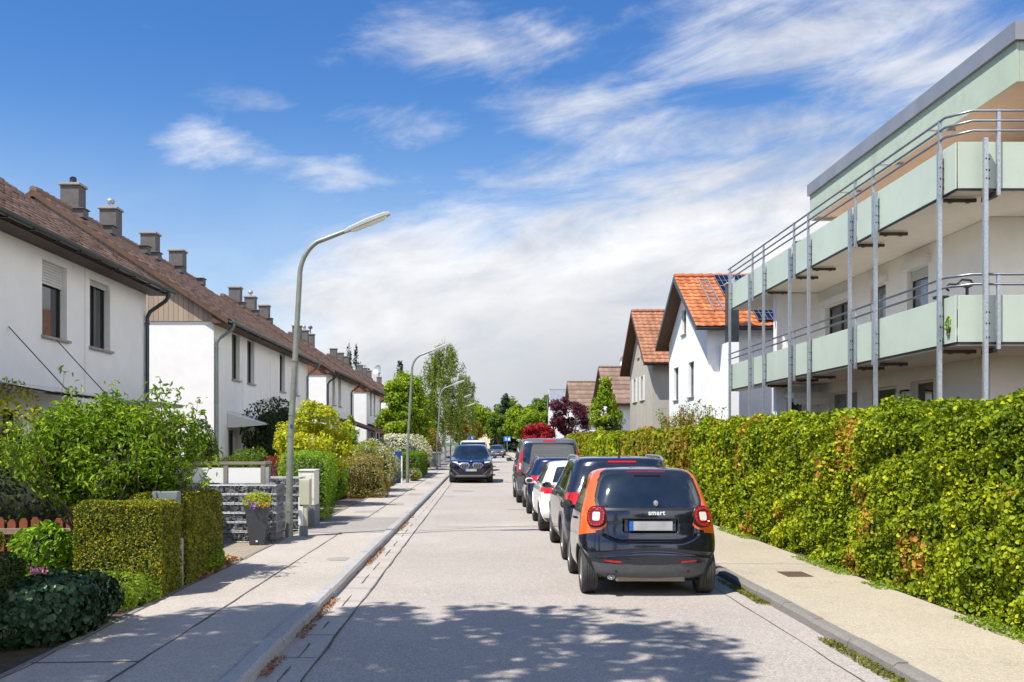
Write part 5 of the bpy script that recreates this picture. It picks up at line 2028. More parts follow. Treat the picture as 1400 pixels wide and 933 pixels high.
# behind the gabion: plants
shrub('topiary', (-6.85, 24.3, 0.06), (0.42, 0.42, 1.18), L['topiary'], 5200, 0.055, 'egg shaped clipped topiary by the white awning house', 'topiary', box=0.0, lump=0.05, seed=1)
hedge('hedge', -7.0, -5.1, 22.0, 23.4, 1.42, L['yellow'], 'yellow green hedge with orange tips behind the white railing', 900, 0.05, lod=False, young=(L['autumn'], 0.8, 0.1), lump=0.12)
shrub('barberry', (-4.85, 23.4, 0.06), (0.62, 0.6, 0.76), L['barberry'], 5200, 0.045, 'maroon barberry bush left of the nearest lamp pole', 'shrub', box=0.35, lump=0.08, seed=2, twig='twig_brown')
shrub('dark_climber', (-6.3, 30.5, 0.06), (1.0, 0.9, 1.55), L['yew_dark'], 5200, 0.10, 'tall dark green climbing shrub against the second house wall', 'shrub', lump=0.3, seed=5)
shrub('hedge_bush', (-3.98, 22.7, 0.085), (0.66, 1.0, 0.86), L['bright'], 13000, 0.045, 'dense rounded green hedge right behind the cream cabinet', 'hedge', box=0.75, lump=0.06, seed=11, base=0.05)
tree('golden_tree', (-4.75, 27.8, 0.06), 3.15, 1.2, L['yellow'], 'golden yellow leaved shrub tree right of the nearest lamp pole', n=15000, size=0.085, trunk_h=0.15, clumps=85, cat='tree', clump_r=0.30, seed=1)
shrub('dusty_bush', (-3.95, 32.4, 0.07), (0.90, 0.95, 0.74), L['dusty'], 11000, 0.055, 'bronze green twiggy bush standing at the pavement edge', 'shrub', lump=0.34, seed=12, base=0.15, box=0.45, freq=2.2, core=0.62)
shrub('white_flower_bush', (-4.0, 36.4, 0.07), (0.92, 1.5, 0.92), L['beech'], 9500, 0.06, 'green bush with white flowers behind the bronze green bush', 'shrub', flowers=(L['whiteflower'], 0.45, 0.0), seed=13, lump=0.30, box=0.4, freq=2.0, core=0.62)
conifer('pyramid_shrub', (-5.2, 39.0, 0.06), 2.85, 0.95, L['bright'], 'bright green pyramid shaped shrub in front of the third house', n=8000, size=0.09, cat='shrub', gap=0.1)
shrub('crimson_bush', (-4.9, 43.5, 0.06), (1.1, 0.7, 0.62), L['crimson'], 2600, 0.075, 'crimson red low bush before the porch of the third house', 'shrub', seed=14)
shrub('low_bush', (-5.4, 46.2, 0.06), (0.9, 0.9, 0.75), L['bright'], 2600, 0.07, 'fresh green low bush right of the crimson bush', 'shrub', seed=15)
# blue board with concrete post
bp = empty('garden_gate', (-3.72, 43.0, 0.06), 0, 'tall blue gate panel next to a concrete pillar at the pavement', 'gate')
MB().bbx(-0.14, 0.22, -0.03, 0.03, 0.02, 1.40, 0.01).build('panel', M['blue_paint'], bp)
MB().bbx(0.19, 0.25, -0.05, 0.05, 0.0, 1.2, 0.01).build('hinge_post', M['pvc'], bp)
for zz in (0.4, 1.1):
    MB().bx(-0.13, 0.2, -0.045, -0.031, zz, zz + 0.05).build('bar', M['blue_paint'], bp)
gp = empty('gate_pillar', (-4.13, 42.8, 0.06), 0, 'pinkish concrete pillar with grey cap left of the blue gate panel', 'pillar')
MB().bbx(-0.16, 0.16, -0.16, 0.16, 0, 1.15, 0.01).build('shaft', M['soffit'], gp)
MB().bbx(-0.22, 0.22, -0.22, 0.22, 1.153, 1.27, 0.02).build('cap', M['concrete'], gp)
hedge('hedge', -4.6, -3.05, 48.2, 55.0, 1.30, L['topiary'], 'clipped green hedge beyond the blue gate panel', 700, 0.06, lod=False, lump=0.05)
shrub('spirea_bush', (-4.6, 55.5, 0.06), (1.7, 2.2, 1.15), L['beech'], 9500, 0.10, 'large white blossoming bush behind the clipped green hedge', 'shrub', flowers=(L['whiteflower'], 0.85, -0.6), seed=16, lump=0.2)
shrub('small_flowers', (-3.15, 45.6, 0.06), (0.35, 0.7, 0.30), L['shrub'], 900, 0.06, 'low plants with pinkish flowers at the base of the second lamp', 'plant', flowers=(L['pink'], 0.3, -0.2), seed=17)
tree('deciduous_tree', (-4.85, 62.5, 0.06), 6.5, 1.75, L['tree'], 'dense yellow green tree between the terrace and the second lamp', n=26000, size=0.17, trunk_h=0.5, clumps=120, clump_r=0.5, seed=2)
shrub('roadside_bush', (-3.9, 70.5, 0.06), (0.95, 1.2, 1.35), L['autumn'], 4200, 0.12, 'yellowish bush under the arms of the middle lamps', 'shrub', seed=18, lump=0.2)
shrub('dark_understorey', (-4.8, 76.0, 0.06), (1.6, 3.0, 1.3), L['tree_mid'], 5200, 0.16, 'shaded green bushes along the far garden fence on the left', 'shrub', seed=19, lump=0.25)
# bins, pale posts and picket fence further on
for k, (x, y, m_, lb) in enumerate(((-3.25, 66.0, 'alloy', 'pale grey wheelie bin nearest the third lamp'), (-3.2, 68.6, 'grey_box', 'darker grey wheelie bin behind the pale one'))):
    wb = empty('wheelie_bin', (x, y, 0.085), 0, lb, 'bin', 'wheelie bins by the third lamp')
    mb = MB()
    mb.add([(sx * a, sy * b, z) for (a, b, z) in ((0.24, 0.28, 0.08), (0.32, 0.38, 1.0)) for (sx, sy) in ((-1, -1), (1, -1), (1, 1), (-1, 1))], [(0, 3, 2, 1), (4, 5, 6, 7), (0, 1, 5, 4), (1, 2, 6, 5), (2, 3, 7, 6), (3, 0, 4, 7)])
    mb.build('body', M[m_], wb)
    MB().bbx(-0.34, 0.34, -0.42, 0.40, 1.003, 1.08, 0.02).build('lid', M['grey_box'], wb)
    for sx in (-1, 1):
        MB().lathe([(0, -0.03), (0.1, -0.03), (0.1, 0.03), (0, 0.03)], 12, Matrix.Translation((sx * 0.25, 0.3, 0.1)) @ Matrix.Rotation(R(90), 4, 'Y')).build('wheel', M['rubber'], wb)
mp = MB().tube([(0, 0, 0), (0, 0, 2.3)], 0.035, 8).build('marker_post', M['galv'])
mp.location = (-3.0, 64.5, 0.08)
tag(mp, 'thin pale metal post beside the wheelie bins', 'post')
gf = empty('garden_fence', (-3.35, 76, 0.06), 0, 'grey picket fence along the far left pavement', 'fence')
for k in range(60):
    mb = MB()
    mb.bx(-0.02, 0.02, k * 0.7, k * 0.7 + 0.42, 0.05, 1.15 + 0.1 * (k % 3))
    mb.build('picket', M['picket_grey'], gf)
for zz in (0.35, 0.95):
    MB().bx(-0.06, -0.022, 0, 42, zz, zz + 0.08).build('fence_rail', M['picket_grey'], gf)


# weeping birches
def birch(loc, h, cr, n, label, seed, crown_lo=0.2, strands=330):
    root = empty('weeping_birch', loc, 0, label, 'tree', 'weeping birches')
    mb = MB()
    tips = []
    random.seed(seed)
    mb.tube([(0, 0, -0.05), (0.15, 0, h * 0.35), (0.0, 0, h * 0.7), (0.1, 0, h * 0.96)], [0.17, 0.13, 0.07, 0.02], 9)
    for k in range(16):
        zz = h * (0.35 + 0.6 * k / 16)
        a = k * 2.4
        limb(mb, (0.08, 0, zz), (math.cos(a), math.sin(a), 0.9), cr * 0.75 * (1.15 - zz / h * 0.55), 0.05, 1, tips, 0.5, 0.02)
    mb.build('trunk', M['birch_bark'], root, 60)
    r2 = np.random.default_rng(seed)
    th = r2.uniform(0, 2 * PI, strands)
    v = r2.uniform(0.32, 1.0, strands)
    rad = cr * np.sqrt(np.clip(1 - ((v - 0.55) / 0.47) ** 2, 0.03, 1)) * r2.uniform(0.35, 1.05, strands)
    X0 = np.stack([np.cos(th) * rad, np.sin(th) * rad, v * h], 1)
    ln = r2.uniform(0.10, 0.34, strands) * h * (0.5 + 0.5 * rad / cr)
    ln = np.minimum(ln, X0[:, 2] - h * crown_lo)
    idx = r2.integers(0, strands, n)
    t = r2.uniform(0, 1, n)
    P = X0[idx].copy()
    P[:, 2] -= t * np.maximum(ln[idx], 0.1)
    P[:, :2] *= (1 + 0.10 * t)[:, None]
    P += r2.normal(0, 1, (n, 3)) * np.array([0.09, 0.09, 0.05])
    N = nrm(P * np.array([1, 1, 0]) + r2.normal(0, 0.5, (n, 3)))
    leaves('crown', P, N, 0.17, L['birch'], root, aspect=0.5, hang=2.0)
    return root


birch((-3.5, 88.0, 0.06), 10.6, 2.15, 20000, 'tall weeping birch rising above all the trees on the left', 3, 0.16)
birch((-2.05, 125.0, 0.06), 10.4, 1.45, 9000, 'smaller weeping birch just right of the tall one', 8, 0.2, 160)
tree('deciduous_tree', (-2.9, 122.0, 0.06), 5.2, 1.5, L['autumn'], 'reddish tinged small tree above the parked white van', n=5000, size=0.22, trunk_h=1.6, clumps=40, seed=5)
tree('deciduous_tree', (-1.5, 170.0, 0.06), 8.8, 4.4, L['tree'], 'bright green tree at the far end left of the cream house', n=9000, size=0.42, trunk_h=2, clumps=60, seed=6)
tree('deciduous_tree', (-1.7, 150.0, 0.06), 5.2, 2.3, L['autumn'], 'orange tinged tree behind the left blue sign', n=5000, size=0.30, trunk_h=1.2, clumps=45, seed=7)
conifer('conifer_tree', (-9.3, 112.0, 0.06), 11.0, 1.9, L['conifer'], 'dark narrow conifer behind the left roofs next to the birch', n=7000, size=0.32)
conifer('conifer_tree', (-16.5, 92.0, 0.06), 12.6, 1.3, L['conifer'], 'slim dark conifer tip left of two others above the terrace roof', n=3000, size=0.3)
conifer('conifer_tree', (-18.2, 135.0, 0.06), 15.3, 1.5, L['conifer'], 'middle slim conifer tip above the terrace roof', n=3000, size=0.36)
conifer('conifer_tree', (-17.4, 137.0, 0.06), 15.4, 1.4, L['conifer'], 'right slim conifer tip above the terrace roof', n=3000, size=0.36)
conifer('conifer_tree', (-11.2, 26.0, 0.06), 3, 0.6, L['conifer'], 'x', n=200) if False else None

# right side far trees
conifer('conifer_tree', (4.0, 178.0, 0.06), 10.6, 3.1, L['conifer'], 'large dark spruce at the far right side of the street', n=9000, size=0.5)
tree('deciduous_tree', (2.6, 165.0, 0.06), 7.0, 2.6, L['tree_mid'], 'mid green tree in front of the large dark spruce', n=7000, size=0.36, trunk_h=1.6, clumps=50, seed=8)
tree('deciduous_tree', (6.2, 142.0, 0.06), 7.8, 3.1, L['tree'], 'broad light green tree left of the narrow white house', n=13000, size=0.32, trunk_h=1.4, clumps=80, seed=9)
tree('deciduous_tree', (9.4, 152.0, 0.06), 9.6, 3.6, L['tree_mid'], 'taller green tree touching the narrow white house', n=9000, size=0.36, trunk_h=2, clumps=60, seed=10)
tree('deciduous_tree', (7.5, 158.0, 0.06), 7.5, 3.6, L['tree_mid'], 'shaded green tree behind the broad light green one', n=6000, size=0.36, trunk_h=1, clumps=50, seed=19)
tree('red_maple', (4.9, 86.0, 0.06), 3.75, 1.75, L['crimson'], 'crimson red maple rising behind the grey van', n=7000, size=0.16, trunk_h=0.8, clumps=50, clump_r=0.42, seed=11)
tree('purple_tree', (7.4, 85.0, 0.06), 6.0, 2.1, L['purple'], 'dark purple leaved tree in front of the brown roofed house', n=8500, size=0.17, trunk_h=1.6, clumps=75, clump_r=0.42, seed=12)
tree('deciduous_tree', (7.7, 62.5, 0.06), 6.1, 1.35, L['tree'], 'upright pale green young tree left of the grey beige house', n=9500, size=0.15, trunk_h=1.4, clumps=75, clump_r=0.36, seed=13, shape='cone')
tree('deciduous_tree', (-22.0, 150.0, 0.06), 11, 5, L['tree_mid'], 'wide green tree hidden mostly behind the terrace row', n=5000, size=0.5, trunk_h=2, clumps=40, seed=14)
for k, (x, y, h) in enumerate(((16, 185, 11), (26, 170, 12), (-14, 215, 13), (6, 235, 12), (-26, 190, 12))):
    tree('deciduous_tree', (x, y, 0), h, h * 0.42, L['tree_mid'], ['distant round tree behind the brown roofed houses', 'distant wide tree far right behind the roofs', 'distant tree behind the end of the terrace', 'distant tree beside the cream house at the street end', 'distant tree far left beyond the terrace'][k], n=4500, size=0.55, trunk_h=h * 0.2, clumps=45, seed=20 + k)

# ------------------------------------------------------------------ right hedges
hedge('maple_hedge', 5.06, 6.5, 5.2, 24.0, 2.22, L['maple'], 'long tall green maple hedge with orange young leaves along the right pavement', 3900, 0.049, z0=0.06, lump=0.15, gaps=1.1, gaps_at=0.30, sjit=0.5, detail=True, young=(L['maple_young'], 0.32, 0.30), aspect=0.82, core=0.30, top_lump=0.08, round_=0.15, twig='twig_brown', depth=0.15, jit=0.9, faces=('x0', 'y0', 'y1'))
hedge('maple_hedge', 5.10, 6.5, 24.1, 37.0, 2.16, L['beech'], 'olive brown stretch of hedge continuing the maple hedge beyond it', 1500, 0.075, lump=0.10, young=(L['autumn'], 0.6, 0.1), aspect=0.8, core=0.2, top_lump=0.08, round_=0.15, faces=('x0', 'y0', 'y1'), twig='twig_brown')
hedge('garden_hedge', 5.05, 7.0, 37.2, 47.0, 2.10, L['maple'], 'lower green hedge below the white gabled house', 1500, 0.08, lump=0.08, aspect=0.8, round_=0.15, faces=('x0', 'y0', 'y1'))
hedge('garden_hedge', 5.3, 8.6, 47.4, 66.0, 2.25, L['beech'], 'yellow green hedge below the grey beige house', 1500, 0.085, lump=0.08, aspect=0.8, round_=0.2, faces=('x0', 'y0', 'y1'))
hedge('garden_hedge', 4.2, 6.0, 68.0, 80.0, 1.9, L['tree'], 'far green hedge hidden behind the parked van', 1200, 0.1, lump=0.1, aspect=0.8, round_=0.2, faces=('x0', 'y0', 'y1'))
random.seed(9)
for k, (x, y, h, lm_, lb) in enumerate(((6.2, 30.5, 3.1, 'autumn', 'red tipped sprigs standing above the olive hedge left of the posts'), (7.5, 33.0, 3.0, 'shrub', 'pale green sprigs above the hedge before the first balcony post'), (7.0, 35.5, 3.3, 'shrub', 'tall thin sprigs against the white gabled house wall'), (7.4, 39.0, 2.9, 'autumn', 'orange tipped twigs above the hedge below the orange roofed house'))):
    root = empty('garden_shrub', (x, y, 0.06), 0, lb, 'shrub')
    mb = MB()
    Pp = []
    for q in range(16):
        a = random.uniform(0, 6.28)
        r_ = random.uniform(0.1, 0.75)
        top = Vector((r_ * math.cos(a), r_ * math.sin(a) * 1.3, h * random.uniform(0.82, 1.02)))
        pts = [Vector((top.x * 0.2, top.y * 0.2, 0)), Vector((top.x * 0.7, top.y * 0.7, h * 0.6)), top]
        mb.tube(pts, [0.02, 0.012, 0.005], 5, cap=False)
        for w in range(42):
            t = random.uniform(0.25, 1.0)
            p = pts[1].lerp(top, t) + Vector((random.gauss(0, .07), random.gauss(0, .07), random.gauss(0, .05)))
            Pp.append(tuple(p))
    mb.build('stems', M['bark'], root)
    Pp = np.array(Pp)
    leaves('foliage', Pp, nrm(rng.normal(0, 1, (len(Pp), 3)) + np.array([0, 0, .6])), 0.085, L[lm_], root, aspect=0.5)
mh = MB().bx(-0.17, 0.17, -0.25, 0.25, 0, 0.006).build('manhole_cover', M['manhole'])
mh.location = (4.22, 13.45, 0.086)
tag(mh, 'small rusty rectangular iron cover in the right pavement', 'manhole cover')

# trees that shade the foreground: they stand behind and left of the camera
tree('shade_tree', (-4.75, 5.0, 0.06), 10.9, 3.05, L['tree'], 'street side tree left of the camera whose crown shades the near road', n=11500, size=0.21, trunk_h=6.0, clumps=120, clump_r=0.50, seed=31, lower=5.7)
tree('shade_tree', (-7.0, 5.7, 0.06), 9.6, 2.35, L['tree'], 'second shade tree farther left whose crown dapples the near pavement', n=7500, size=0.20, trunk_h=5.8, clumps=60, clump_r=0.44, seed=35, lower=5.2)
# behind the camera: what the car bodies and windows mirror
conifer('conifer_tree', (-5.5, -17.0, 0.0), 9.5, 2.3, L['conifer'], 'conifer behind the camera mirrored in the car windows', n=4000, size=0.3)
tree('deciduous_tree', (6.5, -22.0, 0.0), 9.0, 3.2, L['tree_mid'], 'broad tree behind the camera mirrored in the car windows', n=5000, size=0.4, trunk_h=2, clumps=50, seed=51)


# ------------------------------------------------------------------ street signs
def sign(x, y, z, label, w=0.9, h=0.6):
    root = empty('street_sign', (x, y, 0.08), 0, label, 'street sign')
    MB().tube([(0, 0, 0), (0, 0, z + h)], 0.035, 8).build('post', M['galv'], root)
    MB().bbx(-w / 2, w / 2, -0.05, -0.036, z, z + h, 0.006).build('panel', M['sign_blue'], root)
    mb = MB()
    # pictogram: house, figure and ball
    def sq(x0, x1, z0, z1):
        mb.bx(x0 * w, x1 * w, -0.056, -0.0515, z + z0 * h, z + z1 * h)
    mb.prism([(0.12 * w, z + 0.15 * h), (0.40 * w, z + 0.15 * h), (0.40 * w, z + 0.6 * h), (0.26 * w, z + 0.86 * h), (0.12 * w, z + 0.6 * h)], 'y', -0.056, -0.0515)
    mb.prism([(-0.24 * w, z + 0.12 * h), (-0.19 * w, z + 0.12 * h), (-0.10 * w, z + 0.45 * h), (-0.02 * w, z + 0.62 * h), (-0.05 * w, z + 0.68 * h), (-0.16 * w, z + 0.6 * h), (-0.3 * w, z + 0.7 * h), (-0.33 * w, z + 0.64 * h), (-0.2 * w, z + 0.48 * h)], 'y', -0.056, -0.0515)
    mb.lathe([(0, 0), (0.05, 0), (0.05, 0.004), (0, 0.004)], 12, Matrix.Translation((-0.17 * w, -0.0515, z + 0.8 * h)) @ Matrix.Rotation(R(90), 4, 'X'))
    mb.build('pictogram', M['sign_white'], root)
    return root


sign(-0.95 - 0.6, 128.0, 2.05, 'blue street sign with white pictogram on the left, above the white vans')
sign(2.95 + .2, 128.0, 1.85, 'blue street sign with white pictogram on the right, before the spruce')
rp = empty('red_sign', (-1.95, 96.0, 0.08), 0, 'small red roadside sign behind the parked dark cars', 'street sign')
MB().tube([(0, 0, 0), (0, 0, 1.9)], 0.03, 8).build('post', M['galv'], rp)
MB().bbx(-0.2, 0.2, -0.04, 0, 1.45, 1.95, 0.04).build('panel', M['red_paint'], rp)

shrub('green_bush', (-4.7, 29.5, 0.06), (0.75, 0.8, 0.62), L['bright'], 5000, 0.055, 'fresh green bush at the foot of the golden shrub tree', 'shrub', lump=0.25, seed=41, box=0.3)
shrub('green_bush', (-5.9, 33.5, 0.06), (1.0, 1.2, 0.9), L['shrub'], 5000, 0.07, 'green bush filling the garden behind the bronze green bush', 'shrub', lump=0.3, seed=42)
shrub('green_bush', (-5.9, 25.5, 0.06), (0.7, 0.7, 0.85), L['tree_mid'], 4000, 0.06, 'mid green bush between the egg shaped topiary and the lamp pole', 'shrub', lump=0.25, seed=43)
# ------------------------------------------------------------------ vehicles
def hermite(zq, zs, vs):
    """monotone cubic through the level table"""
    zs, vs = np.array(zs, float), np.array(vs, float)
    d = np.diff(vs) / np.diff(zs)
    m_ = np.zeros(len(zs))
    m_[0], m_[-1] = d[0], d[-1]
    for i in range(1, len(zs) - 1):
        if d[i - 1] * d[i] > 0:
            w1 = 2 * (zs[i + 1] - zs[i]) + (zs[i] - zs[i - 1])
            w2 = (zs[i + 1] - zs[i]) + 2 * (zs[i] - zs[i - 1])
            m_[i] = (w1 + w2) / (w1 / d[i - 1] + w2 / d[i])
    i = np.clip(np.searchsorted(zs, zq, side='right') - 1, 0, len(zs) - 2)
    h = zs[i + 1] - zs[i]
    t = (zq - zs[i]) / h
    return ((2 * t**3 - 3 * t**2 + 1) * vs[i] + (t**3 - 2 * t**2 + t) * h * m_[i] + (-2 * t**3 + 3 * t**2) * vs[i + 1] + (t**3 - t**2) * h * m_[i + 1])


class Shell:
    """car body as stacked plan outlines. levels: z, y_rear, y_front, half width, n_rear, n_front.
    local frame: rear bumper at y=0, nose at +y, z up from the road; DR, DF = depth of the rounded ends"""
    def __init__(s, levels, DR=9.0, DF=9.0, barrel=0.0):
        s.L = np.array(levels, float)
        s.DR, s.DF, s.barrel = DR, DF, barrel

    def par(s, z):
        z = np.clip(np.asarray(z, float), s.L[0, 0], s.L[-1, 0])
        return [hermite(z, s.L[:, 0], s.L[:, k]) for k in range(1, 6)]

    def ends(s, z):
        yr, yf, w, nr, nf = s.par(z)
        h = (yf - yr) / 2
        return yr, yf, w, nr, nf, np.minimum(s.DR, h), np.minimum(s.DF, h)

    def bw(s, y, yr, yf):
        return 1 - s.barrel * ((y - (yr + yf) / 2) / ((yf - yr) / 2)) ** 2

    def rear_y(s, x, z):
        yr, yf, w, nr, nf, dr, df = s.ends(z)
        q = np.clip(np.abs(x) / (w * (1 - s.barrel)), 0, 0.9999)
        return yr + dr - dr * (1 - q ** nr) ** (1 / nr)

    def front_y(s, x, z):
        yr, yf, w, nr, nf, dr, df = s.ends(z)
        q = np.clip(np.abs(x) / (w * (1 - s.barrel)), 0, 0.9999)
        return yf - df + df * (1 - q ** nf) ** (1 / nf)

    def side_x(s, y, z):
        yr, yf, w, nr, nf, dr, df = s.ends(z)
        q = np.where(y < yr + dr, (yr + dr - y) / dr, np.where(y > yf - df, (y - yf + df) / df, 0.0))
        n = np.where(y < (yr + yf) / 2, nr, nf)
        q = np.clip(q, 0, 0.9999)
        return w * s.bw(np.clip(y, yr, yf), yr, yf) * (1 - q ** n) ** (1 / n)


def inpoly(px, pz, poly):
    poly = np.array(poly, float)
    ins = np.zeros(len(px), bool)
    n = len(poly)
    j = n - 1
    for i in range(n):
        xi, zi = poly[i]
        xj, zj = poly[j]
        c = ((zi > pz) != (zj > pz)) & (px < (xj - xi) * (pz - zi) / (zj - zi + 1e-12) + xi)
        ins ^= c
        j = i
    return ins


def roundpoly(pts, r, seg=5):
    """polygon with rounded corners"""
    out_ = []
    n = len(pts)
    for i in range(n):
        p0, p1, p2 = Vector(pts[i - 1]), Vector(pts[i]), Vector(pts[(i + 1) % n])
        a, b = (p0 - p1), (p2 - p1)
        rr = min(r, a.length * 0.45, b.length * 0.45)
        a.normalize()
        b.normalize()
        q0, q2 = p1 + a * rr, p1 + b * rr
        for k in range(seg + 1):
            t = k / seg
            out_.append(tuple((1 - t) ** 2 * q0 + 2 * t * (1 - t) * p1 + t * t * q2))
    return out_


def build_shell(sh, root, classes, wheels, nring=200, nlev=70, relief=None, bottom='underbody', zlist=None, arch=0.05, arch_nx=0.6, ymin=-9):
    """classes: list of (name, material, test(x,y,z,n)->bool) tried in order; last is the body itself"""
    z0, z1 = sh.L[0, 0], sh.L[-1, 0]
    # sample levels evenly along the silhouette so that shallow slopes are well covered
    zz = np.linspace(z0, z1, 600)
    yr, yf, w, nr, nf = sh.par(zz)
    arc = np.concatenate([[0], np.cumsum(np.sqrt(np.diff(zz) ** 2 + np.maximum(np.abs(np.diff(yr)), np.abs(np.diff(yf)) * 0.8) ** 2 + np.diff(w) ** 2))])
    zl = np.interp(np.linspace(0, arc[-1], nlev), arc, zz)
    yr, yf, w, nr, nf = sh.par(zl)
    yr, yf, w, nr, nf, dr, df = sh.ends(zl)
    Lm = sh.L[:, 2].max()
    W0 = sh.L[:, 3].max()
    straight = max(0.0, Lm - min(sh.DR, Lm / 2) - min(sh.DF, Lm / 2))

    def quarter(n_, d_, k):
        """k+1 angles 0..pi/2 evenly spaced along a quarter of the outline (0 = side, pi/2 = end)"""
        t = np.linspace(0, PI / 2, 1500)
        X = W0 * np.cos(t) ** (2 / n_)
        Y = d_ * np.sin(t) ** (2 / n_)
        al = np.concatenate([[0], np.cumsum(np.hypot(np.diff(X), np.diff(Y)))])
        return np.interp(np.linspace(0, al[-1], k + 1), al, t), al[-1]
    _, lr = quarter(4.5, min(sh.DR, Lm / 2), 10)
    _, lf = quarter(4.5, min(sh.DF, Lm / 2), 10)
    tot = 2 * (lr + lf + straight)
    kr, kf, ks = max(8, int(nring * lr / tot)), max(8, int(nring * lf / tot)), int(nring * straight / tot)
    tr_, _ = quarter(4.5, min(sh.DR, Lm / 2), kr)
    tf_, _ = quarter(4.5, min(sh.DF, Lm / 2), kf)
    # going round: right side rear corner -> right side -> front right -> front left -> left side -> rear left -> rear right
    cs, sn_l, seg_ = [], [], []
    for t in tf_:
        cs.append(math.cos(t)); sn_l.append(math.sin(t)); seg_.append((1, 0))
    for t in tf_[::-1][1:]:
        cs.append(-math.cos(t)); sn_l.append(math.sin(t)); seg_.append((1, 0))
    for q in range(1, ks):
        cs.append(-1.0); sn_l.append(0.0); seg_.append((2, q / ks))
    for t in (tr_ if ks else tr_[1:]):
        cs.append(-math.cos(t)); sn_l.append(-math.sin(t)); seg_.append((3, 0))
    for t in tr_[::-1][1:]:
        cs.append(math.cos(t)); sn_l.append(-math.sin(t)); seg_.append((3, 0))
    for q in range(1, ks):
        cs.append(1.0); sn_l.append(0.0); seg_.append((4, q / ks))
    if not ks:
        cs.pop(); sn_l.pop(); seg_.pop()
    c, s_ = np.array(cs), np.array(sn_l)
    kind_ = np.array([a for a, b in seg_])
    fr_ = np.array([b for a, b in seg_])
    nring = len(c)
    c = np.where(np.abs(c) < 1e-9, 0, c)
    s_ = np.where(np.abs(s_) < 1e-9, 0, s_)
    V = np.zeros((nlev, nring, 3))
    for i in range(nlev):
        front = kind_ == 1
        rear = kind_ == 3
        n = np.where(rear, nr[i], nf[i])
        xx = w[i] * np.sign(c) * np.abs(c) ** (2 / n)
        yy = np.where(front, yf[i] - df[i] + df[i] * np.abs(s_) ** (2 / n), yr[i] + dr[i] - dr[i] * np.abs(s_) ** (2 / n))
        ya, yb = yr[i] + dr[i], yf[i] - df[i]
        yy = np.where(kind_ == 2, yb + (ya - yb) * fr_, yy)
        yy = np.where(kind_ == 4, ya + (yb - ya) * fr_, yy)
        xx = xx * sh.bw(yy, yr[i], yf[i])
        V[i, :, 0] = xx
        V[i, :, 1] = yy
        V[i, :, 2] = zl[i]
    if relief is not None:
        V = relief(V)
    Vf = V.reshape(-1, 3)
    idx = np.arange(nlev * nring).reshape(nlev, nring)
    a = idx[:-1, :]
    b = np.roll(idx, -1, axis=1)[:-1, :]
    d = np.roll(idx, -1, axis=1)[1:, :]
    e_ = idx[1:, :]
    F = np.stack([a, b, d, e_], -1).reshape(-1, 4)
    C = Vf[F].mean(axis=1)
    nrmv = np.cross(Vf[F[:, 1]] - Vf[F[:, 0]], Vf[F[:, 3]] - Vf[F[:, 0]])
    nrmv = nrm(nrmv)
    keep = np.ones(len(F), bool)
    for (wy_, wz, wr) in wheels:
        keep &= ~((np.hypot(C[:, 1] - wy_, C[:, 2] - wz) < wr + arch) & (np.abs(nrmv[:, 0]) > arch_nx) & (C[:, 1] > ymin) & (C[:, 2] < wz + wr + 0.2))
    left = keep.copy()
    made = {}
    # vertex normals of the full shell so that parts share the same shading
    for (name, mat, test) in classes:
        sel = left & test(C[:, 0], C[:, 1], C[:, 2], nrmv)
        left &= ~sel
        if not sel.any():
            continue
        made.setdefault(name, []).append((sel, mat))
    made.setdefault('body', []).append((left, classes_body_mat[0]))
    res = {}
    for name, items in made.items():
        halves = []
        for sel, mat in items:
            if name in ('side_window', 'side_frame'):
                halves += [(sel & (C[:, 0] < 0), mat), (sel & (C[:, 0] >= 0), mat)]
            else:
                halves.append((sel, mat))
        for sel, mat in halves:
            if not sel.any():
                continue
            f = F[sel]
            u, inv = np.unique(f, return_inverse=True)
            vv = Vf[u]
            extra_f = None
            o = np_mesh(name, vv, inv.reshape(-1, 4), mat, root, True)
            if name == 'body':
                # roof cap and floor
                bm = bmesh.new()
                bm.from_mesh(o.data)
                bm.to_mesh(o.data)
                bm.free()
            res.setdefault(name, []).append(o)
    # cap of the roof
    top = V[-1]
    cen = top.mean(axis=0) + np.array([0, 0, 0.004])
    vv = np.concatenate([top, cen[None]])
    ff = np.array([(k, (k + 1) % nring, nring, nring) for k in range(nring)])
    me = bpy.data.meshes.new('roof_cap')
    me.from_pydata(vv.tolist(), [], [(k, (k + 1) % nring, nring) for k in range(nring)])
    me.polygons.foreach_set('use_smooth', [True] * len(me.polygons))
    o = bpy.data.objects.new('roof_centre', me)
    COL.objects.link(o)
    o.parent = root
    me.materials.append(classes_body_mat[1])
    fl = V[0]
    me = bpy.data.meshes.new('underbody')
    me.from_pydata(fl.tolist(), [], [tuple(range(nring))])
    o = bpy.data.objects.new('underbody', me)
    COL.objects.link(o)
    o.parent = root
    me.materials.append(M['underbody'])
    return res


classes_body_mat = [None, None]


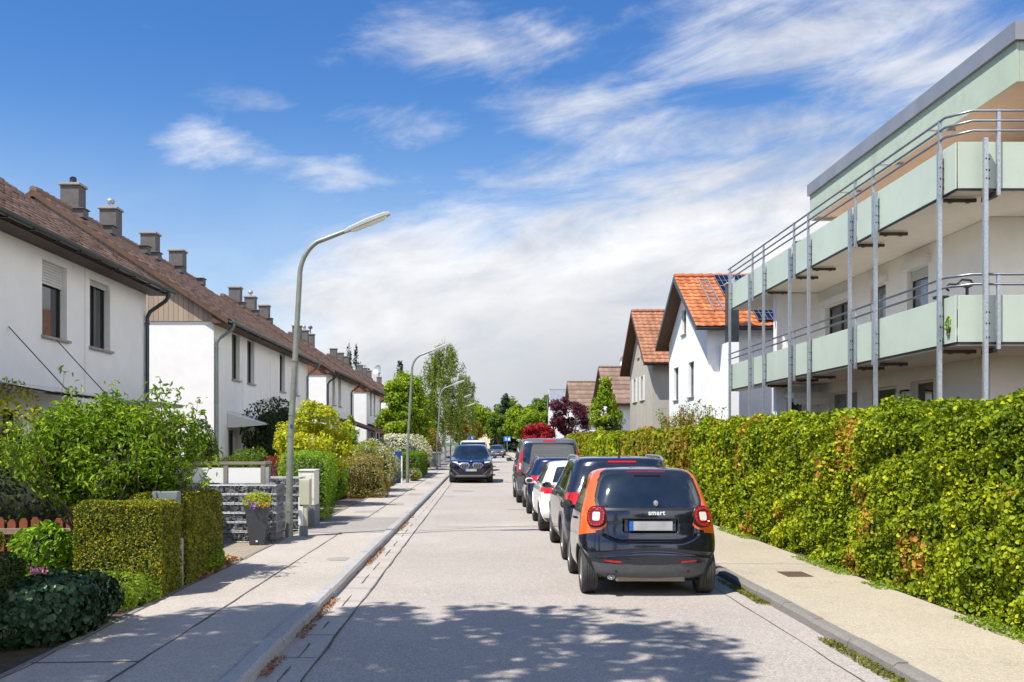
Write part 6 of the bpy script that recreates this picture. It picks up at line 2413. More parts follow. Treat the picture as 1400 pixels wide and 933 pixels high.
def patch(sh, poly, where, off, mat, name, parent, step=0.03, skirt=0.012, smooth=True):
    """a thin curved plate lying on the shell: where = 'rear','front' (x,z) or 'left','right' (y,z)"""
    from mathutils.geometry import delaunay_2d_cdt
    P = [Vector(p) for p in poly]
    n = len(P)
    # densify the outline
    pts = []
    for i in range(n):
        a, b = P[i], P[(i + 1) % n]
        k = max(1, int((b - a).length / step))
        for j in range(k):
            pts.append(a.lerp(b, j / k))
    nb = len(pts)
    xs = [p.x for p in pts]
    zs = [p.y for p in pts]
    gx = np.arange(min(xs) + step * .5, max(xs), step)
    gz = np.arange(min(zs) + step * .5, max(zs), step)
    GX, GZ = np.meshgrid(gx, gz)
    ins = inpoly(GX.ravel(), GZ.ravel(), [(p.x, p.y) for p in pts])
    for x_, z_ in zip(GX.ravel()[ins], GZ.ravel()[ins]):
        pts.append(Vector((x_, z_)))
    out_ = delaunay_2d_cdt(pts, [], [list(range(nb))], 1, 1e-5)
    v2, e2, f2 = out_[0], out_[1], out_[2]
    A = np.array([(v.x, v.y) for v in v2])

    def surf(a, o_):
        if where == 'rear':
            return np.stack([a[:, 0], sh.rear_y(a[:, 0], a[:, 1]) - o_, a[:, 1]], 1)
        if where == 'front':
            return np.stack([a[:, 0], sh.front_y(a[:, 0], a[:, 1]) + o_, a[:, 1]], 1)
        sgn = -1 if where == 'left' else 1
        return np.stack([sgn * (sh.side_x(a[:, 0], a[:, 1]) + o_), a[:, 0], a[:, 1]], 1)
    V = surf(A, off)
    faces = [list(f) for f in f2]
    if skirt:
        # boundary edges
        cnt = {}
        for f in faces:
            for i in range(len(f)):
                e = (f[i], f[(i + 1) % len(f)])
                cnt[tuple(sorted(e))] = cnt.get(tuple(sorted(e)), []) + [e]
        be = [v[0] for v in cnt.values() if len(v) == 1]
        V2 = surf(A, off - skirt)
        m_ = {}
        extra = []
        for (a, b) in be:
            for q in (a, b):
                if q not in m_:
                    m_[q] = len(V) + len(extra)
                    extra.append(V2[q])
            faces.append([b, a, m_[a], m_[b]])
        V = np.concatenate([V, np.array(extra)])
    me = bpy.data.meshes.new(name)
    me.from_pydata(V.tolist(), [], faces)
    bm = bmesh.new()
    bm.from_mesh(me)
    bmesh.ops.recalc_face_normals(bm, faces=bm.faces)
    bm.to_mesh(me)
    bm.free()
    me.validate()
    return link(name, me, parent, mat, 45 if smooth else None)


def line(sh, pts, where, wdt, off, mat, name, parent):
    """thin seam following the shell"""
    P = [Vector(p) for p in pts]
    fine = []
    for a, b in zip(P, P[1:]):
        k = max(1, int((b - a).length / 0.04))
        for j in range(k):
            fine.append(a.lerp(b, j / k))
    fine.append(P[-1])
    mb = MB()
    vs_ = []
    for i, p in enumerate(fine):
        t = (fine[min(i + 1, len(fine) - 1)] - fine[max(i - 1, 0)]).normalized()
        n = Vector((-t.y, t.x)) * wdt / 2
        for q in (p - n, p + n):
            a = np.array([[q.x, q.y]])
            if where == 'rear':
                vs_.append((q.x, float(sh.rear_y(a[:, 0], a[:, 1])[0]) - off, q.y))
            elif where == 'front':
                vs_.append((q.x, float(sh.front_y(a[:, 0], a[:, 1])[0]) + off, q.y))
            else:
                sg = -1 if where == 'left' else 1
                vs_.append((sg * (float(sh.side_x(a[:, 0], a[:, 1])[0]) + off), q.x, q.y))
    mb.add(vs_, [(2 * i, 2 * i + 1, 2 * i + 3, 2 * i + 2) for i in range(len(fine) - 1)])
    return mb.build(name, mat, parent)


def wheel(root, x, y, r, w, side, tread=True, rim='alloy', spokes=5):
    """tyre with tread grooves, rim with spokes; side -1 left, +1 right"""
    mt = Matrix.Translation((x, y, r)) @ Matrix.Rotation(R(90) * side, 4, 'Y')
    hw_ = w / 2
    prof = [(r * 0.64, -hw_ * 0.8), (r * 0.68, -hw_ * 0.95), (r * 0.82, -hw_ * 1.03), (r * 0.93, -hw_ * 0.98), (r * 0.985, -hw_ * 0.82)]
    g = 5
    for k in range(g):
        a = -hw_ * 0.74 + hw_ * 1.48 * (k + 0.0) / g
        b = -hw_ * 0.74 + hw_ * 1.48 * (k + 0.76) / g
        c = -hw_ * 0.74 + hw_ * 1.48 * (k + 1) / g
        prof += [(r, a), (r, b)]
        if k < g - 1:
            prof += [(r - 0.010, b + 0.001), (r - 0.010, c - 0.001)]
    prof += [(r * 0.985, hw_ * 0.82), (r * 0.93, hw_ * 0.98), (r * 0.82, hw_ * 1.03), (r * 0.68, hw_ * 0.95), (r * 0.64, hw_ * 0.8)]
    ty = MB().lathe(prof, 40, mt).build('tyre', M['rubber'], root, 30)
    rm = MB()
    rm.lathe([(r * 0.66, -hw_ * 0.85), (r * 0.60, -hw_ * 0.6), (r * 0.60, hw_ * 0.4), (r * 0.645, hw_ * 0.86), (r * 0.665, hw_ * 0.84)], 32, mt)
    rm.lathe([(0.0, hw_ * 0.62), (r * 0.14, hw_ * 0.60), (r * 0.17, hw_ * 0.45), (0.0, hw_ * 0.40)], 20, mt)
    for k in range(spokes):
        a = 2 * PI * k / spokes
        m2 = mt @ Matrix.Rotation(a, 4, 'Z')
        pts = [m2 @ Vector(p) for p in ((r * 0.1, -r * 0.09, hw_ * 0.42), (r * 0.64, -r * 0.07, hw_ * 0.66), (r * 0.64, r * 0.07, hw_ * 0.66), (r * 0.1, r * 0.09, hw_ * 0.42), (r * 0.1, -r * 0.09, hw_ * 0.62), (r * 0.64, -r * 0.06, hw_ * 0.82), (r * 0.64, r * 0.06, hw_ * 0.82), (r * 0.1, r * 0.09, hw_ * 0.62))]
        rm.add(pts, [(0, 3, 2, 1), (4, 5, 6, 7), (0, 1, 5, 4), (1, 2, 6, 5), (2, 3, 7, 6), (3, 0, 4, 7)])
    rm.build('rim', M[rim], ty, 30)
    MB().lathe([(0, -hw_ * 0.1), (r * 0.6, -hw_ * 0.1), (r * 0.6, 0.0), (0, 0.0)], 24, mt).build('brake_disc', M['black_metal'], ty)
    return ty


def arches(root, sh, wheels, wdt, mat='trim', lip=0.035, arch=0.05, ymin=-9):
    for (wy_, wz, wr) in wheels:
        for s_ in (-1, 1):
            # inner liner
            mb = MB()
            rr = wr + arch + 0.01
            pr = []
            for k in range(21):
                a = PI * k / 20 * 1.16 - 0.08 * PI
                pr.append((rr * math.cos(a), rr * math.sin(a)))
            pr = [(max(cy, ymin - wy_), cz) for cy, cz in pr]
            vs_, fs_ = [], []
            for (cy, cz) in pr:
                xo = float(sh.side_x(np.array([wy_ + cy]), np.array([max(wz + cz, sh.L[0, 0])]))[0])
                vs_ += [(s_ * (xo - 0.003), wy_ + cy, wz + cz), (s_ * (xo - 0.34), wy_ + cy, wz + cz)]
            for k in range(20):
                fs_.append((2 * k, 2 * k + 1, 2 * k + 3, 2 * k + 2))
            mb.add(vs_, fs_)
            b = len(pr)
            mb.add([v for v in vs_[1::2]], [tuple(range(b))])
            mb.build('wheel_well', M['underbody'], root)
            if lip:
                vs_, fs_ = [], []
                for (cy, cz) in pr:
                    u = Vector((cy, cz)).normalized()
                    for (dr, dx) in ((-0.015, -0.02), (-0.015, 0.008), (lip, 0.012), (lip + 0.006, -0.01)):
                        yy, zz = wy_ + cy + u.x * dr, max(wz + cz + u.y * dr, sh.L[0, 0])
                        xo = float(sh.side_x(np.array([yy]), np.array([zz]))[0])
                        vs_.append((s_ * (xo + dx), yy, zz))
                for k in range(len(pr) - 1):
                    for q in range(3):
                        fs_.append((4 * k + q, 4 * k + q + 1, 4 * k + q + 5, 4 * k + q + 4))
                m2 = MB().add(vs_, fs_)
                m2.build('wheel_arch', mat if not isinstance(mat, str) else M[mat], root, 40)


def mirror(root, x, y, z, s_, mat, w=0.20, h=0.14, d=0.12):
    mb = MB()
    bm = bmesh.new()
    bmesh.ops.create_uvsphere(bm, u_segments=16, v_segments=10, radius=1)
    for v in bm.verts:
        q = v.co
        f = 1.0
        yy = q.y * d
        if q.y < 0:
            yy *= 0.35
        v.co = Vector((math.copysign(abs(q.x) ** 0.7, q.x) * w / 2, yy, math.copysign(abs(q.z) ** 0.75, q.z) * h / 2))
    for v in bm.verts:
        v.co += Vector((x + s_ * (w / 2 + 0.05), y, z))
    mb.addbm(bm)
    mb.tube([(x, y + 0.05, z - h * 0.35), (x + s_ * 0.10, y + 0.02, z - h * 0.2)], 0.025, 8)
    o = mb.build('wing_mirror', mat, root, 50)
    g = MB()
    g.lathe([(0, 0), (1, 0), (1, 0.004), (0, 0.004)], 20, Matrix.Translation((x + s_ * (w / 2 + 0.05), y - d * 0.34, z)) @ Matrix.Diagonal((w * 0.42, 1, h * 0.40, 1)) @ Matrix.Rotation(R(90), 4, 'X'))
    g.build('mirror_glass', M['car_glass'], o)
    return o


def plate(root, y, z, facing=-1, w=0.52, h=0.11, tilt=0.0, x=0.0):
    mb = MB()
    y1 = y + facing * 0.012
    mb.bbx(x - w / 2 - 0.01, x + w / 2 + 0.01, min(y, y1), max(y, y1), z - h / 2 - 0.01, z + h / 2 + 0.01, 0.004)
    pr = mb.build('licence_plate', M['black_plastic'], root)
    q0, q1 = y1 + facing * 0.001, y1 + facing * 0.004
    a = x - w / 2 + (0.045 if facing < 0 else 0)
    b = x + w / 2 - (0.0 if facing < 0 else 0.045)
    MB().bx(a + 0.004, b, min(q0, q1), max(q0, q1), z - h / 2, z + h / 2).build('plate_face', M['plate'], pr)
    c0, c1 = (x - w / 2, x - w / 2 + 0.045) if facing < 0 else (x + w / 2 - 0.045, x + w / 2)
    MB().bx(c0, c1, min(q0, q1), max(q0, q1), z - h / 2, z + h / 2).build('country_band', M['plate_blue'], pr)
    return pr


def text_mesh(s, size, depth, mat, name, parent, loc, rot):
    cu = bpy.data.curves.new(name, 'FONT')
    cu.body = s
    cu.size = size
    cu.extrude = depth
    cu.offset = size * 0.02
    cu.align_x = 'CENTER'
    cu.space_character = 1.08
    tmp = bpy.data.objects.new(name, cu)
    COL.objects.link(tmp)
    dg = bpy.context.evaluated_depsgraph_get()
    me = bpy.data.meshes.new_from_object(tmp.evaluated_get(dg))
    bpy.data.objects.remove(tmp)
    me.materials.clear()
    o = link(name, me, parent, mat)
    o.location = loc
    o.rotation_euler = rot
    return o


def side_window_test(polys):
    def t(x, y, z, n):
        m_ = np.zeros(len(x), bool)
        for p in polys:
            m_ |= inpoly(y, z, p)
        return m_ & (np.abs(n[:, 0]) > 0.5)
    return t


def end_test(poly, end, yc):
    def t(x, y, z, n):
        m_ = inpoly(x, z, poly)
        return m_ & ((y < yc) if end == 'rear' else (y > yc)) & ((n[:, 1] < 0.2) if end == 'rear' else (n[:, 1] > -0.2))
    return t


def car_root(name, x, y, rz, label, cat='car', group='cars parked on the right'):
    return empty(name, (x, y, 0), rz, label, cat, group)


# ---------------- black and orange two-seat city car
def city_car(x, y):
    root = car_root('parked_car', x, y, 0, 'small black two seat hatchback with orange side frame, nearest parked car')
    lv = [
        (0.225, 0.10, 2.58, 0.76, 4.6, 4.0), (0.29, 0.04, 2.64, 0.80, 4.4, 3.6), (0.40, 0.02, 2.68, 0.826, 4.2, 2.7), (0.52, 0.0, 2.69, 0.832, 4.0, 3.0),
        (0.64, 0.01, 2.66, 0.832, 4.0, 3.0), (0.76, 0.035, 2.60, 0.830, 4.2, 3.0), (0.88, 0.05, 2.46, 0.822, 4.2, 2.7), (0.98, 0.075, 2.16, 0.808, 4.2, 3.4),
        (1.06, 0.105, 1.98, 0.785, 4.2, 3.6), (1.18, 0.165, 1.82, 0.745, 4.2, 3.8), (1.32, 0.245, 1.62, 0.700, 4.2, 3.8), (1.42, 0.315, 1.46, 0.662, 4.0, 3.6),
        (1.485, 0.385, 1.34, 0.620, 3.8, 3.4), (1.515, 0.45, 1.26, 0.570, 3.6, 2.7), (1.538, 0.56, 1.13, 0.47, 3.2, 3.0), (1.552, 0.74, 0.98, 0.26, 2.6, 2.6)]
    lv = [(a, b, c, d, 2.7, f) for (a, b, c, d, e, f) in lv]
    sh = Shell(lv, 0.42, 9.0)
    wz = 0.29
    W_ = [(0.45, wz, wz), (2.32, wz, wz)]
    win_rear = roundpoly([(-0.605, 1.075), (0.605, 1.075), (0.625, 1.17), (0.535, 1.475), (0.0, 1.497), (-0.535, 1.475), (-0.625, 1.17)], 0.10)
    seal = roundpoly([(-0.64, 1.045), (0.64, 1.045), (0.660, 1.17), (0.565, 1.51), (0.0, 1.53), (-0.565, 1.51), (-0.66, 1.17)], 0.12)
    # orange frame: wide at the lamps, narrow along the glass, closing above the roof edge
    hip = roundpoly([(0.535, 0.80), (0.545, 1.04), (0.64, 1.10), (0.655, 1.18), (0.56, 1.53), (0.9, 1.6), (1.0, 0.74), (0.80, 0.72)], 0.06)
    hipm = [(-a, b) for a, b in hip]
    yc = 1.2

    def f_glass(x_, y_, z_, n):
        return inpoly(x_, z_, win_rear) & (y_ < 0.75) & (n[:, 1] < -0.05)

    def f_seal(x_, y_, z_, n):
        return inpoly(x_, z_, seal) & (y_ < 0.62) & (n[:, 1] < -0.05)

    sidew = roundpoly([(0.86, 1.03), (1.85, 1.00), (1.30, 1.42), (0.98, 1.44), (0.74, 1.28)], 0.06)

    def f_side(x_, y_, z_, n):
        return inpoly(y_, z_, sidew) & (np.abs(n[:, 0]) > 0.5)
    ws = roundpoly([(-0.64, 1.04), (0.64, 1.04), (0.53, 1.50), (-0.53, 1.50)], 0.05)

    def f_ws(x_, y_, z_, n):
        return inpoly(x_, z_, ws) & (y_ > 1.25) & (n[:, 1] > 0.1)

    def f_orange(x_, y_, z_, n):
        xin = np.interp(z_, [0.80, 0.825, 0.86, 1.02, 1.06, 1.12, 1.40, 1.49, 1.52, 1.552], [0.66, 0.56, 0.525, 0.525, 0.56, 0.645, 0.60, 0.555, 0.50, 0.42])
        ylim = np.interp(z_, [0.74, 1.0, 1.20, 1.36, 1.44, 1.55], [0.40, 0.44, 0.62, 0.95, 1.40, 1.45])
        zlo = np.interp(y_, [0.0, 0.08, 0.25, 0.45, 0.8], [0.82, 0.79, 0.75, 0.71, 0.66])
        quarter = (np.abs(x_) > xin) & (y_ < ylim) & (z_ > zlo)
        sill = (z_ < 0.36) & (z_ > 0.25) & (y_ > 0.80) & (y_ < 1.95) & (np.abs(n[:, 0]) > 0.5)
        band = (z_ >= 0.34) & (z_ < 0.80) & (y_ > 0.76) & (y_ < 0.86) & (np.abs(n[:, 0]) > 0.5)
        return quarter

    def f_trim(x_, y_, z_, n):
        zl = 0.415 - 0.02 * np.cos(x_ * 2.2) + np.clip((np.abs(x_) - 0.62), 0, 1) * 0.12
        return (z_ < zl) & (y_ < 0.30)

    def relief(V):
        x_, y_, z_ = V[..., 0], V[..., 1], V[..., 2]
        rear = np.clip((0.5 - y_) / 0.2, 0, 1)
        ax = np.abs(x_)
        # ledge: bumper stands out below the tailgate, following a smile line
        led = 0.66 + 0.10 * np.clip((ax - 0.36) / 0.25, 0, 1) ** 1.5
        wgt = np.clip((0.60 - ax) / 0.06, 0, 1) * rear
        inset = 0.035 * np.clip((z_ - led) / 0.012, 0, 1) * np.clip((1.04 - z_) / 0.16, 0, 1) * wgt
        groove = 0.045 * np.exp(-((z_ - led - 0.012) / 0.014) ** 2) * wgt
        # plate recess
        rec = 0.028 * np.clip((0.335 - ax) / 0.02, 0, 1) * np.clip((z_ - 0.775) / 0.015, 0, 1) * np.clip((0.945 - z_) / 0.012, 0, 1) * rear
        # body crease in the bumper
        cre = 0.014 * np.exp(-((z_ - 0.52 - 0.04 * np.cos(ax * 3)) / 0.022) ** 2) * rear
        lens = 0.0
        V[..., 1] = y_ + inset + groove + rec + cre
        # shoulder bulge around the wheels
        sb = np.exp(-((y_ - 0.45) / 0.30) ** 2) * np.exp(-((z_ - 0.66) / 0.16) ** 2) * 0.014
        V[..., 0] = x_ + np.sign(x_) * sb * np.clip((ax - 0.6) / 0.2, 0, 1)
        return V
    classes_body_mat[0], classes_body_mat[1] = M['p_black'], M['p_black']
    build_shell(sh, root, [
        ('rear_window', M['car_glass'], f_glass), ('window_seal', M['black_plastic'], f_seal), ('side_window', M['car_glass'], f_side),
        ('windscreen', M['car_glass'], f_ws), ('bumper_trim', M['trim'], f_trim), ('side_frame', M['p_orange'], f_orange)], W_, 900, 320, relief, arch=0.035, arch_nx=0.80, ymin=0.17)
    arches(root, sh, W_, 0.2, 'black_plastic', lip=0.018, arch=0.035, ymin=0.17)
    for (wy_, s_) in ((0.45, -1), (0.45, 1), (2.32, -1), (2.32, 1)):
        wheel(root, s_ * 0.715, wy_, wz, 0.195 if wy_ < 1 else 0.165, s_)
    # ring shaped tail lights
    for s_ in (-1, 1):
        cx, cz = s_ * 0.640, 0.965
        cy = float(sh.rear_y(np.array([cx]), np.array([cz]))[0])
        e = 0.02
        nx = -(float(sh.rear_y(np.array([cx + e]), np.array([cz]))[0]) - float(sh.rear_y(np.array([cx - e]), np.array([cz]))[0])) / (2 * e)
        nzv = -(float(sh.rear_y(np.array([cx]), np.array([cz + e]))[0]) - float(sh.rear_y(np.array([cx]), np.array([cz - e]))[0])) / (2 * e)
        nv = -Vector((nx, 1.0, nzv)).normalized()
        nv = Vector((-nx, -1.0, -nzv)).normalized() * 1.0
        # surface y=f(x,z): outward normal (fx, -1, fz)
        fx = -nx
        fz = -nzv
        nv = Vector((fx, -1, fz)).normalized()
        nv = (nv * 0.75 + Vector((0, -1, 0.05)) * 0.25).normalized()
        q = nv.to_track_quat('Z', 'Y').to_matrix().to_4x4()
        mt = Matrix.Translation(Vector((cx, cy + 0.004, cz)) + nv * 0.0) @ q @ Matrix.Diagonal((0.84, 0.95, 1, 1))
        hs_ = MB().lathe([(0.142, -0.03), (0.142, 0.014), (0.136, 0.020), (0.132, 0.016), (0.0, 0.010)], 48, mt, 2.7).build('tail_light', M['black_plastic'], root, 40)
        MB().lathe([(0.130, 0.012), (0.128, 0.026), (0.118, 0.034), (0.098, 0.034), (0.090, 0.026)], 48, mt, 2.7).build('outer_ring', M['lamp_dark_red'], hs_, 40)
        ring = MB()
        for k in range(18):
            a = 2 * PI * k / 18
            m2 = mt @ Matrix.Rotation(a, 4, 'Z')
            ring.box((0, 0, 0), (0.024, 0.030, 0.012), M=Matrix.Identity(3)) if False else None
            kq = (abs(math.cos(a)) ** 2.7 + abs(math.sin(a)) ** 2.7) ** (-1 / 2.7)
            m2 = m2 @ Matrix.Translation((0.11 * (kq - 1), 0, 0))
            pts = [m2 @ Vector(p) for p in ((0.096, -0.014, 0.028), (0.124, -0.018, 0.028), (0.124, 0.018, 0.028), (0.096, 0.014, 0.028), (0.098, -0.012, 0.038), (0.120, -0.015, 0.038), (0.120, 0.015, 0.038), (0.098, 0.012, 0.038))]
            ring.add(pts, [(0, 3, 2, 1), (4, 5, 6, 7), (0, 1, 5, 4), (1, 2, 6, 5), (2, 3, 7, 6), (3, 0, 4, 7)])
        ring.build('led_segments', M['lamp_red'], hs_)
        MB().lathe([(0.095, 0.012), (0.092, 0.020), (0.075, 0.024), (0.070, 0.018)], 40, mt, 2.7).build('inner_ring', M['lamp_red'], hs_, 40)
        # square-ish clear centre
        sq = MB()
        pr = roundpoly([(-0.058, -0.062), (0.058, -0.062), (0.062, 0.062), (-0.062, 0.062)], 0.03)
        nn = len(pr)
        vs_ = [mt @ Vector((a, b, 0.016)) for a, b in pr] + [mt @ Vector((a * 0.9, b * 0.9, 0.034)) for a, b in pr]
        sq.add(vs_, [tuple(range(nn, 2 * nn))] + [(i, (i + 1) % nn, nn + (i + 1) % nn, nn + i) for i in range(nn)])
        sq.build('reversing_lens', M['lamp_clear'], hs_, 40)
        # low reflectors
        patch(sh, roundpoly([(s_ * 0.36, 0.415), (s_ * 0.56, 0.432), (s_ * 0.56, 0.455), (s_ * 0.36, 0.44)], 0.008), 'rear', 0.006, M['lamp_red'], 'reflector', root, 0.02)
        mirror(root, s_ * 0.74, 1.80, 1.02, s_, M['black_plastic'], 0.17, 0.12)
        for xx in (0.30,):
            pass
    # third brake light, wiper, emblem text, handle strip
    patch(sh, roundpoly([(-0.24, 1.500), (0.24, 1.500), (0.24, 1.516), (-0.24, 1.516)], 0.006), 'rear', 0.004, M['lamp_dark_red'], 'brake_light', root, 0.02)
    mb = MB()
    p0 = Vector((0.0, float(sh.rear_y(np.array([0.0]), np.array([1.48]))[0]) - 0.02, 1.475))
    mb.prism([(p0.y - 0.02, 1.468), (p0.y + 0.06, 1.492), (p0.y + 0.06, 1.478), (p0.y - 0.018, 1.458)], 'x', -0.16, 0.16)
    mb.build('roof_lip', M['black_plastic'], root)
    yw = float(sh.rear_y(np.array([0.06]), np.array([1.11]))[0])
    wp = MB()
    wp.lathe([(0.0, 0.035), (0.024, 0.030), (0.030, 0.012), (0.030, 0.0)], 16, Matrix.Translation((0.07, yw + 0.002, 1.13)) @ Matrix.Rotation(R(90), 4, 'X') @ Matrix.Diagonal((1, 1.3, 1, 1)))
    wp.build('wiper_hub', M['galv'], root, 40)
    text_mesh('smart', 0.082, 0.002, M['pvc'], 'tailgate_lettering', root, (0.075, float(sh.rear_y(np.array([0.0]), np.array([1.01]))[0]) + 0.002, 0.992), (R(84), 0, 0))
    plate(root, 0.068, 0.862)
    MB().bbx(-0.34, 0.34, 0.045, 0.10, 0.945, 0.957, 0.003).build('plate_light_strip', M['black_plastic'], root)
    # tailgate seams
    for s_ in (-1, 1):
        line(sh, [(s_ * 0.535, 1.05), (s_ * 0.53, 0.84), (s_ * 0.515, 0.73)], 'rear', 0.006, 0.0015, M['black_plastic'], 'panel_gap', root)
        line(sh, [(0.90, 0.36), (0.88, 0.95), (0.86, 1.02)], 'left' if s_ < 0 else 'right', 0.007, 0.002, M['black_plastic'], 'panel_gap', root)
    # exhaust, heat shield, sensors
    ex = MB()
    ex.lathe([(0.030, -0.10), (0.034, 0.0), (0.036, 0.004), (0.026, 0.004), (0.026, -0.09)], 20, Matrix.Translation((-0.485, 0.04, 0.245)) @ Matrix.Rotation(R(90), 4, 'X') @ Matrix.Diagonal((1.25, 0.85, 1, 1)))
    ex.build('exhaust_pipe', M['chrome'], root, 40)
    MB().bbx(-0.42, 0.42, 0.10, 0.30, 0.185, 0.245, 0.012).build('silencer', M['heat_shield'], root)
    mb = MB()
    mb.bx(-0.62, 0.62, 0.28, 2.3, 0.17, 0.205)
    mb.build('floor_pan', M['underbody'], root)
    for xx in (-0.5, -0.46 + 0.0, 0.46):
        pass
    sn_ = MB()
    for xx in (-0.42, 0.45):
        yy = float(sh.rear_y(np.array([xx]), np.array([0.34]))[0])
        sn_.lathe([(0.0, 0.004), (0.014, 0.004), (0.016, 0.0)], 14, Matrix.Translation((xx, yy, 0.315)) @ Matrix.Rotation(R(90), 4, 'X'))
    sn_.build('parking_sensors', M['black_plastic'], root)
    for s_ in (-1, 1):
        dh = MB()
        xo = float(sh.side_x(np.array([1.02]), np.array([0.90]))[0])
        dh.bbx(min(s_ * xo, s_ * (xo + 0.03)), max(s_ * xo, s_ * (xo + 0.03)), 0.95, 1.12, 0.885, 0.91, 0.006)
        dh.build('door_handle', M['black_plastic'], root)
    return root


CITY = city_car(2.03, 11.95)


# ---------------- general car
def car(x, y, rz, label, lv, wheels, body, side_polys, rear_win, front_win, group='cars parked on the right', tyre_w=0.21, track=0.78, cat='car', nring=230, nlev=84, trim_z=0.38, rails=None, mir=None, roofmat=None, lip='trim', name='parked_car', rear_lights=(), front_lights=(), extra=None, relief=None, cwin=0.75, DR=0.62, DF=1.05, barrel=0.035):
    root = car_root(name, x, y, rz, label, cat, group)
    sh = Shell(lv, DR, DF, barrel)
    yc = lv[0][1] + (lv[0][2] - lv[0][1]) / 2

    def f_side(x_, y_, z_, n):
        m_ = np.zeros(len(x_), bool)
        for p in side_polys:
            m_ |= inpoly(y_, z_, p)
        return m_ & (np.abs(n[:, 0]) > 0.45)

    def f_rear(x_, y_, z_, n):
        return inpoly(x_, z_, rear_win) & (y_ < yc) & (n[:, 1] < -0.12)

    def f_front(x_, y_, z_, n):
        return inpoly(x_, z_, front_win) & (y_ > yc) & (n[:, 1] > 0.12)

    def f_trim(x_, y_, z_, n):
        return z_ < trim_z
    classes_body_mat[0] = M[body]
    classes_body_mat[1] = M[roofmat or body]
    build_shell(sh, root, [('rear_window', M['car_glass'], f_rear), ('windscreen', M['car_glass'], f_front), ('side_window', M['car_glass'], f_side), ('bumper_trim', M['trim'], f_trim)], wheels, nring, nlev, relief)
    arches(root, sh, wheels, 0.2, lip if not (isinstance(lip, str) and lip in M) else M[lip], lip=0.03)
    for (wy_, wz_, wr_) in wheels:
        for s_ in (-1, 1):
            wheel(root, s_ * track, wy_, wr_, tyre_w, s_)
    for (poly, mat, nm, where) in rear_lights:
        patch(sh, roundpoly(poly, 0.02), where, 0.010, M[mat], nm, root, 0.03)
    if rails:
        (xa, ya, yb, zt) = rails
        for s_ in (-1, 1):
            mb = MB()
            mb.tube([(s_ * (xa + 0.01), ya, zt - 0.07), (s_ * xa, ya + 0.10, zt - 0.02), (s_ * xa, ya + 0.35, zt), (s_ * xa, yb - 0.3, zt), (s_ * (xa + 0.01), yb, zt - 0.07)], [0.022, 0.018, 0.016, 0.016, 0.022], 8)
            mb.build('roof_rail', M['galv'], root, 50)
    if mir:
        (xm, ym, zm, mm) = mir
        for s_ in (-1, 1):
            mirror(root, s_ * xm, ym, zm, s_, M[mm], 0.18, 0.125)
    mb = MB()
    mb.bx(-track + 0.15, track - 0.15, 0.35, lv[0][2] - 0.35, 0.17, lv[0][0] + 0.01)
    mb.build('floor_pan', M['underbody'], root)
    if extra:
        extra(root, sh)
    return root


def suv_extra(root, sh):
    plate(root, -0.006, 0.86)
    line(sh, [(-0.55, 1.0), (-0.5, 0.62), (0.5, 0.62), (0.55, 1.0)], 'rear', 0.008, 0.002, M['black_plastic'], 'panel_gap', root)
    mb = MB()
    mb.tube([(-0.02, 0.55, 1.63), (-0.02, 0.48, 1.90)], [0.010, 0.004], 6)
    mb.lathe([(0.03, 0), (0.02, 0.03), (0, 0.035)], 12, Matrix.Translation((-0.02, 0.56, 1.615)))
    mb.build('antenna', M['black_plastic'], root)
    for yy in (1.05, 2.15, 3.1):
        for wh in ('left', 'right'):
            line(sh, [(yy, 0.42), (yy + 0.02, 1.02)], wh, 0.008, 0.002, M['black_plastic'], 'panel_gap', root)


L_suv = [(0.24, 0.14, 4.18, 0.84, 5, 4), (0.34, 0.04, 4.26, 0.90, 5, 4), (0.50, 0.0, 4.30, 0.928, 5, 3.6), (0.70, 0.0, 4.30, 0.935, 5, 3.4), (0.86, 0.03, 4.22, 0.930, 5, 3.4), (0.98, 0.06, 3.90, 0.918, 5, 3.6), (1.08, 0.09, 3.25, 0.895, 5, 4),
         (1.20, 0.15, 3.00, 0.850, 5, 4), (1.36, 0.24, 2.72, 0.795, 5, 4), (1.50, 0.33, 2.46, 0.745, 4.6, 4), (1.57, 0.36, 2.30, 0.715, 4.2, 4), (1.61, 0.42, 2.12, 0.66, 4, 4), (1.635, 0.60, 1.95, 0.54, 3.5, 3.5), (1.648, 1.0, 1.6, 0.3, 3, 3)]
sw_suv = [roundpoly([(0.42, 1.09), (1.02, 1.07), (1.06, 1.48), (0.62, 1.50)], 0.05), roundpoly([(1.10, 1.07), (2.10, 1.05), (2.02, 1.50), (1.13, 1.50)], 0.04), roundpoly([(2.16, 1.05), (3.02, 1.04), (2.45, 1.48), (2.09, 1.50)], 0.04)]
car(2.17, 15.15, 0, 'dark navy SUV with roof rails parked directly ahead of the small orange framed car', L_suv, [(0.78, 0.34, 0.34), (3.45, 0.34, 0.34)], 'p_navy', sw_suv,
    roundpoly([(-0.70, 1.10), (0.70, 1.10), (0.62, 1.50), (-0.62, 1.50)], 0.08), roundpoly([(-0.78, 1.10), (0.78, 1.10), (0.66, 1.55), (-0.66, 1.55)], 0.08),
    track=0.80, rails=(0.66, 0.50, 2.30, 1.65), mir=(0.88, 2.86, 1.10, 'galv'),
    rear_lights=[([(-0.86, 0.90), (-0.64, 0.92), (-0.64, 1.08), (-0.80, 1.10)], 'lamp_red', 'tail_light', 'rear'), ([(0.64, 0.92), (0.86, 0.90), (0.80, 1.10), (0.64, 1.08)], 'lamp_red', 'tail_light', 'rear'),
                 ([(-0.22, 1.555), (0.22, 1.555), (0.22, 1.58), (-0.22, 1.58)], 'lamp_red', 'brake_light', 'rear'),
                 ([(0.22, 0.93), (0.36, 0.94), (0.34, 1.08), (0.24, 1.10)], 'lamp_red', 'tail_light', 'left')], extra=suv_extra)


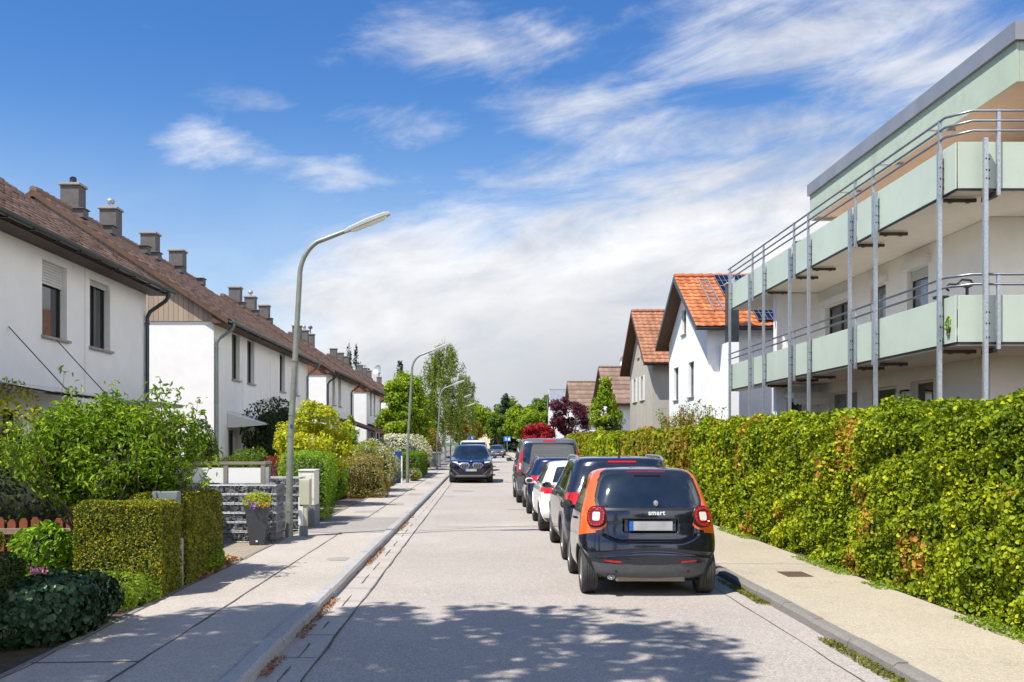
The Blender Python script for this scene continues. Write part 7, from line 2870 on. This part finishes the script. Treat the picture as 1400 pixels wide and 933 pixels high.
def hatch_extra(root, sh):
    plate(root, 0.0, 0.78)
    for yy in (1.0, 2.0, 2.95):
        for wh in ('left', 'right'):
            line(sh, [(yy, 0.40), (yy + 0.02, 0.95)], wh, 0.008, 0.002, M['black_plastic'], 'panel_gap', root)


L_hat = [(0.22, 0.14, 3.92, 0.80, 4.2, 3.6), (0.32, 0.05, 4.0, 0.86, 4.0, 3.4), (0.46, 0.0, 4.05, 0.885, 3.8, 2.7), (0.66, 0.01, 4.03, 0.890, 3.8, 2.7), (0.80, 0.05, 3.90, 0.885, 3.8, 2.7), (0.90, 0.09, 3.55, 0.875, 3.8, 3.4), (0.98, 0.14, 3.10, 0.85, 3.8, 3.6),
         (1.08, 0.22, 2.90, 0.800, 3.8, 3.6), (1.22, 0.33, 2.60, 0.735, 3.8, 3.6), (1.36, 0.42, 2.25, 0.665, 3.8, 3.6), (1.42, 0.46, 2.05, 0.62, 3.6, 3.4), (1.455, 0.60, 1.85, 0.53, 3.2, 2.7), (1.47, 0.9, 1.6, 0.35, 3, 3)]
sw_hat = [roundpoly([(0.62, 0.99), (1.12, 0.98), (1.12, 1.36), (0.80, 1.33)], 0.05), roundpoly([(1.16, 0.98), (2.00, 0.97), (1.90, 1.37), (1.16, 1.37)], 0.04), roundpoly([(2.06, 0.97), (2.86, 0.96), (2.28, 1.32), (1.96, 1.37)], 0.04)]
hat_lights = [([(-0.84, 0.80), (-0.56, 0.82), (-0.54, 0.98), (-0.80, 1.02)], 'lamp_red', 'tail_light', 'rear'), ([(0.56, 0.82), (0.84, 0.80), (0.80, 1.02), (0.54, 0.98)], 'lamp_red', 'tail_light', 'rear'),
              ([(0.26, 0.83), (0.44, 0.86), (0.40, 0.95), (0.28, 0.97)], 'lamp_red', 'tail_light', 'left')]
hat_rw = roundpoly([(-0.62, 1.02), (0.62, 1.02), (0.52, 1.36), (-0.52, 1.36)], 0.08)
hat_fw = roundpoly([(-0.76, 1.0), (0.76, 1.0), (0.60, 1.40), (-0.60, 1.40)], 0.08)
car(2.06, 20.35, 0, 'white hatchback parked third in the row on the right', L_hat, [(0.70, 0.31, 0.31), (3.28, 0.31, 0.31)], 'p_white', sw_hat, hat_rw, hat_fw, track=0.77, mir=(0.84, 2.74, 0.98, 'p_white'), rear_lights=hat_lights, extra=hatch_extra, lip='p_white', trim_z=0.30, nring=200, nlev=70)
car(2.02, 25.35, 0, 'dark blue hatchback with black mirrors parked fourth, between the white car and the van', L_hat, [(0.70, 0.31, 0.31), (3.28, 0.31, 0.31)], 'p_blue', sw_hat, hat_rw, hat_fw, track=0.77, mir=(0.84, 2.74, 0.98, 'black_plastic'), rear_lights=hat_lights, extra=hatch_extra, lip='black_plastic', trim_z=0.34, nring=160, nlev=60, rails=(0.56, 0.6, 2.1, 1.475))


# ---------------- grey van
def van_extra(root, sh):
    plate(root, -0.004, 0.74)
    MB().bbx(-0.95, 0.95, -0.10, 0.10, 0.30, 0.46, 0.03).build('rear_bumper', M['trim'], root)
    line(sh, [(-0.78, 1.78), (-0.80, 0.55), (0.80, 0.55), (0.78, 1.78), (-0.78, 1.78)], 'rear', 0.012, 0.003, M['black_plastic'], 'panel_gap', root)
    mb = MB()
    mb.bbx(-0.35, 0.35, -0.02, 0.02, 1.02, 1.07, 0.01)
    mb.build('tailgate_handle', M['black_plastic'], root)
    mb = MB()
    mb.tube([(0.0, 0.02, 1.12), (0.30, 0.05, 1.20)], 0.012, 6)
    mb.build('rear_wiper', M['black_plastic'], root)
    for yy in (1.55, 2.75, 3.75):
        line(sh, [(yy, 0.40), (yy, 1.75)], 'left', 0.01, 0.002, M['black_plastic'], 'panel_gap', root)
        line(sh, [(yy, 0.40), (yy, 1.75)], 'right', 0.01, 0.002, M['black_plastic'], 'panel_gap', root)


L_van = [(0.26, 0.10, 4.85, 0.92, 7, 5), (0.40, 0.02, 4.93, 0.975, 7, 4.5), (0.60, 0.0, 4.97, 0.99, 7, 4), (0.90, 0.01, 4.90, 0.993, 7, 4), (1.08, 0.03, 4.65, 0.985, 7, 4), (1.20, 0.05, 4.20, 0.970, 7, 4.5),
         (1.40, 0.08, 3.92, 0.935, 7, 4.5), (1.60, 0.12, 3.62, 0.895, 7, 4.5), (1.78, 0.16, 3.35, 0.855, 6.5, 4.5), (1.88, 0.20, 3.15, 0.82, 6, 4.5), (1.94, 0.26, 2.95, 0.76, 5, 4), (1.97, 0.5, 2.7, 0.6, 4, 4), (1.98, 1.0, 2.2, 0.3, 3, 3)]
sw_van = [roundpoly([(0.25, 1.24), (1.45, 1.22), (1.45, 1.72), (0.33, 1.74)], 0.08), roundpoly([(1.62, 1.22), (2.70, 1.21), (2.70, 1.72), (1.62, 1.72)], 0.06), roundpoly([(2.84, 1.21), (4.0, 1.18), (3.45, 1.68), (2.84, 1.72)], 0.06)]
car(2.0, 29.7, 0, 'dark grey delivery van with large rear window and tall red tail lights', L_van, [(0.98, 0.34, 0.34), (4.0, 0.34, 0.34)], 'p_grey', sw_van,
    roundpoly([(-0.66, 1.18), (0.66, 1.18), (0.84, 1.36), (0.76, 1.84), (-0.76, 1.84), (-0.84, 1.36)], 0.10), roundpoly([(-0.88, 1.22), (0.88, 1.22), (0.78, 1.84), (-0.78, 1.84)], 0.1),
    cat='van', track=0.86, mir=(0.97, 3.95, 1.28, 'black_plastic'), name='parked_van', group='cars parked on the right', lip='trim', trim_z=0.42, nring=220, nlev=80, DR=0.35, DF=1.0, barrel=0.02,
    rear_lights=[([(-0.945, 0.86), (-0.85, 0.84), (-0.84, 1.15), (-0.795, 1.62), (-0.84, 1.64), (-0.915, 1.18)], 'lamp_red', 'tail_light', 'rear'), ([(0.85, 0.84), (0.945, 0.86), (0.915, 1.18), (0.84, 1.64), (0.795, 1.62), (0.84, 1.15)], 'lamp_red', 'tail_light', 'rear'),
                 ([(-0.20, 1.885), (0.20, 1.885), (0.20, 1.925), (-0.20, 1.925)], 'lamp_red', 'brake_light', 'rear'),
                 ([(-0.915, 1.06), (-0.86, 1.05), (-0.85, 1.22), (-0.89, 1.26)], 'lamp_clear', 'reversing_light', 'rear'),
                 ([(0.16, 0.90), (0.26, 0.90), (0.30, 1.30), (0.24, 1.30)], 'lamp_red', 'tail_light', 'left')], extra=van_extra)
# van ahead hidden mostly; a further car shows between
# ---------------- large dark SUV facing the camera


def xsuv_extra(root, sh):
    # twin angular grille openings with bright surrounds
    for s_ in (-1, 1):
        out_ = [(s_ * 0.05, 0.83), (s_ * 0.13, 0.93), (s_ * 0.44, 0.93), (s_ * 0.57, 0.83), (s_ * 0.44, 0.68), (s_ * 0.13, 0.68)]
        if s_ < 0:
            out_ = out_[::-1]
        inn = [((a - s_ * 0.30) * 0.86 + s_ * 0.30, (b - 0.805) * 0.76 + 0.805) for a, b in out_]
        patch(sh, roundpoly(out_, 0.03), 'front', 0.014, M['alloy'], 'grille_surround', root, 0.04, 0.02)
        gr = patch(sh, roundpoly(inn, 0.025), 'front', 0.020, M['black_plastic'], 'grille', root, 0.04, 0.01)
        mb = MB()
        for k in range(5):
            xx = s_ * (0.12 + 0.075 * k)
            yy = float(sh.front_y(np.array([xx]), np.array([0.8]))[0])
            mb.bx(xx - 0.006, xx + 0.006, yy + 0.02, yy + 0.03, 0.73, 0.88)
        mb.build('grille_bars', M['galv'], gr)
        # headlights: slim upper light and lower lamp
        hl = [(s_ * 0.60, 0.97), (s_ * 0.90, 1.00), (s_ * 0.92, 0.95), (s_ * 0.62, 0.91)]
        hl = hl if s_ > 0 else hl[::-1]
        patch(sh, hl, 'front', 0.01, M['lamp_clear'], 'headlight', root, 0.03)
        h2 = [(s_ * 0.70, 0.86), (s_ * 0.93, 0.87), (s_ * 0.92, 0.80), (s_ * 0.74, 0.79)]
        h2 = h2 if s_ > 0 else h2[::-1]
        patch(sh, h2, 'front', 0.01, M['black_plastic'], 'lower_headlight', root, 0.03)
        # angled intake with bright edge
        it = [(s_ * 0.60, 0.62), (s_ * 0.86, 0.70), (s_ * 0.88, 0.45), (s_ * 0.62, 0.42)]
        it = it if s_ > 0 else it[::-1]
        patch(sh, it, 'front', 0.008, M['black_plastic'], 'air_intake', root, 0.04)
        line(sh, [(s_ * 0.95, 0.72), (s_ * 0.68, 0.50), (s_ * 0.55, 0.40)], 'front', 0.028, 0.02, M['alloy'], 'intake_trim', root)
    patch(sh, roundpoly([(-0.48, 0.42), (0.48, 0.42), (0.55, 0.58), (-0.55, 0.58)], 0.03), 'front', 0.008, M['black_plastic'], 'air_intake', root, 0.04)
    patch(sh, roundpoly([(-0.72, 0.30), (0.72, 0.30), (0.66, 0.37), (-0.66, 0.37)], 0.02), 'front', 0.012, M['alloy'], 'skid_plate', root, 0.04)
    yf = float(sh.front_y(np.array([0.0]), np.array([0.58]))[0])
    plate(root, yf + 0.022, 0.60, facing=1)
    # round badge
    yb = float(sh.front_y(np.array([0.0]), np.array([0.985]))[0])
    mt = Matrix.Translation((0, yb - 0.004, 0.985)) @ Matrix.Rotation(R(-70), 4, 'X')
    bd = MB().lathe([(0.042, -0.01), (0.042, 0.008), (0.032, 0.010), (0.0, 0.010)], 24, mt).build('bonnet_badge', M['chrome'], root, 40)
    for q in range(4):
        m2 = mt @ Matrix.Rotation(q * PI / 2, 4, 'Z')
        pts = [m2 @ Vector((0, 0, 0.0115))] + [m2 @ Vector((0.028 * math.cos(a), 0.028 * math.sin(a), 0.0115)) for a in [k * PI / 16 for k in range(9)]]
        MB().add(pts, [tuple(range(10))]).build('badge_quarter', M['sign_blue'] if q % 2 else M['sign_white'], bd)
    # bonnet creases
    for s_ in (-1, 1):
        mb = MB()
        pts = []
        for k in range(8):
            t = k / 7
            z_ = 0.98 + 0.12 * t
            xx = s_ * (0.45 + 0.2 * t)
            pts.append((xx, float(sh.front_y(np.array([xx]), np.array([z_]))[0]) - 0.004, z_))
        mb.tube(pts, 0.012, 6)
        mb.build('bonnet_crease', M['p_midblue'], root)


L_xs = [(0.26, 0.12, 4.95, 0.90, 5, 4.2), (0.36, 0.04, 5.05, 0.97, 5, 4.0), (0.50, 0.0, 5.10, 0.995, 5, 4.0), (0.75, 0.0, 5.11, 1.0, 5, 4.0), (0.92, 0.04, 5.05, 0.99, 5, 4), (1.02, 0.08, 4.75, 0.975, 5, 4), (1.10, 0.12, 4.1, 0.955, 5, 4.2), (1.17, 0.16, 3.55, 0.93, 5, 4.5),
        (1.30, 0.25, 3.30, 0.87, 5, 4.5), (1.48, 0.36, 2.98, 0.80, 5, 4.5), (1.62, 0.46, 2.68, 0.735, 4.5, 4.2), (1.70, 0.55, 2.40, 0.67, 4, 4), (1.735, 0.75, 2.1, 0.55, 3.5, 3.5), (1.75, 1.1, 1.8, 0.3, 3, 3)]
sw_xs = [roundpoly([(0.6, 1.18), (1.3, 1.16), (1.3, 1.58), (0.85, 1.58)], 0.05), roundpoly([(1.36, 1.16), (2.3, 1.15), (2.25, 1.60), (1.36, 1.60)], 0.04), roundpoly([(2.36, 1.15), (3.4, 1.15), (2.75, 1.56), (2.33, 1.60)], 0.04)]
xs_rw = roundpoly([(-0.75, 1.2), (0.75, 1.2), (0.64, 1.6), (-0.64, 1.6)], 0.08)
xs_fw = roundpoly([(-0.84, 1.17), (0.84, 1.17), (0.69, 1.66), (-0.69, 1.66)], 0.06)
car(-0.53, 44.7 + 5.11, R(180), 'large midnight blue SUV with twin grilles, facing the camera at the left kerb', L_xs, [(0.95, 0.38, 0.38), (4.12, 0.38, 0.38)], 'p_midblue', sw_xs, xs_rw, xs_fw, group='cars parked at the left kerb', track=0.86, tyre_w=0.27, mir=(0.96, 3.35, 1.15, 'p_midblue'), lip='black_plastic', trim_z=0.40, extra=xsuv_extra)


def plain_front(root, sh):
    yf = float(sh.front_y(np.array([0.0]), np.array([0.55]))[0])
    plate(root, yf + 0.008, 0.50, facing=1)
    for s_ in (-1, 1):
        hl = [(s_ * 0.50, 0.66), (s_ * 0.80, 0.72), (s_ * 0.78, 0.82), (s_ * 0.50, 0.76)]
        hl = hl if s_ > 0 else hl[::-1]
        patch(sh, hl, 'front', 0.01, M['lamp_clear'], 'headlight', root, 0.03)
    patch(sh, roundpoly([(-0.46, 0.62), (0.46, 0.62), (0.40, 0.74), (-0.40, 0.74)], 0.03), 'front', 0.008, M['black_plastic'], 'grille', root, 0.04)


car(-0.62, 56.8 + 4.05 - 3.2, R(180), 'dark blue car right behind the large SUV at the left kerb', L_hat, [(0.70, 0.31, 0.31), (3.28, 0.31, 0.31)], 'p_midblue', sw_hat, hat_rw, hat_fw, group='cars parked at the left kerb', track=0.77, mir=(0.84, 2.74, 0.98, 'black_plastic'), extra=plain_front, nring=140, nlev=50)


def van_front(root, sh):
    for s_ in (-1, 1):
        hl = [(s_ * 0.62, 0.80), (s_ * 0.92, 0.88), (s_ * 0.90, 1.05), (s_ * 0.62, 0.96)]
        hl = hl if s_ > 0 else hl[::-1]
        patch(sh, hl, 'front', 0.01, M['lamp_clear'], 'headlight', root, 0.03)
    patch(sh, roundpoly([(-0.5, 0.60), (0.5, 0.60), (0.5, 0.86), (-0.5, 0.86)], 0.03), 'front', 0.008, M['black_plastic'], 'grille', root, 0.04)
    yf = float(sh.front_y(np.array([0.0]), np.array([0.5]))[0])
    plate(root, yf + 0.008, 0.50, facing=1)


van_sw = sw_van
for (yy, xx, lb) in ((62.5 + 4.97, -0.62, 'white van parked behind the two dark cars at the left kerb'), (71.5 + 4.97, -0.75, 'second white van, farther along the left kerb')):
    car(xx, yy, R(180), lb, L_van, [(0.98, 0.34, 0.34), (4.0, 0.34, 0.34)], 'p_white', sw_van, roundpoly([(-0.8, 1.25), (0.8, 1.25), (0.74, 1.8), (-0.74, 1.8)], 0.08), roundpoly([(-0.88, 1.22), (0.88, 1.22), (0.78, 1.84), (-0.78, 1.84)], 0.1), cat='van', name='parked_van', group='cars parked at the left kerb', track=0.86, mir=(0.97, 3.95, 1.28, 'black_plastic'), extra=van_front, nring=120, nlev=44, trim_z=0.42)
for (yy, xx, bd, lb) in ((118.0, 1.6, 'p_grey', 'small grey car far down the street, facing the camera'), (136.0, 2.2, 'p_navy', 'dark car at the far end of the street near the right blue sign')):
    car(xx, yy, R(180), lb, L_hat, [(0.70, 0.31, 0.31), (3.28, 0.31, 0.31)], bd, sw_hat, hat_rw, hat_fw, group='far cars', track=0.77, mir=(0.84, 2.74, 0.98, 'black_plastic'), extra=plain_front, nring=100, nlev=36)
